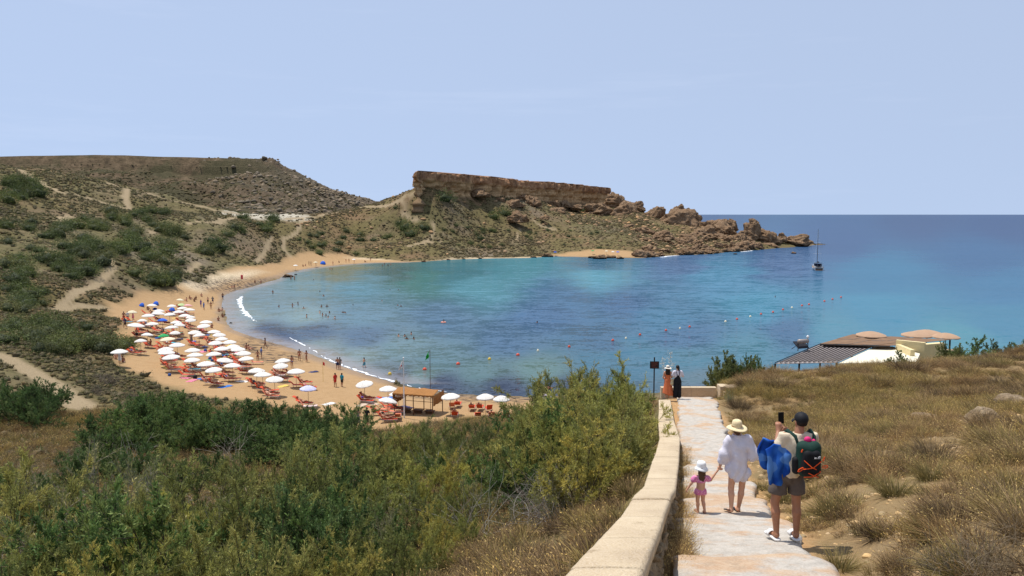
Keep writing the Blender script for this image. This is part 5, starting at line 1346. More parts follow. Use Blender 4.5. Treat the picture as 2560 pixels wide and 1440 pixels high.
for i, (p, w, c, lab) in enumerate(U_ALL):
    R = min(max(w * p[1] / FPX / 2 * 1.0, .8), 1.35)
    front = i >= len(U1)
    g = 'white umbrellas in the beach rows' if not front else 'white umbrellas near the shade hut'
    umbrella(p[0], p[1], p[2], R, c, lab or ('white scalloped umbrella among the packed rows of loungers' if not front else 'white umbrella in the short row by the shade hut'), None if lab else g, rb.normal() * .09)
    if lab and 'alone' in lab: continue
    nb = 2 if rb.uniform() < .55 else 1
    for k in range(nb):
        side = (k - .5) * 1.25 if nb == 2 else .5
        if front and i > len(U_ALL) - 4: x, y, rz = p[0] + side * 1.1, p[1] - 1.4, 1.57 + rb.uniform(-.2, .2)
        else: x, y, rz = p[0] - .2 + rb.uniform(-.4, .5), p[1] - .5 + side * 1.15, rb.uniform(-.35, .25)
        BEDS.append((x, y, rz, front))
for px, py, rz in [(432, 918, .0), (525, 955, .1), (582, 945, .1), (675, 975, .1), (640, 958, .2), (425, 900, 0), (470, 930, 0), (760, 955, .1), (770, 968, .1), (1180, 1018, 1.6), (1200, 1018, 1.6), (1222, 1022, 1.6), (1145, 1010, 1.6), (1130, 1014, 1.6), (945, 1030, .3), (960, 1022, .2), (995, 1040, 1.6), (730, 935, .1), (640, 905, .2), (600, 910, .2), (560, 915, 0)]:
    p = hit(px, py, .35, 60, 260); BEDS.append((p[0], p[1], rz + rb.uniform(-.15, .15), px > 900))
SUNB = []
for i, (x, y, rz, front) in enumerate(BEDS):
    c = 'o' if rb.uniform() < .66 else rb.choice(['f', 's', 't'], p=[.6, .25, .15])
    lab, g = {'o': ('orange slung lounger shaded by the white umbrellas', 'orange loungers'), 'f': ('faded orange lounger in the umbrella rows', 'faded loungers'), 's': ('lounger spread with a pale striped towel', 'loungers with striped towels'), 't': ('lounger spread with a turquoise towel', 'loungers with turquoise towels')}[c]
    if front: lab, g = lab + ' near the shade hut', g + ' near the shade hut'
    lounger(x, y, rz, c, lab, g, rb.uniform(.6, 1.0), rb.uniform() < .35)
    SUNB.append((x, y, rz))
# towels and bags lying on the sand
tow_cols = dict(blue=(60, 110, 180), white=(214, 208, 200), pink=(204, 120, 140), striped=(190, 170, 150), navy=(40, 50, 90), yellow=(206, 176, 90), green=(90, 140, 110))
tow_me = {c: MB().add(*netting_(8, 4)).mesh('beach_towel', plain('towel_' + c, srgb(*v), .95, .2, 5)) for c, v in tow_cols.items()}
bag_me = {c: MB().lathe([(.12, 0), (.2, .04), (.22, .16), (.16, .3), (.06, .34)], 9).mesh('beach_bag', plain('bag_' + c, srgb(*v), .9, .2, 6)) for c, v in dict(black=(34, 34, 38), straw=(170, 140, 96), blue=(60, 90, 150)).items()}
for i in range(70):
    q = U_ALL[rb.integers(0, len(U_ALL))][0]; x, y = q[0] + rb.normal() * 1.8, q[1] + rb.normal() * 1.6
    z = float(height(x, y))
    if not inpoly(np.array([x]), np.array([y]), BEACH)[0]: continue
    if i % 3:
        c = list(tow_cols)[rb.integers(0, 7)]; tag(link('beach_towel', tow_me[c], None, (x, y, z + .03), (0, 0, rb.uniform(0, 3)), (1, 1, 1)), f'{c} beach towel spread on the sand between loungers', 'towel', f'{c} towels on the sand')
    else:
        c = ['black', 'straw', 'blue'][rb.integers(0, 3)]; tag(link('beach_bag', bag_me[c], None, (x, y, z), (0, 0, 0), rb.uniform(.9, 1.5)), f'{c} beach bag set down between loungers', 'bag', f'{c} bags on the sand')
# far umbrellas
for i, (f, x, y, w, c, lab) in enumerate([(c2, 715, 414, 45, 'w', 'white umbrella at the near end of the far sand'), (c2, 915, 382, 45, 'c', 'cream umbrella near the blue tent on the far sand'), (c2, 1298, 354, 40, 'w', 'white umbrella past the blue tent on the far sand'), (c4, 1712, 920, 30, 'b', 'blue umbrella beside the low rocks under the headland'), (c4, 2088, 907, 32, 'g', 'teal green umbrella on the sand strip under the headland'), (c4, 2225, 910, 34, 'c', 'cream umbrella on the sand strip under the headland'), (c4, 2290, 917, 32, 'w', 'white umbrella on the sand strip under the headland'), (c4, 2338, 919, 34, 'b', 'blue umbrella at the end of the sand strip under the headland')]):
    px, py = f(x, y); p = hit(px, py, 2.0, 200, 480)
    umbrella(p[0], p[1], p[2], max(.9, w / 4 * p[1] / FPX / 2), c, lab, None)
# pop-up tents
def tent(px, py, w, label, rz=0):
    p = hit(px, py, 0, 60, 400); s = w * p[1] / FPX / 2
    V, F = [], []; n, m = 10, 7
    for i in range(m + 1):
        a = pi / 2 * i / m
        for k in range(n + 1):
            b = pi * k / n
            V.append((cos(b) * (1 - .25 * sin(a) ** 2), sin(b) * cos(a) * 1.0 - .2 * sin(a), sin(a) * (1.1 - .1 * abs(cos(b))) * (.25 + .75 * math.sin(b) ** .5 if 0 < k < n else .25)))
    for i in range(m):
        for k in range(n): F.append((i * (n + 1) + k, i * (n + 1) + k + 1, (i + 1) * (n + 1) + k + 1, (i + 1) * (n + 1) + k))
    o = thing('beach_tent', label, 'tent', p, rz, None, s)
    me = MB().add(V, F).mesh('shell', M_BLUEC, True)
    sh = link('shell', me, o); md = sh.modifiers.new('thickness', 'SOLIDIFY'); md.thickness = .03
    MB().box((0, .1, .03), (1.7, 1.0, .04)).build('floor', M_BLUEC, o)
    MB().tube([(cos(b) * 1.01, -.1 + .1 * sin(b), sin(b) * 1.08) for b in [pi * k / 10 for k in range(11)]], .02, 4).build('hoop', M_METAL, o)
for x, y, w, lab, rz in [(462, 262, 16, 'blue dome tent at the foot of the dirt bank', 2.6), (602, 248, 17, 'blue tent behind the white umbrella by the bank', 2.8), (590, 300, 12, 'small blue tent between two white umbrellas', .3), (762, 310, 17, 'faded blue tent in the far umbrella rows', 3.0)]:
    tent(*c1(x, y), w, lab, rz)
tent(*c2(990, 402), 15, 'blue tent on the far sand below the headland', 3.0)

# shade hut of brown netting on posts
M_NET = plain('brown_netting', srgb(150, 104, 58), .95, .18, 5, bump=.5)
M_POST = plain('weathered_post', srgb(96, 66, 44), .8, .2, 5)
M_WHITE = plain('white_paint', srgb(226, 226, 224), .5, .04, 3)
hp = hit(1047, 1032, 0, 60, 100)
hut = thing('shade_hut', 'shade hut of brown netting on thin posts above the sand', 'hut', hp, -.28)
W_h, D_h, H_h = 4.2, 2.8, 2.2
for i, x in enumerate((-W_h / 2, 0, W_h / 2)):
    for y in (-D_h / 2, D_h / 2): MB().tube([(x, y, -.2), (x, y, H_h)], .05, 6).build('post', M_POST, hut)
def netting(nx, ny, fn):
    V = [fn(i / nx, j / ny) for j in range(ny + 1) for i in range(nx + 1)]
    F = [(j * (nx + 1) + i, j * (nx + 1) + i + 1, (j + 1) * (nx + 1) + i + 1, (j + 1) * (nx + 1) + i) for j in range(ny) for i in range(nx)]
    return V, F
def cloth_part(name, nx, ny, fn, mat, parent, th=.02):
    o = MB().add(*netting(nx, ny, fn)).build(name, mat, parent, True); md = o.modifiers.new('thickness', 'SOLIDIFY'); md.thickness = th; return o
cloth_part('roof', 20, 12, lambda u, v: ((u - .5) * (W_h + .3), (v - .5) * (D_h + .3), H_h + .1 - .10 * math.sin(pi * ((u * 2) % 1)) + .28 * (1 - abs(2 * v - 1)) ), M_NET, hut)
cloth_part('side_curtain', 14, 6, lambda u, v: (-W_h / 2 - .15 + .07 * math.sin(u * 22) * v, (u - .5) * (D_h + .2), H_h + .05 - v * 1.15), M_NET, hut)
cloth_part('side_curtain', 14, 6, lambda u, v: (W_h / 2 + .12 + .07 * math.sin(u * 19) * v, (u - .5) * (D_h + .2), H_h + .05 - v * 1.05), M_NET, hut)
cloth_part('fringe', 26, 3, lambda u, v: ((u - .5) * (W_h + .3), -D_h / 2 - .16, H_h + .1 - v * (.16 + .06 * math.sin(u * 60))), M_NET, hut)
for y in (-D_h / 2, D_h / 2): MB().tube([(-W_h / 2, y, .85), (W_h / 2, y, .85)], .03, 5).build('rail', M_POST, hut)
for k in range(3): MB().box((-1.3 + 1.3 * k, -.2, .35), (1.0, .6, .08)).build('bench_top', M_POST, hut); MB().box((-1.3 + 1.3 * k, -.2, .1), (.8, .4, .42)).build('bench_base', M_POST, hut)
# flags
def flag_cloth(name, w, h, mat, parent, loc, ph=0):
    return cloth_part(name, 8, 14, lambda u, v: (loc[0] - u * w * (.35 + .65 * v) + .03 * math.sin(v * 9 + ph), loc[1] + .09 * math.sin(u * 7 + v * 4 + ph), loc[2] - v * h - u * h * .35), mat, parent, .008)
p = hit(1010.6, 1045, 0, 60, 100)
fl = thing('flagpole', 'tall white flagpole with a limp white flag by the shade hut', 'flagpole', p)
MB().tube([(0, 0, -.3), (0, 0, 6.1)], [.07, .045], 8).build('pole', M_WHITE, fl)
MB().lathe([(.02, 0), (.08, .03), (.08, .07), (.02, .1)], 8, (0, 0, 6.1)).build('cap', M_WHITE, fl)
MB().tube([(-.14, -.02, 1.2), (-.12, -.02, 6.0)], .008, 4).build('halyard', M_METAL, fl)
fc = flag_cloth('flag', .45, .75, M_WHITE, fl, (-.1, 0, 5.85))
MB().box((-.22, -.09, 5.35), (.12, .02, .16)).build('mark', plain('flag_red', srgb(200, 50, 60), .8), fl)
p2_ = hit(1074, 1028, 0, 60, 100)
fl = thing('flagpole', 'thin dark pole with a green flag rising from the shade hut', 'flagpole', p2_ + np.array((0, .9, 0)))
MB().tube([(0, 0, -.3), (0, 0, 6.4)], .03, 6).build('pole', M_POST, fl)
flag_cloth('flag', .42, .8, plain('flag_green', srgb(30, 170, 60), .8), fl, (-.12, 0, 6.3), 1.2)
MB().tube([(0, 0, 6.25), (-.4, 0, 6.15)], .012, 4).build('flag_arm', M_POST, fl)
# lifeguard marker with red flag, bathing sign
p = hit(808, 955, 0, 60, 200)
fl = thing('marker_pole', 'thin marker pole with a small red pennant on the wet sand', 'pole', p)
MB().tube([(0, 0, -.2), (0, 0, 2.6)], .02, 5).build('pole', plain('marker_yellow', srgb(196, 170, 60), .7), fl)
cloth_part('pennant', 4, 4, lambda u, v: (u * .25, .03 * math.sin(u * 5), 2.55 - v * .4 - u * .1), plain('flag_red', srgb(200, 50, 60), .8), fl, .01)
p = hit(605, 703, 0, 60, 300)
fl = thing('marker_pole', 'pole with a pink red banner on the stony beach', 'pole', p)
MB().tube([(0, 0, -.2), (0, 0, 2.0)], .03, 5).build('pole', M_POLE, fl)
cloth_part('banner', 4, 4, lambda u, v: ((u - .5) * .7, .05 * math.sin(u * 5), 1.9 - v * 1.3), plain('banner_pink', srgb(214, 70, 84), .8), fl, .01)

# buoys and floats on the water
def buoy(px, py, c, label, group, r=.28):
    p = onz(px, py, 0)
    o = thing('buoy', label, 'buoy', (p[0], p[1], 0), 0, group)
    mat = {'r': plain('buoy_red', srgb(206, 84, 60), .5), 'w': plain('buoy_white', srgb(226, 218, 190), .5), 'y': plain('buoy_yellow', srgb(214, 180, 70), .5)}[c]
    MB().lathe([(.02, -.25), (r * .8, -.15), (r, .02), (r * .85, .2), (r * .35, .32), (.05, .34)], 10).build('float', mat, o, True)
    MB().tube([(0, 0, .33), (0, 0, .45)], .03, 5).build('ring_post', M_METAL, o)
for x, y in [(1628, 272), (1183, 345), (2425, 152)]: buoy(*c3(x, y), 'r', 'red box buoy on the swimming line off the shade hut', 'red buoys off the hut', .30)
for x, y in [(718, 405), (2047, 208)]: buoy(*c3(x, y), 'y', 'small yellow buoy between the red ones off the hut', 'yellow buoys off the hut', .26)
for x, y in [(1423, 868), (1532, 852), (1600, 838), (1665, 827), (1724, 818)]: buoy(x, y, 'r', 'red buoy on the swimming line across the middle of the bay', 'red buoys across the bay', .24)
for x, y in [(1345, 878), (1565, 847), (1700, 822)]: buoy(x, y, 'w', 'white buoy on the swimming line across the middle of the bay', 'white buoys across the bay', .2)
for i, (x, y) in enumerate([(1335, 1380), (1450, 1355), (1583, 1330), (1690, 1305), (1810, 1285), (1910, 1260), (2000, 1240), (2100, 1220), (2170, 1208), (2325, 1175), (2405, 1155), (2490, 1135)]):
    if i in (0, 2, 6): buoy(*c5(x, y), 'w', 'pale buoy in the outer line towards the sailing boat', 'pale outer buoys', .26)
    else: buoy(*c5(x, y), 'r', 'reddish buoy in the outer line towards the sailing boat', 'reddish outer buoys', .26)
# foam of the small breaking waves
t = NT('sea_foam'); M_FOAM = t.done(t.ramp(t.noise(3, 5, .7), [(.3, srgb(206, 214, 220)), (.6, srgb(238, 240, 242))]), .7)
def foam(pts, w, label, seed=0):
    P = np.array([onz(x, y, 0) for x, y in pts]); L = np.r_[0, np.cumsum(np.linalg.norm(np.diff(P, axis=0), axis=1))]
    n = int(L[-1] * 14); s = np.linspace(0, L[-1], n); C_ = np.stack([np.interp(s, L, P[:, k]) for k in range(3)], 1)
    T = np.gradient(C_, axis=0); T /= np.linalg.norm(T, axis=1)[:, None]; Nn = np.c_[-T[:, 1], T[:, 0]]
    env = np.clip(np.minimum(s, L[-1] - s) / (L[-1] * .25), 0, 1) ** .6
    ws = w * env * np.clip(.45 + .75 * fbm(s / .9, s * 0 + seed, o=4, s=7), .05, 1.2) + .02
    cut = sstep(-.55, -.25, fbm(s / 2.2, s * 0 + seed + 5, o=3, s=9)); ws = ws * cut
    off = .9 * w * fbm(s / 1.1, s * 0 + 3 + seed, o=3, s=8)
    rows = []
    for j, f in enumerate((-1, -.5, 0, .5, 1)):
        o_ = off + ws * f; z = .03 + (1 - abs(f)) * .14 * env * (w / .8)
        rows.append(np.c_[C_[:, 0] + Nn[:, 0] * o_, C_[:, 1] + Nn[:, 1] * o_, z * np.ones(n) * (ws > .05) + .012])
    V = np.concatenate(rows); i = np.arange(5 * n).reshape(5, n)
    F = np.stack([i[:-1, :-1], i[:-1, 1:], i[1:, 1:], i[1:, :-1]], -1).reshape(-1, 4)
    F = F[np.repeat((ws[:-1] > .05)[None], 4, 0).ravel()]
    tag(link('breaking_wave', mk_mesh('breaking_wave', V, F, [M_FOAM])), label, None, None, 'structure')
foam([(606, 740), (596, 750), (600, 765), (612, 782), (628, 796), (642, 804)], .6, 'white breaking wave near the umbrella rows', 1)
foam([(608, 741), (601, 752), (606, 768), (618, 785), (634, 800)], .35, 'second foam ridge of the breaking wave', 4)
foam([(722, 843), (745, 856), (770, 868), (790, 880), (810, 892)], .2, 'thin broken foam line by the seaweed', 2)
foam([(800, 888), (840, 908), (880, 922), (915, 934), (960, 948), (1010, 962), (1060, 973), (1120, 981)], .30, 'white foam lapping the near sand', 3)
foam([(1650, 644), (1670, 641), (1700, 639)], 1.0, 'foam washing the rocks of the point', 6)
foam([(1720, 637), (1745, 636), (1760, 635)], .8, 'foam patch by the rocks of the point', 8)
foam([(1850, 630), (1870, 628), (1885, 626)], .8, 'foam by the outer rocks of the point', 9)
# ---------------------------------------------------------------- people
def surf_net(Fv, o, h):
    s = Fv < 0
    nx, ny, nz = Fv.shape
    c = [s[i:nx - 1 + i, j:ny - 1 + j, k:nz - 1 + k] for i in (0, 1) for j in (0, 1) for k in (0, 1)]
    anyc = np.logical_or.reduce(c); allc = np.logical_and.reduce(c)
    m = anyc & ~allc
    I = np.argwhere(m)
    acc = np.zeros((len(I), 3)); cnt = np.zeros(len(I))
    corners = [(i, j, k) for i in (0, 1) for j in (0, 1) for k in (0, 1)]
    val = {cc: Fv[I[:, 0] + cc[0], I[:, 1] + cc[1], I[:, 2] + cc[2]] for cc in corners}
    for a in corners:
        for ax in range(3):
            if a[ax] == 0:
                b = list(a); b[ax] = 1; b = tuple(b)
                va, vb = val[a], val[b]; x = (va < 0) != (vb < 0)
                t = np.where(x, va / np.where(np.abs(va - vb) < 1e-12, 1, va - vb), 0)
                p = np.array(a, float)[None] + np.outer(t, np.array(b) - np.array(a))
                acc += p * x[:, None]; cnt += x
    V = (I + acc / np.maximum(cnt, 1)[:, None]) * h + o
    idx = np.full(m.shape, -1); idx[m] = np.arange(len(I))
    Q = []
    for ax in range(3):
        sl0 = [slice(None)] * 3; sl1 = [slice(None)] * 3
        sl0[ax] = slice(0, -1); sl1[ax] = slice(1, None)
        e = s[tuple(sl0)] != s[tuple(sl1)]
        E = np.argwhere(e)
        u, v = [(1, 2), (2, 0), (0, 1)][ax]
        lim = m.shape
        E = E[(E[:, u] > 0) & (E[:, v] > 0) & (E[:, u] < lim[u]) & (E[:, v] < lim[v])]
        q = []
        for du, dv in ((-1, -1), (0, -1), (0, 0), (-1, 0)):
            k = E.copy(); k[:, u] += du; k[:, v] += dv; q.append(idx[k[:, 0], k[:, 1], k[:, 2]])
        q = np.stack(q, 1)
        flip = s[E[:, 0], E[:, 1], E[:, 2]]
        q[~flip] = q[~flip][:, ::-1]
        Q.append(q[(q >= 0).all(1)])
    return V, np.concatenate(Q)
def sdf(P, prims, k):
    d = None
    for p in prims:
        if p[0] == 'c':
            a, b, ra, rb_ = np.array(p[1], float), np.array(p[2], float), p[3], p[4]
            ab = b - a; t = np.clip(((P - a) @ ab) / (ab @ ab + 1e-12), 0, 1)
            q = np.linalg.norm(P - a - t[..., None] * ab, axis=-1) - (ra + (rb_ - ra) * t)
        else:
            c, r = np.array(p[1], float), np.array(p[2], float)
            L = P - c
            if len(p) > 3: L = L @ np.array(p[3])
            kk = np.linalg.norm(L / r, axis=-1); q = kk * (kk - 1) / (np.linalg.norm(L / (r * r), axis=-1) + 1e-9)
        if d is None: d = q
        else:
            h = np.clip(.5 + .5 * (q - d) / k, 0, 1); d = q * (1 - h) + d * h - k * h * (1 - h)
    return d
def sdf_mesh(name, prims, mat, vox=.012, k=.03, clip=None, noise=None, smooth=True, inflate=0.0):
    lo, hi = np.full(3, 1e9), np.full(3, -1e9)
    for p in prims:
        if p[0] == 'c': pts = [np.array(p[1]) - p[3], np.array(p[1]) + p[3], np.array(p[2]) - p[4], np.array(p[2]) + p[4]]
        else: m_ = max(p[2]) if len(p) > 3 else np.array(p[2]); pts = [np.array(p[1]) - m_, np.array(p[1]) + m_]
        for q in pts: lo, hi = np.minimum(lo, q), np.maximum(hi, q)
    lo -= 3 * vox + inflate + .02; hi += 3 * vox + inflate + .02
    n = np.ceil((hi - lo) / vox).astype(int) + 1
    G = np.stack(np.meshgrid(*[lo[i] + np.arange(n[i]) * vox for i in range(3)], indexing='ij'), -1)
    d = sdf(G, prims, k) - inflate
    if noise is not None: d = d + noise(G)
    if clip is not None: d = np.maximum(d, clip(G))
    V, Q = surf_net(d, lo, vox)
    return mk_mesh(name, V, Q, [mat], smooth)
def skin_mat(name, rgb):
    t = NT(name); n = t.noise(9, 4, .6, vec=t.objco())
    c = t.mix(n, srgb(*[v * .90 for v in rgb]), srgb(*[min(255, v * 1.06) for v in rgb]))
    return t.done(c, .55, None, .35, Subsurface_Weight=.05)
SK1 = skin_mat('skin_tanned', (166, 116, 88)); SK2 = skin_mat('skin_light', (206, 156, 126)); SK3 = skin_mat('skin_brown', (132, 88, 64))
HAIR = plain('dark_hair', srgb(34, 26, 22), .6, .3, 20); HAIRB = plain('brown_hair', srgb(84, 58, 40), .6, .3, 30)

# ---- hand: palm, four unequal fingers with a knuckle bend, thumb from the side of the palm
def hand_prims(w, d, side, curl=.5, s=1.0):
    """w wrist, d direction of the hand, side vector towards the thumb"""
    w, d, sd = Vector(w), Vector(d).normalized(), Vector(side); sd = (sd - d * sd.dot(d)).normalized(); nrm = d.cross(sd).normalized()
    P = [('c', w[:], (w + d * .085 * s)[:], .026 * s, .030 * s), ('c', (w + d * .03 * s + sd * .02 * s)[:], (w + d * .09 * s + sd * .026 * s)[:], .018 * s, .015 * s), ('c', (w + d * .03 * s - sd * .018 * s)[:], (w + d * .085 * s - sd * .028 * s)[:], .018 * s, .014 * s)]
    fing = []
    for off, L in ((.030, .070), (.010, .080), (-.010, .074), (-.029, .058)):
        a = w + d * .088 * s + sd * off * s
        d1 = (d * cos(curl) + nrm * sin(curl)); b = a + d1 * L * .5 * s
        d2 = (d * cos(curl * 2) + nrm * sin(curl * 2)); c = b + d2 * L * .5 * s
        fing += [('c', a[:], b[:], .0095 * s, .009 * s), ('c', b[:], c[:], .009 * s, .0075 * s)]
    a = w + d * .03 * s + sd * .03 * s; b = a + (sd * .6 + d * .7).normalized() * .035 * s; c = b + (d * .85 + sd * .15 + nrm * .4).normalized() * .032 * s
    fing += [('c', a[:], b[:], .012 * s, .0105 * s), ('c', b[:], c[:], .0105 * s, .0085 * s)]
    return P + fing

def head_prims(c, s=1.0, yaw=0.0):
    c = np.array(c, float); R = Matrix.Rotation(yaw, 3, 'Z')
    f = lambda x, y, z: tuple(c + np.array(R @ Vector((x * s, y * s, z * s))))
    return [('e', f(0, -.008, .02), (.076 * s, .094 * s, .095 * s)), ('e', f(0, .025, -.045), (.060 * s, .068 * s, .075 * s)), ('c', f(0, .085, -.012), f(0, .102, -.03), .010 * s, .014 * s), ('c', f(0, .07, -.095), f(0, .08, -.10), .02 * s, .018 * s),
            ('e', f(-.078, .0, -.02), (.012 * s, .022 * s, .034 * s)), ('e', f(.078, .0, -.02), (.012 * s, .022 * s, .034 * s)),
            ('c', f(-.02, .088, -.062), f(.02, .088, -.062), .009 * s, .009 * s), ('c', f(-.045, .08, .01), f(-.015, .088, .01), .009 * s, .009 * s), ('c', f(.045, .08, .01), f(.015, .088, .01), .009 * s, .009 * s)]
def eyes(c, s, yaw, parent):
    R = Matrix.Rotation(yaw, 3, 'Z'); c = Vector(c)
    for x in (-.03, .03):
        p = c + R @ Vector((x * s, .080 * s, -.006 * s))
        MB().lathe([(.001, -.009 * s), (.008 * s, -.005 * s), (.0105 * s, 0), (.008 * s, .005 * s), (.001, .009 * s)], 8, p[:]).build('eye', plain('eye_dark', srgb(40, 30, 26), .3), parent, True)
def leg_prims(hip, knee, ank, toe, s=1.0, w=1.0):
    hip, knee, ank, toe = [np.array(v, float) for v in (hip, knee, ank, toe)]
    calf = knee + (ank - knee) * .32 + np.array((0, -.018 * s, 0))
    return [('c', hip, knee, .088 * s * w, .054 * s * w), ('c', knee, calf, .052 * s * w, .055 * s * w), ('c', calf, ank, .055 * s * w, .035 * s), ('c', ank + (0, -.02 * s, -.03 * s), ank + (0, .02 * s, -.035 * s), .034 * s, .034 * s), ('c', ank + (0, .02 * s, -.045 * s), toe, .032 * s, .024 * s)]
def arm_prims(sh, el, wr, s=1.0, w=1.0):
    return [('c', sh, el, .050 * s * w, .040 * s * w), ('c', el, wr, .041 * s * w, .027 * s)]

# ================= the man with the backpack
mY = 10.2; mp = at(1962, 1347, mY)
man = thing('person', 'man in cream t-shirt and grey shorts with black backpack, blue towel and raised phone', 'person', mp, 0)
gz = float(zpath(mY)) + .0
man.location.z = mp[2]
hL, hR = (-.075, 0, .90), (.115, 0, .90)
kL, kR = (-.14, .045, .505), (.145, .02, .505)
aL, aR = (-.125, -.02, .10), (.14, -.03, .10)
tL, tR = (-.17, .15, .045), (.15, .15, .045)
shL, shR = (-.055, 0, 1.435), (.325, 0, 1.435)
elL, elR = (-.165, .03, 1.17), (.38, .12, 1.17)
wrL, wrR = (-.03, .30, 1.42), (.14, .36, 1.36)
torso = [('e', (.02, 0, .93), (.165, .115, .13)), ('c', (.02, 0, .95), (.07, 0, 1.12), .135, .135), ('e', (.11, -.005, 1.27), (.175, .115, .19)), ('c', (-.02, 0, 1.40), (.29, 0, 1.40), .072, .072), ('c', (.135, -.01, 1.42), (.155, .01, 1.56), .07, .056)]
arms = arm_prims(shL, elL, wrL, 1.08) + arm_prims(shR, elR, wrR, 1.08)
hd = (.175, .03, 1.635)
skin = torso + leg_prims(hL, kL, aL, tL, 1.04) + leg_prims(hR, kR, aR, tR, 1.04) + arms + head_prims(hd, 1.0, .25) + hand_prims(wrL, (.10, .35, .9), (.8, -.2, -.3), .75) + hand_prims(wrR, (-.75, .3, .5), (0, -.3, .9), .6)
link('body', sdf_mesh('body', skin, SK1, .0105, .022), man)
eyes(hd, 1.0, .25, man)
M_TEE = plain('cream_tshirt', srgb(208, 192, 166), .9, .07, 9, bump=.9); M_SHORT = plain('grey_shorts', srgb(92, 82, 76), .85, .14, 9, bump=.9); M_CAP = plain('black_cap', srgb(24, 24, 28), .7, .2, 10)
folds = lambda a, f: (lambda G: a * np.sin(G[..., 2] * f + 6 * np.sin(G[..., 0] * 9)) * np.cos(G[..., 0] * f * .6))
tee = [('e', (.025, 0, .95), (.165, .118, .12)), ('c', (.03, 0, .96), (.075, 0, 1.12), .142, .142), ('e', (.11, -.005, 1.27), (.18, .122, .19)), ('c', (-.02, 0, 1.405), (.29, 0, 1.405), .075, .075), ('c', shL, (-.13, .02, 1.26), .068, .070), ('c', shR, (.36, .06, 1.26), .068, .070), ('c', (.14, -.01, 1.44), (.148, 0, 1.49), .075, .066)]
link('shirt', sdf_mesh('shirt', tee, M_TEE, .011, .03, lambda G: np.maximum(.895 - G[..., 2], (G[..., 2] - 1.485)), folds(.007, 34), inflate=.010), man)
sho = [('e', (.02, 0, .91), (.172, .125, .12)), ('c', hL, (-.115, .02, .66), .098, .112), ('c', hR, (.14, .015, .66), .098, .112)]
link('shorts', sdf_mesh('shorts', sho, M_SHORT, .011, .03, lambda G: np.maximum(.635 + .04 * np.abs(G[..., 0] - .01) - G[..., 2], G[..., 2] - .965), folds(.008, 28), inflate=.008), man)
capp = [('e', (hd[0], hd[1] - .012, hd[2] + .035), (.090, .108, .094))]
cap_o = link('cap', sdf_mesh('cap', capp, M_CAP, .009, .02, lambda G: (hd[2] + .018) - .22 * (hd[1] - G[..., 1]) - G[..., 2]), man)
R_ = Matrix.Rotation(.25, 3, 'Z')
V = []; F = []
for j in range(4):
    for k in range(9):
        a = -1.15 + 2.3 * k / 8; r = .085 + .075 * j / 3 * cos(a * .9)
        v = R_ @ Vector((sin(a) * .085 * (1 + .05 * j), cos(a) * .09 + .075 * j / 3 * max(cos(a), 0), .03 - .012 * j - .02 * abs(sin(a)))); V.append(tuple(Vector(hd) + v))
for j in range(3):
    for k in range(8): F.append((j * 9 + k, j * 9 + k + 1, j * 9 + k + 10, j * 9 + k + 9))
br = MB().add(V, F).build('brim', M_CAP, cap_o, True); br.modifiers.new('thickness', 'SOLIDIFY').thickness = .006
MB().lathe([(.001, .0), (.008, .004), (.008, .008), (.001, .012)], 8, (hd[0], hd[1] - .012, hd[2] + .126)).build('button', M_CAP, cap_o)
link('hair', sdf_mesh('hair', [('e', (hd[0], hd[1] - .022, hd[2] + .0), (.079, .085, .085))], HAIR, .010, .02, lambda G: np.maximum(G[..., 2] - hd[2] - .06, np.maximum(hd[2] - .055 - G[..., 2], G[..., 1] - hd[1] - .005))), man)
M_SLIDE = plain('white_slides', srgb(222, 220, 218), .5, .04, 8)
for a, tt_ in ((aL, tL), (aR, tR)):
    a, tt_ = np.array(a), np.array(tt_)
    s_ = link('slide_sandal', sdf_mesh('slide_sandal', [('c', (a[0], a[1] - .035, .022), (tt_[0], tt_[1] + .03, .022), .048, .052)], M_SLIDE, .009, .01, lambda G: np.maximum(.0 - G[..., 2], G[..., 2] - .030)), man)
    m_ = a * .35 + tt_ * .65
    V, F = netting(8, 2, lambda u, v: (m_[0] + .056 * cos(pi * u), m_[1] - .035 + .075 * v, .02 + .068 * sin(pi * u)))
    st = MB().add(V, F).build('strap', M_SLIDE, s_, True); st.modifiers.new('thickness', 'SOLIDIFY').thickness = .008
# things he carries
ph = tag(link('phone', MB().box((0, 0, 0), (.078, .010, .158)).mesh('phone', plain('phone_black', srgb(16, 16, 18), .35, .1)), None, mp + np.array((.03, .385, 1.585)), (-.12, 0, .1)), 'black phone held up by the man with the backpack', 'phone')
M_BLK = plain('pack_black', srgb(20, 21, 24), .75, .2, 14); M_GRN = plain('pack_green', srgb(24, 54, 46), .8, .15, 14); M_BUNG = plain('orange_cord', srgb(226, 84, 30), .6, .1)
bp = thing('backpack', 'black and dark green backpack with crossed orange cords on the man', 'backpack', mp)
bz = 1.19; bx = .20; by = -.235
link('pack_body', sdf_mesh('pack_body', [('c', (bx - .07, by + .03, bz - .13), (bx - .07, by + .03, bz + .15), .095, .090), ('c', (bx + .07, by + .03, bz - .13), (bx + .07, by + .03, bz + .15), .095, .090), ('c', (bx, by, bz - .15), (bx, by, bz + .12), .10, .09)], M_GRN, .011, .05), bp)
link('front_pocket', sdf_mesh('front_pocket', [('c', (bx - .05, by - .05, bz - .12), (bx - .04, by - .05, bz + .08), .085, .07), ('c', (bx + .05, by - .05, bz - .12), (bx + .05, by - .05, bz + .08), .085, .07)], M_BLK, .010, .04), bp)
link('bottle_pocket', sdf_mesh('bottle_pocket', [('c', (bx - .16, by + .03, bz - .16), (bx - .165, by + .03, bz - .02), .05, .05)], M_BLK, .010, .02), bp)
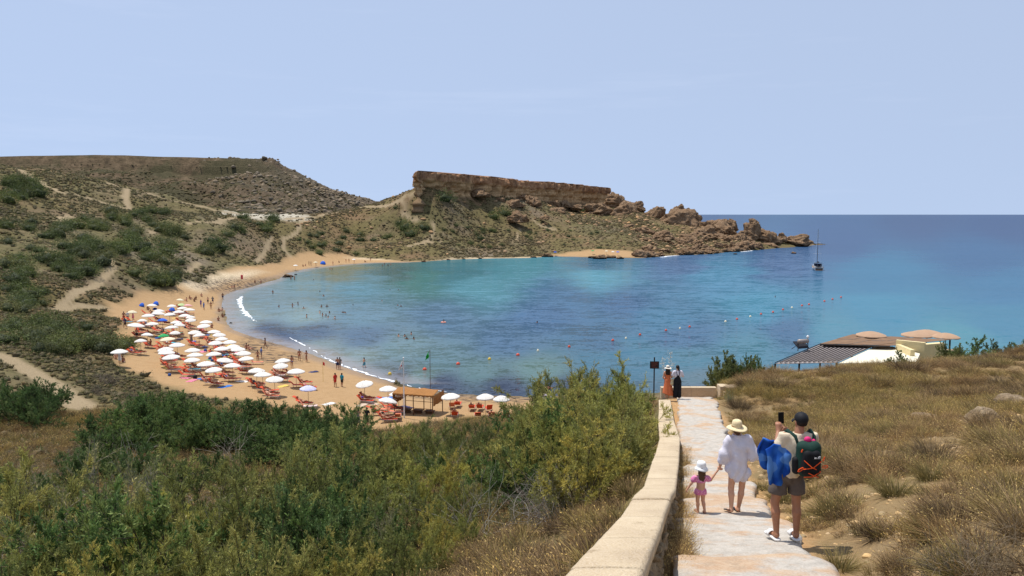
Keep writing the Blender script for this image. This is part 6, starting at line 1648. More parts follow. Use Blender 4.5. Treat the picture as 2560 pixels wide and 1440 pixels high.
for sx, x1 in ((-.10, -.02), (.10, .30)):
    MB().tube([(bx + sx, by + .10, bz + .12), (bx + sx * 1.0 - (.03 if sx < 0 else -.02), by + .17, bz + .26), (x1 + (.01 if sx < 0 else 0), .02, 1.505), (x1, .12, 1.44), (x1 + (-.02 if sx < 0 else .02), .145, 1.28), (bx + sx * 1.6, .07, 1.06), (bx + sx * 1.3, by + .12, 1.02)], [.022, .028, .030, .028, .024, .016, .014], 8).build('shoulder_strap', M_GRN, bp, True)
def cord(pts, parent): MB().tube(pts, .0065, 6).build('cord', M_BUNG, parent)
fy = by - .142
cord([(bx - .11, fy + .03, bz + .02), (bx - .02, fy - .004, bz - .06), (bx + .11, fy + .03, bz - .13)], bp); cord([(bx + .12, fy + .03, bz + .01), (bx + .0, fy - .004, bz - .07), (bx - .12, fy + .03, bz - .10)], bp)
cord([(bx - .10, fy + .03, bz - .12), (bx, fy, bz - .17), (bx + .09, fy + .04, bz - .21)], bp); cord([(bx + .11, fy + .03, bz - .13), (bx, fy, bz - .19), (bx - .10, fy + .05, bz - .21)], bp)
loop = lambda c, r, ax: [(c[0] + r * cos(a) * ax[0], c[1], c[2] + r * .45 * sin(a) + ax[1] * r * cos(a)) for a in [2 * pi * k / 12 for k in range(13)]]
cord(loop((bx - .155, fy + .02, bz - .10), .036, (1, .6)), bp); cord(loop((bx + .175, fy + .05, bz - .07), .036, (1, .1)), bp); cord(loop((bx + .16, fy + .06, bz + .03), .025, (.4, 1)), bp); cord(loop((bx - .13, fy + .06, bz + .14), .016, (.5, 1)), bp)
M_LOGO = plain('logo_white', srgb(214, 214, 214), .6)
for k in range(3):                                   # white quarter arcs of the emblem, with a short bar beside them
    MB().tube([(bx + .055 - (.012 + .011 * k) * cos(a) + .03, fy - .012, bz + .055 + (.012 + .011 * k) * sin(a)) for a in [pi / 2 * q / 6 for q in range(7)]], .0036, 5).build('emblem', M_LOGO, bp)
MB().box((bx + .022, fy - .010, bz + .062), (.026, .006, .016)).build('emblem', M_LOGO, bp)
link('pink_pouch', sdf_mesh('pink_pouch', [('e', (bx - .01, by + .05, bz + .25), (.048, .04, .045)), ('e', (bx + .075, by + .06, bz + .225), (.025, .03, .035))], plain('bright_pink', srgb(206, 40, 110), .6, .1), .009, .01), bp)
# towel over his left arm
M_TWL = NT('blue_towel'); n_ = M_TWL.noise(3.0, 2, .5, vec=M_TWL.objco()); M_TWL = M_TWL.done(M_TWL.ramp(n_, [(.44, srgb(26, 66, 146)), (.47, srgb(34, 80, 160)), (.55, srgb(48, 98, 178)), (.57, srgb(84, 128, 190))]), .95, None, .05)
tw = thing('towel', 'blue beach towel draped over the arm of the man with the backpack', 'towel', mp)
nx, nz_ = 26, 30
def tw_pt(u, v):
    x = -.32 + .33 * u; top = 1.36 - .05 * u - .10 * (1 - min(1, u * 3.2))
    bot = .80 + .26 * max(0, u - .5) * 1.6 + .015 * math.sin(u * 9)
    z = top + (bot - top) * v
    y = -.02 - .07 * math.sin(pi * min(1, v * 1.6 + .1) * .5) - .018 * math.sin(u * 15 + v * 1.5) * (.3 + v) - .008 * math.sin(v * 11 + u * 5)
    x += .015 * math.sin(v * 5 + 1) * (1 - u) + .05 * v * (1 - u)
    return (x, y, z)
to = MB().add(*netting(nx, nz_, tw_pt)).build('cloth', M_TWL, tw, True); to.modifiers.new('thickness', 'SOLIDIFY').thickness = .03
def tw_pt2(u, v):
    x = -.34 + .30 * u; z = 1.40 - .08 * u - v * (.34 + .12 * math.sin(u * 5))
    return (x + .02 * math.sin(v * 7), .02 + .16 * math.sin(pi * .5 * min(1, v * 2.2)) + .03 * math.sin(u * 15), z + .01)
to = MB().add(*netting(nx, 16, tw_pt2)).build('cloth', M_TWL, tw, True); to.modifiers.new('thickness', 'SOLIDIFY').thickness = .03

# ================= the woman in the white shirt
wY = 13.1; wp = at(1843, 1281, wY); wp[2] = wp[2] - .02
wom = thing('person', 'woman in loose white shirt and straw sun hat holding a child by the hand', 'person', wp)
hL, hR = (-.085, 0, .82), (.085, 0, .82)
skin = [('e', (0, 0, .86), (.155, .115, .12)), ('c', (0, 0, .92), (-.01, 0, 1.06), .11, .105), ('e', (-.02, -.005, 1.20), (.145, .10, .16)), ('c', (-.15, 0, 1.335), (.115, 0, 1.335), .055, .055), ('c', (-.03, -.01, 1.34), (-.04, .015, 1.46), .058, .047)]
skin += leg_prims(hL, (-.115, .02, .46), (-.135, -.10, .13), (-.165, .02, .06), .93) + leg_prims(hR, (.085, .06, .46), (.035, .06, .08), (.035, .22, .03), .95)
skin += arm_prims((-.165, 0, 1.33), (-.245, .0, 1.07), (-.30, .05, .87), .86) + arm_prims((.135, 0, 1.33), (.235, -.02, 1.08), (.17, .20, .98), .86)
skin += hand_prims((-.30, .05, .87), (-.15, .25, -.95), (.2, .9, .2), .9, .85) + hand_prims((.17, .20, .98), (-.6, .7, .1), (0, .1, 1), .5, .85)
wh_ = (-.045, .02, 1.525)
skin += head_prims(wh_, .94)
link('body', sdf_mesh('body', skin, SK2, .0105, .022), wom); eyes(wh_, .94, 0, wom)
M_LINEN = plain('white_linen', srgb(220, 216, 226), .9, .05, 10, trans=.12, bump=1.0)
sh_ = [('e', (-.01, 0, 1.22), (.185, .13, .17)), ('c', (-.01, 0, 1.16), (0, 0, .74), .155, .165), ('c', (-.12, 0, .80), (.11, 0, .72), .11, .12), ('c', (-.15, 0, 1.345), (.12, 0, 1.345), .058, .058), ('c', (-.165, 0, 1.32), (-.245, .0, 1.05), .085, .10), ('c', (-.245, 0, 1.05), (-.27, .03, .95), .10, .08), ('c', (.14, 0, 1.32), (.245, -.02, 1.06), .085, .105), ('c', (.245, -.02, 1.06), (.19, .15, .98), .10, .075), ('c', (-.035, 0, 1.36), (-.04, .0, 1.40), .07, .06)]
fold2 = lambda G: .015 * np.sin(G[..., 0] * 46 + 5 * np.sin(G[..., 2] * 5)) * np.clip((1.25 - G[..., 2]) * 1.5, 0, 1) + .010 * np.sin(G[..., 2] * 30 + G[..., 0] * 22) * np.cos(G[..., 0] * 13 + 1)
link('shirt', sdf_mesh('shirt', sh_, M_LINEN, .0115, .04, lambda G: np.maximum((.56 - .06 * np.cos(G[..., 0] * 9) + .10 * np.clip(np.abs(G[..., 0] + .0) - .13, 0, 1) * 4) - G[..., 2], G[..., 2] - 1.415), fold2), wom)
MB().tube([(-.035 + .073 * cos(a), .0 + .062 * sin(a), 1.405 + .012 * sin(a)) for a in [2 * pi * k / 16 for k in range(17)]], .016, 6, False).build('collar', M_LINEN, wom, True)
M_STRAW = plain('straw', srgb(222, 202, 160), .9, .12, 40, bump=.3)
def sunhat(parent, c, R, crown_r, crown_h, mat, droop=.03, tilt=(0, 0)):
    prof = [(R, -droop), (R * .92, -droop * .6), (R * .75, -.005), (crown_r * 1.05, .0), (crown_r, .02), (crown_r * .97, crown_h * .55), (crown_r * .85, crown_h * .85), (crown_r * .5, crown_h), (.002, crown_h * .98)]
    o = MB()
    n = 28; V, F = [], []
    for (r, z) in prof:
        for k in range(n):
            a = 2 * pi * k / n; wv = 1 + (.02 * math.sin(3 * a + 1) if r > crown_r * 1.2 else 0)
            V.append((r * wv * cos(a), r * wv * sin(a) * 1.05, z + (.012 * math.sin(2 * a) if r > crown_r * 1.2 else 0)))
    for i in range(len(prof) - 1):
        for k in range(n): F.append((i * n + k, i * n + (k + 1) % n, (i + 1) * n + (k + 1) % n, (i + 1) * n + k))
    h = o.add(V, F).build('sun_hat', mat, parent, True, c, (tilt[0], tilt[1], 0)); h.modifiers.new('thickness', 'SOLIDIFY').thickness = .006
    return h
hat = sunhat(wom, (wh_[0], wh_[1] - .01, wh_[2] + .025), .178, .088, .125, M_STRAW, .025, (.10, 0))
MB().lathe([(.091, .0), (.0925, .012), (.091, .028)], 24).build('hat_band', plain('hat_band', srgb(150, 120, 84), .8), hat)
MB().tube([(.0, -.092, .01), (.03, -.11, -.06), (.045, -.10, -.13)], .004, 4).build('hat_tie', plain('hat_band', srgb(150, 120, 84), .8), hat)
link('hair', sdf_mesh('hair', [('e', (wh_[0], wh_[1] - .03, wh_[2] - .005), (.078, .075, .09)), ('c', (wh_[0], wh_[1] - .06, wh_[2] - .06), (wh_[0] + .01, wh_[1] - .05, wh_[2] - .11), .045, .03)], HAIRB, .010, .03), wom)
M_FLIP = plain('black_rubber', srgb(30, 30, 34), .6)
for a, tt_, z in (((-.135, -.12, .10), (-.17, .06, .045), 0), ((.035, .02, .0), (.035, .26, .0), 0)):
    f_ = MB(); a, tt_ = np.array(a), np.array(tt_); d = tt_ - a; d /= np.linalg.norm(d)
    pts = [a - d * .02 + d * .27 * k / 8 for k in range(9)]; wd = [.028, .036, .038, .036, .036, .042, .045, .040, .022]
    V, F = [], []
    for p_, w_ in zip(pts, wd): V += [(p_[0] - w_, p_[1], p_[2] + .018), (p_[0] + w_, p_[1], p_[2] + .018), (p_[0] + w_, p_[1], p_[2]), (p_[0] - w_, p_[1], p_[2])]
    for k in range(8):
        for q in range(4): F.append((k * 4 + q, k * 4 + (q + 1) % 4, k * 4 + 4 + (q + 1) % 4, k * 4 + 4 + q))
    F += [(0, 3, 2, 1), (32, 33, 34, 35)]
    f_.add(V, F).build('flip_flop', M_FLIP, wom)

# ================= the child
cp = at(1750, 1280, wY); cp[2] = wp[2] + .01
kid = thing('person', 'small child in pink two piece swimsuit and white sun hat', 'person', cp)
hx = wp[0] - .325 - cp[0]; hz = wp[2] + .80 - cp[2]          # where the hands meet
skin = [('e', (0, 0, .40), (.085, .07, .07)), ('c', (0, 0, .42), (.005, 0, .52), .075, .072), ('e', (.0, 0, .585), (.082, .066, .09)), ('c', (-.07, 0, .645), (.075, 0, .645), .034, .034), ('c', (0, 0, .65), (.005, .01, .72), .036, .034)]
skin += leg_prims((-.045, 0, .38), (-.045, .01, .215), (-.04, -.01, .05), (-.05, .09, .022), .60, .92) + leg_prims((.045, 0, .38), (.05, .015, .22), (.065, -.06, .065), (.08, .02, .02), .60, .92)
skin += arm_prims((-.095, 0, .645), (-.165, .0, .53), (-.215, .01, .445), .58) + arm_prims((.10, 0, .645), (.175, .02, .585), (hx - .03, .04, hz - .045), .58)
skin += hand_prims((-.215, .01, .445), (-.5, .1, -.85), (.2, .9, 0), .6, .55) + hand_prims((hx - .03, .04, hz - .045), (.55, .1, .8), (0, .9, .2), .8, .55)
kh = (.008, .01, .80)
skin += head_prims(kh, .80)
link('body', sdf_mesh('body', skin, SK2, .0085, .016), kid); eyes(kh, .8, 0, kid)
t = NT('pink_swimsuit'); vo = t.node('TexVoronoi'); vo.inputs['Scale'].default_value = 60; t.l.new(t.objco(), vo.inputs['Vector'])
M_PINKS = t.done(t.ramp(vo.outputs['Distance'], [(.25, srgb(236, 210, 214)), (.4, srgb(206, 112, 158))]), .8)
link('swim_shorts', sdf_mesh('swim_shorts', [('e', (0, 0, .40), (.088, .074, .07)), ('c', (-.045, 0, .385), (-.048, 0, .34), .055, .057), ('c', (.045, 0, .385), (.048, 0, .34), .055, .057)], M_PINKS, .0085, .02, lambda G: np.maximum(.335 + .10 * np.abs(G[..., 0]) - G[..., 2], G[..., 2] - .445), lambda G: .003 * np.sin(G[..., 0] * 120), inflate=.008), kid)
link('swim_top', sdf_mesh('swim_top', [('e', (0, 0, .59), (.084, .068, .08)), ('c', (-.075, 0, .65), (.08, 0, .65), .036, .036), ('c', (-.085, 0, .65), (-.125, 0, .60), .042, .045), ('c', (.09, 0, .65), (.13, .005, .61), .042, .045)], M_PINKS, .0085, .02, lambda G: np.maximum(.555 - G[..., 2], G[..., 2] - .672), inflate=.008), kid)
sunhat(kid, (kh[0], kh[1], kh[2] + .03), .118, .080, .10, plain('white_cotton', srgb(226, 226, 226), .9), .045, (.08, 0))
link('hair', sdf_mesh('hair', [('e', (kh[0], kh[1] - .025, kh[2] - .01), (.066, .065, .08)), ('c', (kh[0] - .03, kh[1] - .055, kh[2] - .04), (kh[0] - .025, kh[1] - .07, kh[2] - .17), .04, .028), ('c', (kh[0] + .03, kh[1] - .055, kh[2] - .04), (kh[0] + .02, kh[1] - .07, kh[2] - .19), .04, .022)], HAIRB, .009, .03, None, lambda G: .006 * np.sin(G[..., 2] * 90 + G[..., 0] * 60)), kid)
for (a, tt_) in (((-.04, -.03, 0), (-.05, .10, 0)), ((.06, -.085, .03), (.08, .03, .0))):
    link('sandal', sdf_mesh('sandal', [('c', (a[0], a[1], a[2] + .012), (tt_[0], tt_[1], tt_[2] + .012), .028, .030)], plain('tan_sandal', srgb(150, 110, 90), .7), .0085, .01, lambda G: np.maximum(-.02 - G[..., 2], G[..., 2] - .05)), kid)

# ================= the couple on the landing
ow = at(1668, 998, 37.8)
c_o = thing('person', 'woman in long orange dress and white hat on the landing', 'person', (ow[0], ow[1], float(zpath(37.8)) + .01))
skin = [('c', (-.07, 0, .45), (-.07, 0, .06), .05, .035), ('c', (.07, 0, .45), (.08, 0, .06), .05, .035), ('c', (-.07, -.02, .035), (-.08, .14, .03), .032, .025), ('c', (.08, -.02, .035), (.09, .14, .03), .032, .025), ('e', (0, 0, .85), (.15, .12, .14)), ('e', (0, 0, 1.18), (.15, .1, .17)), ('c', (-.13, 0, 1.32), (.13, 0, 1.32), .055, .055), ('c', (0, 0, 1.34), (0, .01, 1.46), .055, .048)] + arm_prims((-.16, 0, 1.31), (-.21, .03, 1.05), (-.14, .2, .95), .9) + arm_prims((.16, 0, 1.31), (.22, .02, 1.06), (.16, .2, .98), .9) + hand_prims((-.14, .2, .95), (.5, .7, 0), (0, 0, 1), .5, .85) + hand_prims((.16, .2, .98), (-.5, .7, 0), (0, 0, 1), .5, .85) + head_prims((0, .01, 1.53), .92)
link('body', sdf_mesh('body', skin, SK2, .016, .03), c_o)
M_DRESS = plain('orange_dress', srgb(206, 112, 70), .85, .10, 6)
link('dress', sdf_mesh('dress', [('e', (0, 0, 1.17), (.155, .11, .15)), ('c', (0, 0, 1.05), (0, 0, .9), .115, .14), ('c', (0, 0, .9), (.03, -.02, .28), .15, .26), ('c', (-.10, 0, 1.30), (-.10, .02, 1.36), .03, .03), ('c', (.10, 0, 1.30), (.10, .02, 1.36), .03, .03)], M_DRESS, .016, .04, lambda G: np.maximum(.22 - .25 * G[..., 0] - G[..., 2], G[..., 2] - 1.37), lambda G: .018 * np.sin(G[..., 0] * 40 + G[..., 2] * 3) * np.clip(1 - G[..., 2], 0, 1), inflate=.006), c_o)
link('hair', sdf_mesh('hair', [('e', (0, -.02, 1.53), (.085, .085, .10)), ('c', (-.05, -.07, 1.48), (-.05, -.10, 1.24), .07, .05), ('c', (.05, -.07, 1.48), (.05, -.10, 1.24), .07, .05)], HAIR, .016, .04), c_o)
sunhat(c_o, (0, .0, 1.55), .19, .088, .12, plain('pale_hat', srgb(222, 214, 200), .9), .03)
bg_ = thing('shoulder_bag', 'straw shoulder bag hanging beside the orange dress', 'bag', (ow[0] + .24, ow[1] - .06, float(zpath(37.8)) + .72))
link('bag_body', sdf_mesh('bag_body', [('c', (-.07, 0, .06), (.08, 0, .06), .11, .11), ('c', (-.06, 0, .22), (.05, 0, .22), .06, .06)], M_STRAW, .016, .05), bg_)
MB().tube([(-.08, 0, .24), (-.10, .03, .58), (.03, .03, .6), (.08, 0, .24)], .012, 5).build('strap', M_STRAW, bg_)
bw_ = at(1693, 997, 37.6)
c_b = thing('person', 'person in black overalls and white t-shirt on the landing', 'person', (bw_[0], bw_[1], float(zpath(37.6)) + .01))
skin = [('e', (0, 0, .9), (.15, .11, .13)), ('e', (0, 0, 1.22), (.16, .11, .17)), ('c', (-.14, 0, 1.36), (.14, 0, 1.36), .058, .058), ('c', (0, 0, 1.38), (0, .01, 1.5), .055, .05)] + leg_prims((-.08, 0, .86), (-.10, .02, .48), (-.12, -.02, .09), (-.14, .12, .035)) + leg_prims((.08, 0, .86), (.09, .02, .48), (.09, -.02, .09), (.10, .12, .035)) + arm_prims((-.18, 0, 1.35), (-.26, .03, 1.12), (-.12, .24, 1.15), .9) + arm_prims((.18, 0, 1.35), (.27, .03, 1.12), (.20, .22, 1.2), .9) + hand_prims((-.12, .24, 1.15), (.6, .6, .2), (0, 0, 1), .5, .85) + hand_prims((.20, .22, 1.2), (-.6, .6, .2), (0, 0, 1), .5, .85) + head_prims((-.01, .02, 1.575), .94, .4)
link('body', sdf_mesh('body', skin, SK2, .016, .03), c_b)
link('shirt', sdf_mesh('shirt', [('e', (0, 0, 1.2), (.17, .12, .2)), ('c', (-.13, 0, 1.36), (.13, 0, 1.36), .066, .066), ('c', (-.18, 0, 1.34), (-.235, .02, 1.19), .07, .075), ('c', (.18, 0, 1.34), (.24, .02, 1.19), .07, .075)], M_LINEN, .016, .04, lambda G: np.maximum(1.0 - G[..., 2], G[..., 2] - 1.43), inflate=.008), c_b)
M_BLKC = plain('black_cotton', srgb(26, 26, 30), .85, .2, 8)
link('overalls', sdf_mesh('overalls', [('e', (0, 0, .92), (.16, .12, .16)), ('c', (0, 0, 1.0), (0, 0, 1.18), .13, .12), ('c', (-.085, 0, .85), (-.115, 0, .10), .10, .085), ('c', (.085, 0, .85), (.10, 0, .10), .10, .085)], M_BLKC, .016, .04, lambda G: np.maximum(.07 - G[..., 2], G[..., 2] - 1.26 + 2.2 * np.clip(np.abs(G[..., 0]) - .04, 0, 1)), inflate=.012), c_b)
for s_ in (-1, 1): MB().tube([(s_ * .05, -.135, 1.20), (s_ * .08, -.11, 1.36), (s_ * .085, -.02, 1.435), (s_ * .08, .09, 1.36), (s_ * .07, .13, 1.22)], .016, 6).build('strap', M_BLKC, c_b)
link('hair', sdf_mesh('hair', [('e', (-.01, -.0, 1.60), (.088, .10, .095)), ('c', (.03, -.06, 1.55), (.045, -.05, 1.44), .05, .03)], HAIR, .016, .04, lambda G: G[..., 1] - .07 - .4 * (G[..., 2] - 1.56)), c_b)

# ================= people on the beach and in the water: one body per pose
def small_body(pose):
    if pose == 'stand':
        P = [('e', (0, 0, .92), (.15, .11, .13)), ('e', (0, 0, 1.24), (.17, .11, .2)), ('c', (-.15, 0, 1.4), (.15, 0, 1.4), .06, .06), ('c', (0, 0, 1.42), (0, .01, 1.52), .055, .05)] + leg_prims((-.09, 0, .88), (-.11, .03, .48), (-.12, -.02, .09), (-.14, .12, .035)) + leg_prims((.09, 0, .88), (.10, .0, .48), (.11, -.06, .09), (.13, .08, .035)) + arm_prims((-.2, 0, 1.38), (-.25, -.02, 1.12), (-.24, .06, .86)) + arm_prims((.2, 0, 1.38), (.26, -.02, 1.12), (.25, .08, .88)) + [('c', (-.24, .06, .86), (-.235, .09, .72), .032, .02), ('c', (.25, .08, .88), (.245, .11, .74), .032, .02)] + head_prims((0, .02, 1.6), 1.0)
    elif pose == 'arms':
        P = [('e', (0, 0, .92), (.15, .11, .13)), ('e', (0, 0, 1.24), (.16, .11, .19)), ('c', (-.14, 0, 1.4), (.14, 0, 1.4), .058, .058), ('c', (0, 0, 1.42), (0, .01, 1.52), .055, .05)] + leg_prims((-.09, 0, .88), (-.10, .0, .48), (-.10, -.03, .09), (-.12, .12, .035)) + leg_prims((.09, 0, .88), (.13, .05, .49), (.14, -.08, .12), (.15, .05, .05)) + arm_prims((-.19, 0, 1.38), (-.34, .08, 1.2), (-.14, .16, 1.35)) + arm_prims((.19, 0, 1.38), (.32, .02, 1.15), (.16, .1, .98)) + [('c', (-.14, .16, 1.35), (-.05, .17, 1.42), .03, .02), ('c', (.16, .1, .98), (.08, .12, .95), .03, .02)] + head_prims((0, .02, 1.6), 1.0, .3)
    elif pose == 'walk':
        P = [('e', (0, 0, .90), (.15, .12, .13)), ('e', (0, .03, 1.22), (.16, .11, .19)), ('c', (-.14, .03, 1.38), (.14, .03, 1.38), .058, .058), ('c', (0, .04, 1.4), (0, .06, 1.5), .055, .05)] + leg_prims((-.09, 0, .86), (-.10, .18, .5), (-.10, .22, .09), (-.11, .38, .06)) + leg_prims((.09, 0, .86), (.10, -.02, .48), (.10, -.30, .16), (.11, -.22, .05)) + arm_prims((-.19, .03, 1.36), (-.23, -.12, 1.14), (-.22, -.1, .9)) + arm_prims((.19, .03, 1.36), (.23, .12, 1.14), (.21, .3, .96)) + [('c', (-.22, -.1, .9), (-.22, -.06, .78), .03, .02), ('c', (.21, .3, .96), (.19, .4, .9), .03, .02)] + head_prims((0, .07, 1.58), 1.0)
    elif pose == 'sit':
        P = [('e', (0, 0, .12), (.17, .14, .12)), ('c', (0, 0, .15), (0, -.06, .35), .13, .12), ('e', (0, -.08, .46), (.16, .11, .18)), ('c', (-.14, -.08, .62), (.14, -.08, .62), .058, .058), ('c', (0, -.08, .64), (0, -.05, .74), .055, .05)] + leg_prims((-.09, .05, .12), (-.13, .42, .42), (-.12, .62, .09), (-.13, .76, .05)) + leg_prims((.09, .05, .12), (.12, .44, .36), (.14, .70, .08), (.15, .84, .05)) + arm_prims((-.19, -.08, .6), (-.25, -.1, .36), (-.22, -.22, .1)) + arm_prims((.19, -.08, .6), (.24, .05, .4), (.12, .3, .38)) + [('c', (-.22, -.22, .1), (-.22, -.3, .05), .03, .02), ('c', (.12, .3, .38), (.1, .38, .4), .03, .02)] + head_prims((0, -.03, .83), 1.0)
    elif pose == 'lie':      # on the back, head at -x raised on the lounger
        P = [('e', (0, 0, .13), (.16, .16, .11)), ('c', (0, 0, .14), (-.22, 0, .24), .12, .12), ('e', (-.32, 0, .32), (.19, .16, .12)), ('c', (-.44, -.14, .42), (-.44, .14, .42), .058, .058), ('c', (-.46, 0, .44), (-.55, 0, .53), .055, .05)]
        P += [('c', (0, -.09, .12), (.42, -.11, .24), .085, .056), ('c', (.42, -.11, .24), (.82, -.11, .08), .052, .036), ('c', (.82, -.11, .07), (.86, -.12, .2), .033, .024), ('c', (0, .09, .12), (.44, .12, .12), .085, .056), ('c', (.44, .12, .12), (.86, .13, .07), .052, .036), ('c', (.86, .13, .06), (.9, .15, .18), .033, .024)]
        P += arm_prims((-.42, -.2, .4), (-.22, -.28, .24), (.0, -.22, .2)) + arm_prims((-.42, .2, .4), (-.2, .28, .24), (.02, .24, .16)) + [('c', (0, -.22, .2), (.1, -.2, .18), .03, .02), ('c', (.02, .24, .16), (.12, .22, .15), .03, .02)]
        P += [('e', (-.62, 0, .60), (.10, .08, .095)), ('e', (-.58, 0, .66), (.06, .06, .07)), ('c', (-.56, 0, .70), (-.57, 0, .72), .014, .012)]
    else:                    # swim: waist deep in the water
        P = [('e', (0, 0, .92), (.15, .11, .13)), ('e', (0, 0, 1.24), (.17, .11, .2)), ('c', (-.15, 0, 1.4), (.15, 0, 1.4), .06, .06), ('c', (0, 0, 1.42), (0, .01, 1.52), .055, .05)] + leg_prims((-.09, 0, .88), (-.11, .03, .48), (-.12, -.02, .09), (-.14, .12, .035)) + leg_prims((.09, 0, .88), (.10, .0, .48), (.11, -.06, .09), (.13, .08, .035)) + arm_prims((-.2, 0, 1.38), (-.38, .04, 1.22), (-.42, .24, 1.10)) + arm_prims((.2, 0, 1.38), (.40, .05, 1.24), (.44, .22, 1.12)) + [('c', (-.42, .24, 1.1), (-.44, .34, 1.08), .03, .02), ('c', (.44, .22, 1.12), (.46, .32, 1.1), .03, .02)] + head_prims((0, .02, 1.6), 1.0)
    return P
POSES = ['stand', 'arms', 'walk', 'sit', 'lie', 'swim']
SKINS = [SK1, SK2, SK3]
body_me = {}
for ps in POSES:
    base = sdf_mesh('body', small_body(ps), SK1, .034, .04)
    for i, m in enumerate(SKINS):
        b = base.copy(); b.materials[0] = m; body_me[ps, i] = b
WEARS = dict(black=(30, 30, 34), navy=(34, 44, 84), red=(190, 50, 44), blue=(56, 110, 180), teal=(40, 140, 160), white=(214, 210, 206), grey=(120, 116, 114), pink=(206, 110, 130), yellow=(206, 170, 80), purple=(90, 60, 140), green=(80, 130, 90))
def shell(ps, part):
    up = {'stand': 1, 'arms': 1, 'walk': 1, 'swim': 1}.get(ps)
    if up:
        dy = .03 if ps == 'walk' else 0
        if part == 'shorts': return [('e', (0, 0, .91), (.165, .125, .13)), ('c', (-.09, 0, .88), (-.105, .02 + 3 * dy, .62), .10, .09), ('c', (.09, 0, .88), (.105, .01, .62), .10, .09)]
        if part == 'brief': return [('e', (0, 0, .91), (.165, .125, .10))]
        if part == 'top': return [('e', (0, dy, 1.24), (.18, .12, .2)), ('c', (0, 0, .95), (0, dy, 1.15), .145, .14), ('c', (-.15, dy, 1.4), (.15, dy, 1.4), .07, .07), ('c', (-.19, dy, 1.38), (-.26, dy * .5, 1.22), .07, .07), ('c', (.19, dy, 1.38), (.26, dy * .5, 1.22), .07, .07)]
        if part == 'dress': return [('e', (0, dy, 1.22), (.17, .12, .18)), ('c', (0, 0, 1.1), (0, .02, .45), .12, .22)]
        if part == 'trousers': return [('e', (0, 0, .91), (.165, .125, .13)), ('c', (-.09, 0, .88), (-.12, .0 + 5 * dy, .1), .10, .08), ('c', (.09, 0, .88), (.11, -.03 - 5 * dy, .1), .10, .08)]
        if part == 'hair': return [('e', (0, .0 + 1.5 * dy, 1.63), (.09, .10, .095)), ('c', (0, -.05 + dy, 1.6), (0, -.07 + dy, 1.5), .06, .05)]
    if ps == 'sit':
        return {'hair': [('e', (0, -.05, .86), (.09, .10, .095)), ('c', (0, -.1, .84), (0, -.13, .74), .06, .05)], 'top': [('e', (0, -.08, .46), (.17, .12, .18)), ('c', (-.14, -.08, .62), (.14, -.08, .62), .07, .07)]}.get(part, [('e', (0, .03, .13), (.185, .17, .12))])
    return {'hair': [('e', (-.65, 0, .60), (.10, .09, .09))], 'top': [('e', (-.30, 0, .32), (.20, .17, .13))]}.get(part, [('e', (0, 0, .13), (.17, .17, .12))])
shell_cache = {}
def shell_me(ps, part, c):
    if (ps, part) not in shell_cache: shell_cache[ps, part] = sdf_mesh(part, shell(ps, part), M_TEE, .036, .04)
    if (ps, part, c) not in shell_cache:
        b = shell_cache[ps, part].copy(); b.materials[0] = {'hair_d': HAIR, 'hair_b': HAIRB}.get(c) or plain('wear_' + c, srgb(*WEARS[c]), .85, .12, 8); shell_cache[ps, part, c] = b
    return shell_cache[ps, part, c]
PART_NAMES = {'brief': 'swim_briefs'}
def person(loc, ps, rz, label, group=None, wear=(('brief', 'navy'),), sk=0, s=1.0, hair='hair_d'):
    o = thing('person', label, 'person', loc, rz, group, s)
    link('body', body_me[ps, sk], o)
    link('hair', shell_me(ps, 'hair', hair), o)
    for part, c in wear: link(PART_NAMES.get(part, part), shell_me(ps, part, c), o)
    return o
def on_sand(px, py): return hit(px, py, 0, 60, 450)
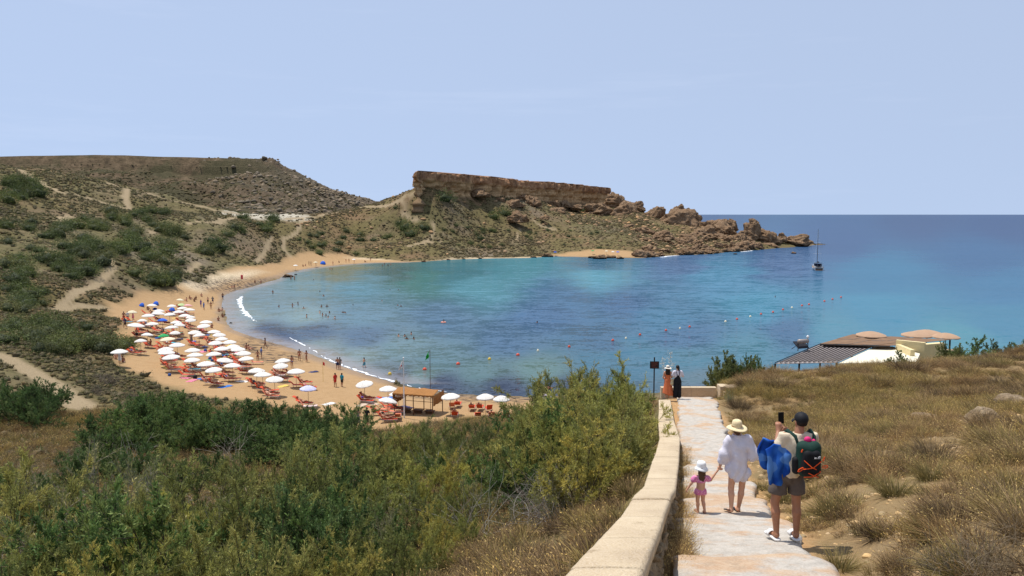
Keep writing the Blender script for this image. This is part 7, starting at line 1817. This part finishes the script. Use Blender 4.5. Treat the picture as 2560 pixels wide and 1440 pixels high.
st = [  # standing people told apart by their clothes
    (c3, 300, 1088, 'stand', 0, 'person in grey dress walking on the sand below the bushes', (('dress', 'grey'),), 1), (c3, 412, 1080, 'walk', 0, 'person all in black walking beside the one in grey', (('top', 'black'), ('trousers', 'black')), 0),
    (c1, 2393, 1068, 'stand', 1.0, 'lifeguard in red shirt on the sand', (('top', 'red'), ('shorts', 'red')), 0), (c1, 2460, 1068, 'stand', -.6, 'person in teal shirt and dark shorts beside the red shirt', (('top', 'teal'), ('shorts', 'black')), 0),
    (c1, 2035, 808, 'stand', .4, 'bather in red bikini at the water edge', (('brief', 'red'),), 0), (c1, 2105, 820, 'arms', 1.2, 'bather in dark bikini with raised arm next to the red bikini', (('brief', 'black'),), 0),
    (c1, 2415, 895, 'stand', .2, 'bare chested bather of the couple in the foam', (('shorts', 'navy'),), 0), (c1, 2440, 892, 'stand', -.4, 'bather in grey wrap of the couple in the foam', (('top', 'grey'), ('shorts', 'grey')), 1),
    (c1, 1695, 685, 'walk', 1.4, 'dark figure striding over the seaweed at the water edge', (('brief', 'black'),), 2), (c1, 1655, 785, 'stand', 2.0, 'person in blue top beside the outer umbrellas', (('top', 'blue'), ('shorts', 'grey')), 0), (c1, 1618, 820, 'arms', .6, 'bather with folded arms behind the outer umbrellas', (('brief', 'navy'),), 0),
    (c1, 1268, 195, 'stand', .2, 'lone bather where the sand meets the stony shore', (('shorts', 'navy'),), 2), (c1, 1120, 240, 'stand', 1.0, 'person in dark shorts in the group at the far rows', (('shorts', 'black'),), 1), (c1, 1168, 235, 'arms', .2, 'person in grey top in the group at the far rows', (('top', 'grey'), ('shorts', 'navy')), 0), (c1, 1150, 292, 'stand', .5, 'thin bather in front of the group at the far rows', (('brief', 'yellow'),), 0),
    (c1, 1080, 300, 'stand', 2.4, 'person in blue towel at the far rows', (('top', 'blue'), ('shorts', 'blue')), 0), (c1, 1050, 270, 'stand', 1.4, 'person with purple towel at the far rows', (('top', 'purple'), ('shorts', 'purple')), 1),
    (c1, 280, 412, 'stand', .5, 'bather in red shorts at the back of the beach', (('shorts', 'red'),), 0), (c1, 318, 412, 'stand', .1, 'person in white shirt at the back of the beach', (('top', 'white'), ('shorts', 'grey')), 0), (c1, 372, 395, 'arms', 2.0, 'person in pink under the cream umbrella', (('dress', 'pink'),), 1), (c1, 293, 482, 'walk', 1.2, 'person in dark top by the large white umbrella', (('top', 'navy'), ('shorts', 'black')), 0), (c1, 410, 590, 'stand', .5, 'bather in black trunks beside the leafy bank bush', (('shorts', 'black'),), 0),
    (c1, 1960, 878, 'stand', .8, 'bather standing between the last white umbrellas', (('brief', 'blue'),), 0), (c1, 955, 630, 'stand', 0, 'person wrapped in a grey towel among the rows', (('dress', 'grey'),), 0), (c1, 240, 830, 'stand', .3, 'person in pale dress under the lone umbrella', (('dress', 'white'),), 1)]
for f, x, y, ps, rz, lab, wear, sk in st: person(on_sand(*f(x, y)), ps, rz, lab, None, wear, sk, hair='hair_b' if sk == 1 else 'hair_d')
for i, (x, y) in enumerate([(1230, 318), (1262, 312), (1265, 372), (1225, 408), (515, 645), (545, 648), (1505, 690), (1532, 702), (1000, 195), (940, 192), (1055, 165), (985, 215), (1160, 480), (200, 790), (270, 825), (1385, 78), (1360, 80), (1590, 28), (1650, 30), (905, 212), (520, 300)]):
    c = list(WEARS)[i % 11]; person(on_sand(*c1(x, y)), 'sit', rb.uniform(-.8, 1.2), f'bather in {c} swimwear sitting on the sand', 'sunbathers sitting on the sand', (('brief', c),), i % 3)
for i, (x, y) in enumerate([(790, 425), (815, 420), (850, 412), (920, 415), (1090, 412), (1150, 388), (1250, 383), (1305, 388), (1410, 382), (1465, 372), (1220, 386), (870, 415)]):
    c = list(WEARS)[(i * 3) % 11]; person(on_sand(*c2(x, y)), 'sit' if i in (0, 1, 5, 8) else 'stand', i * .7, 'tiny bather on the far sand below the headland', 'bathers on the far sand', (('brief', c),), i % 3)
rc = np.random.default_rng(44)
for i, (x, y, rz) in enumerate(SUNB):                       # sunbathers on loungers
    if rc.uniform() < .62:
        c = list(WEARS)[rc.integers(0, 11)]
        z = float(height(x, y)) + .34
        person((x - .05, y, z), 'lie', rz, f'sunbather in {c} swimwear lying on a lounger', f'sunbathers in {c} on loungers', (('brief', c),) + ((('top', c),) if rc.uniform() < .5 else ()), int(rc.integers(0, 3)), hair='hair_b' if rc.uniform() < .4 else 'hair_d')
swim = [(488, 695, -.75), (550, 832, -1.15), (685, 832, -.75), (740, 812, -.85), (797, 847, -1.2), (995, 722, -1.2), (958, 678, -1.35), (975, 832, -1.1), (1030, 832, -1.1), (960, 897, -.95), (985, 925, -.9), (1020, 920, -1.2), (1042, 936, -1.25), (1055, 890, -1.25), (1110, 955, -.95), (828, 940, -.85), (1190, 887, -1.3), (1210, 890, -1.3), (1290, 812, -1.4), (1580, 770, -1.4), (1660, 662, -1.4), (1745, 662, -1.4), (1738, 815, -1.35), (1770, 825, -1.3),
        (1745, 1125, -1.2), (1808, 1125, -1.25), (1828, 1152, -1.25), (1873, 1107, -1.15), (1898, 1152, -1.25), (1060, 458, -.7), (1080, 460, -.7), (1605, 408, -.8), (1585, 425, -.9), (1640, 422, -.8), (1668, 412, -.7), (895, 562, -1.35)]
for i, (x, y, dz) in enumerate(swim):
    p = onz(*c2(x, y), 0); deep = dz < -1.05
    person((p[0], p[1], dz), 'swim' if i % 3 else 'arms', rc.uniform(-3, 3), 'swimmer with head and shoulders above the calm bay' if deep else 'bather standing waist deep in the calm bay', 'swimmers far out in the bay' if deep else 'bathers waist deep in the bay', (('brief', list(WEARS)[i % 11]),), (0, 2, 0, 2, 1)[i % 5])
p = onz(*c3(378, 312), 0); person((p[0], p[1], -.28), 'walk', .8, 'bent man in blue shorts wading in the shallows', None, (('shorts', 'teal'),), 1)
p = onz(*c2(670, 562), 0); person((p[0], p[1], -.25), 'stand', .4, 'left bather of the pair beside the flat dark rock', None, (('brief', 'black'),), 0)
p = onz(*c2(706, 562), 0); person((p[0], p[1], -.25), 'stand', 2.6, 'right bather of the pair beside the flat dark rock', None, (('brief', 'red'),), 0)
for x, y in ((1343, 807), (1938, 743)):
    p = onz(x, y, 0); person((p[0], p[1], -1.3), 'swim', 1.0, 'lone swimmer far out in the middle of the bay', 'lone swimmers far out', (('brief', 'black'),), 2)
p = onz(*c2(2195, 988), 0)
ring = thing('swim_ring', 'pinkish swim ring floating in the middle of the bay', 'swim ring', (p[0], p[1], .05))
MB().tube([(.42 * cos(a), .42 * sin(a), .05) for a in [2 * pi * k / 16 for k in range(17)]], .13, 8, False).build('tube', plain('ring_pink', srgb(226, 150, 130), .5), ring, True)
MB().tube([(.42 * cos(a), .42 * sin(a), .185) for a in [2 * pi * k / 16 for k in range(17)]], .012, 4, False).build('seam', M_WHITE, ring, True)
person((p[0], p[1], -.25), 'sit', 1.2, 'bather sitting in the floating swim ring', None, (('brief', 'navy'),), 2)
# ---------------------------------------------------------------- sailing boat at anchor, seen from the stern
M_HULL = plain('gelcoat', srgb(206, 206, 202), .35, .05, 2, spec=.5); M_NAVY = plain('navy_canvas', srgb(28, 38, 66), .8, .15, 3); M_DARK = plain('dark_trim', srgb(44, 44, 50), .6, .2, 4); M_TEAK = plain('teak_deck', srgb(150, 120, 88), .8, .15, 6)
p = onz(2050, 677, 0)
boat = thing('sailing_boat', 'white sailing yacht with bare mast anchored off the headland', 'boat', (p[0], p[1] + 1, 0), -.22)
L_, B_ = 11.5, 3.9
V, F = [], []
ns, nb = 14, 9
for i in range(ns):
    f = i / (ns - 1); y = f * L_; b = B_ / 2 * (.86 + .14 * sin(pi * min(1, f * 1.6) * .6)) * (1 - f ** 3.2) + .02; sheer = 1.15 + .25 * f ** 2
    for k in range(nb):
        a = pi * k / (nb - 1); V.append((b * cos(a) * (1 if 0 < k < nb - 1 else 1.02), y - .18 * sin(a) * (1 - f), sheer - (sheer + .4 * (1 - f * .6)) * sin(a) ** .7))
for i in range(ns - 1):
    for k in range(nb - 1): F.append((i * nb + k, i * nb + k + 1, (i + 1) * nb + k + 1, (i + 1) * nb + k))
F.append(tuple(range(nb - 1, -1, -1)))
MB().add(V, F).build('hull', M_HULL, boat, True)
deck = [(B_ / 2 * (.86 + .14 * sin(pi * min(1, (i / 13) * 1.6) * .6)) * (1 - (i / 13) ** 3.2), i / 13 * L_, 1.12 + .25 * (i / 13) ** 2) for i in range(14)]
V = [(x, y, z) for x, y, z in deck] + [(-x, y, z) for x, y, z in deck]
MB().add(V, [(i, i + 1, 15 + i, 14 + i) for i in range(13)]).build('deck', M_TEAK, boat)
MB().box((0, -.13, .62), (2.6, .06, .62)).build('transom_door', M_DARK, boat); MB().box((0, -.45, .22), (2.6, .7, .08)).build('swim_platform', M_TEAK, boat)
for s in (-1, 1):
    MB().box((s * 1.15, 1.6, 1.35), (.5, 2.6, .42)).build('cockpit_seat', M_HULL, boat)
    MB().tube([(s * .62, .9, 1.2), (s * .62, .9, 1.75)], .05, 6).build('helm_post', M_METAL, boat)
    MB().tube([(s * .62 + .36 * cos(a), .86, 1.85 + .36 * sin(a)) for a in [2 * pi * k / 14 for k in range(15)]], .025, 5, False).build('steering_wheel', M_DARK, boat)
    rail = MB().tube([(s * 1.7, .1, 1.2), (s * 1.7, .1, 1.85), (s * 1.95, 3, 1.9), (s * 1.6, 8, 2.0), (s * .2, 11.3, 2.1)], .02, 5).build('guard_rail', M_METAL, boat)
    for y, x in ((1.5, 1.85), (3.5, 1.95), (5.5, 1.9), (7.5, 1.65), (9.5, 1.1)): MB().tube([(s * x, y, 1.15), (s * x, y, 1.95)], .018, 5).build('stanchion', M_METAL, boat)
    MB().lathe([(.05, -.3), (.14, -.2), (.14, .2), (.05, .3)], 8, (s * 1.95, 2.2, .8)).build('fender', M_WHITE, boat, True)
    MB().tube([(s * 1.85, 4.6, 1.3), (s * 1.35, 5.0, 6.3), (s * 1.1, 5.0, 10.2), (0, 5, 14.6)], .012, 4).build('shroud', M_METAL, boat)
MB().box((0, 5.4, 1.55), (2.5, 4.4, .6)).build('cabin', M_HULL, boat); MB().box((0, 3.3, 2.05), (2.7, 1.3, .9)).build('spray_hood', M_NAVY, boat)
cloth_part('bimini', 8, 6, lambda u, v: ((u - .5) * 3.1, .4 + v * 2.2, 2.75 + .25 * sin(pi * u)), M_DARK, boat, .03)
for s in (-1, 1):
    for y in (.5, 2.5): MB().tube([(s * 1.5, y + (.6 if y < 1 else -.6), 1.25), (s * 1.5, y, 2.78)], .02, 5).build('bimini_post', M_METAL, boat)
mast = MB().tube([(0, 5, 1.4), (0, 5, 15.6)], [.11, .07], 8).build('mast', M_DARK, boat)
for z, w in ((6.3, 1.45), (10.6, 1.25)): MB().box((0, 5, z), (w * 2, .14, .05)).build('spreader', M_WHITE, mast)
MB().tube([(0, 5, 15.6), (0, 5, 16.2)], .02, 4).build('antenna', M_DARK, mast)
bm_ = MB().tube([(0, 4.8, 2.9), (0, .8, 3.05)], .09, 7).build('boom', M_DARK, boat); MB().tube([(0, 4.7, 3.15), (0, 2.5, 3.25), (0, .9, 3.18)], [.24, .18, .10], 8).build('sail_cover', M_NAVY, bm_)
MB().tube([(0, 5, 15.4), (0, 11.4, 1.5)], .035, 5).build('forestay', M_WHITE, boat); MB().tube([(0, 5, 15.5), (-.6, .1, 1.3)], .012, 4).build('backstay', M_METAL, boat); MB().tube([(0, 5, 15.5), (.6, .1, 1.3)], .012, 4).build('backstay', M_METAL, boat)

# ---------------------------------------------------------------- beach restaurant beyond the grassy crest
M_CREAMW = plain('cream_render', srgb(214, 196, 150), .9, .06, 2, bump=.2); M_ROOFW = plain('pale_roof', srgb(222, 214, 190), .9, .05, 1.5, bump=.2); M_SHADE = plain('brown_shade_cloth', srgb(124, 98, 76), .95, .12, 1.2, bump=.3); M_BAMB = plain('grey_cane', srgb(158, 148, 144), .9, .15, 6); M_BEAM = plain('dark_beam', srgb(46, 38, 34), .8, .2, 6)
ZR = 8.0
rs_ = thing('restaurant', 'beach restaurant with slatted pergola, brown shade cloth and cream roof behind the crest', 'building')
A_, B2, C_2, D_2 = [Vector((*onz(px, py, ZR)[:2], ZR)) for px, py in ((1938, 909), (2052, 860), (2182, 866), (2092, 906))]
nsl = 13
for i in range(nsl):
    u0, u1 = i / nsl, (i + .97) / nsl
    a0, b0, a1, b1 = A_.lerp(D_2, u0), B2.lerp(C_2, u0), A_.lerp(D_2, u1), B2.lerp(C_2, u1)
    V = [a0, b0, b1, a1]; V = [v + Vector((0, 0, .0)) for v in V] + [v - Vector((0, 0, .05)) for v in V]
    MB().add(V, [(0, 3, 2, 1), (4, 5, 6, 7), (0, 1, 5, 4), (1, 2, 6, 5), (2, 3, 7, 6), (3, 0, 4, 7)]).build('cane_panel', M_BAMB, rs_)
for i in range(nsl + 1):
    u = i / nsl; a0, b0 = A_.lerp(D_2, u), B2.lerp(C_2, u)
    MB().tube([a0 + Vector((0, 0, .09)), b0 + Vector((0, 0, .05))], .045, 4).build('beam', M_BEAM, rs_)
E_, G_, H_ = [Vector((*onz(px, py, ZR + .35)[:2], ZR + .35)) for px, py in ((2132, 836), (2375, 850), (2225, 864))]
B3 = Vector((*onz(2050, 859, ZR + .35)[:2], ZR + .35))
npan = 5
for i in range(npan):
    for j in range(2):
        u0, u1, v0, v1 = i / npan, (i + 1) / npan, j / 2, (j + 1) / 2
        def fn(u, v, u0=u0, u1=u1, v0=v0, v1=v1, k=i + j):
            uu, vv = u0 + (u1 - u0) * u, v0 + (v1 - v0) * v
            q = (B3.lerp(H_, uu)).lerp(E_.lerp(G_, uu), vv); return (q.x, q.y, q.z - .12 * sin(pi * u) * sin(pi * v) + .03 * (k % 2))
        cloth_part('shade_panel', 6, 6, fn, M_SHADE, rs_, .02)
MB().tube([B3 - Vector((0, 0, .1)), H_ - Vector((0, 0, .1))], .10, 4).build('beam', M_BEAM, rs_)
def prism(name, pts, z0, z1, mat):
    n = len(pts); V = [(x, y, z0) for x, y in pts] + [(x, y, z1) for x, y in pts]
    F = [tuple(range(n - 1, -1, -1)), tuple(range(n, 2 * n))] + [(i, (i + 1) % n, n + (i + 1) % n, n + i) for i in range(n)]
    return MB().add(V, F).build(name, mat, rs_)
q_ = [onz(px, py, ZR - .1)[:2] for px, py in ((2095, 908), (2185, 868), (2230, 866), (2300, 884), (2290, 905))]
prism('roof', q_, ZR - 3.6, ZR - .1, M_ROOFW)
w0 = onz(2240, 850, ZR + .9)[:2]; w1 = onz(2312, 857, ZR + .9)[:2]; w2 = onz(2362, 858, ZR + .7)[:2]
def wallseg(name, a, b, z0, z1, th=.4):
    a, b = np.array(a), np.array(b); d = (b - a) / np.linalg.norm(b - a); n = np.array((-d[1], d[0])) * th
    return prism(name, [a, b, b + n, a + n], z0, z1, M_CREAMW)
wallseg('parapet', w0, w1, ZR - 3.5, ZR + .9); wallseg('parapet', w1, w2, ZR - 3.5, ZR + .72, .6); wallseg('parapet', w0, w0 + np.array((-.3, -3.5)), ZR - 3.5, ZR + .5)
for q in [A_, B2, C_2, D_2, A_.lerp(B2, .5), E_, G_, E_.lerp(G_, .5)]:
    z = float(height(q.x, q.y)); MB().tube([(q.x, q.y, z - .3), (q.x, q.y, q.z)], .09, 6).build('post', M_BEAM, rs_)
M_TANC = plain('tan_parasol', srgb(168, 138, 112), .9, .1, 1.5, bump=.2)
tan_me = MB().add(*canopy(1.0, .42, 8, .10)).mesh('canopy', M_TANC)
for px, py, w, lab in ((2178, 832, 62, 'large tan parasol rising behind the shade cloth'), (2292, 832, 62, 'left tan parasol of the overlapping three'), (2318, 828, 66, 'middle and tallest tan parasol of the overlapping three'), (2365, 836, 56, 'right tan parasol of the overlapping three')):
    q = onz(px, py, ZR + .7); s = w * q[1] / FPX / 2
    o = thing('terrace_parasol', lab, 'parasol', (q[0], q[1], float(height(q[0], q[1]))))
    zc = ZR + .45 - o.location.z
    link('canopy', tan_me, o, (0, 0, zc), None, (s * 1.2, s * 1.2, 1.0)); MB().tube([(0, 0, -.3), (0, 0, zc + .4)], .04, 6).build('pole', M_BEAM, o)
    for k in range(8): MB().tube([(0, 0, zc + .40), (s * .97 * cos(k * pi / 4), s * .97 * sin(k * pi / 4), zc - .02)], .015, 4).build('rib', M_BEAM, o)
# solar water heater on the pergola edge
q = onz(2007, 878, ZR)
sh = thing('water_heater', 'solar water heater tank on a metal frame at the pergola edge', 'water heater', (q[0], q[1], ZR + .05), .35)
for x in (-.6, .6): MB().tube([(x, 0, 0), (x, 0, .75)], .04, 5).build('stand_leg', M_BEAM, sh); MB().tube([(x, 0, .7), (x, .9, .05)], .03, 5).build('stand_brace', M_BEAM, sh)
MB().box((0, .3, .55), (1.3, 1.0, .07), Matrix.Rotation(.6, 3, 'X')).build('collector', M_DARK, sh)
MB().tube([(-.62, 0, .95), (-.55, 0, .95), (.55, 0, .95), (.62, 0, .95)], [.1, .22, .22, .1], 12).build('tank', plain('tank_steel', srgb(150, 140, 134), .5, .2, 8, metal=.3), sh, True)
MB().lathe([(.02, 0), (.10, .05), (.14, .16), (.10, .27), (.02, .32)], 8, (.55, 0, 1.2)).build('float_bowl', M_WHITE, sh, True); MB().tube([(.55, 0, 1.1), (.55, 0, 1.24)], .04, 5).build('pipe', M_METAL, sh)

# ---------------------------------------------------------------- notice board, dry stalk, small thing on the rocks
q = at(1635, 960, 42)
sg = thing('notice_board', 'dark notice board with faded reddish lines of lettering above the bush', 'sign', (q[0], q[1], float(height(q[0], 42))))
top = at(1635, 903, 42)[2] - sg.location.z
MB().tube([(0, 0, -.3), (0, 0, top + .22)], .035, 6).build('post', M_BEAM, sg)
MB().box((0, -.05, top - .20), (.50, .04, .40)).build('board', plain('board_black', srgb(34, 32, 34), .7, .2, 8), sg)
M_LET = plain('lettering_red', srgb(150, 84, 68), .8, .2, 30)
for k, (w, x) in enumerate(((.36, 0), (.30, -.02), (.34, .01), (.22, -.05), (.30, .0))):
    xx = -w / 2 + x
    while xx < w / 2 + x - .02:
        l = random.uniform(.02, .06); MB().box((xx + l / 2, -.0735, top - .06 - k * .066), (l, .004, .022)).build('lettering', M_LET, sg); xx += l + .014
q = at(1662, 985, 40)
stalk = thing('dry_stalk', 'tall dry feathery stalk behind the white hat', 'stalk', (q[0] + .2, 40.2, float(height(q[0] + .2, 40.2))))
tp = at(1672, 878, 40.2)[2] - stalk.location.z
rg_ = np.random.default_rng(3)
for dx_, hh in ((.12, 1.0), (-.35, .86), (.3, .75)):
    MB().tube([(0, 0, 0), (dx_ * .4, 0, tp * hh * .5), (dx_, 0, tp * hh)], [.012, .009, .004], 4).build('stem', M_POLE, stalk)
    Pn = np.c_[dx_ * (.6 + .4 * rg_.uniform(size=70)) + rg_.normal(size=70) * .05, rg_.normal(size=70) * .05, tp * hh * rg_.uniform(.6, 1.0, 70)]
    Vk, Fk = kites(Pn, rg_.normal(size=(70, 3)) + (0, 0, .6), .12, .02, rg_)
    link('seed_head', mk_mesh('seed_head', Vk, Fk, [M_DRY], False, {'col': ('FLOAT_COLOR', np.tile((*srgb(206, 200, 186)[:3], 1), (len(Vk), 1)))}), stalk)
q = hit(1350, 948, 1.0, 40, 95) if False else at(1362, 943, 88)
fl_ = thing('inflatable_float', 'pink and white inflatable float propped behind the tamarisks', 'float', (q[0], q[1], float(max(height(q[0], q[1]), 0)) + .05))
MB().tube([(-.5, 0, .4), (-.4, 0, .9), (-.1, 0, 1.2), (.4, 0, 1.3), (.9, 0, 1.25)], [.12, .15, .16, .15, .06], 8).build('neck', plain('ring_pink', srgb(226, 150, 130), .5), fl_, True)
MB().tube([(.6 * cos(a), .6 * sin(a), .22) for a in [2 * pi * k / 16 for k in range(17)]], .22, 8, False).build('ring', plain('float_white', srgb(220, 206, 214), .5), fl_, True)
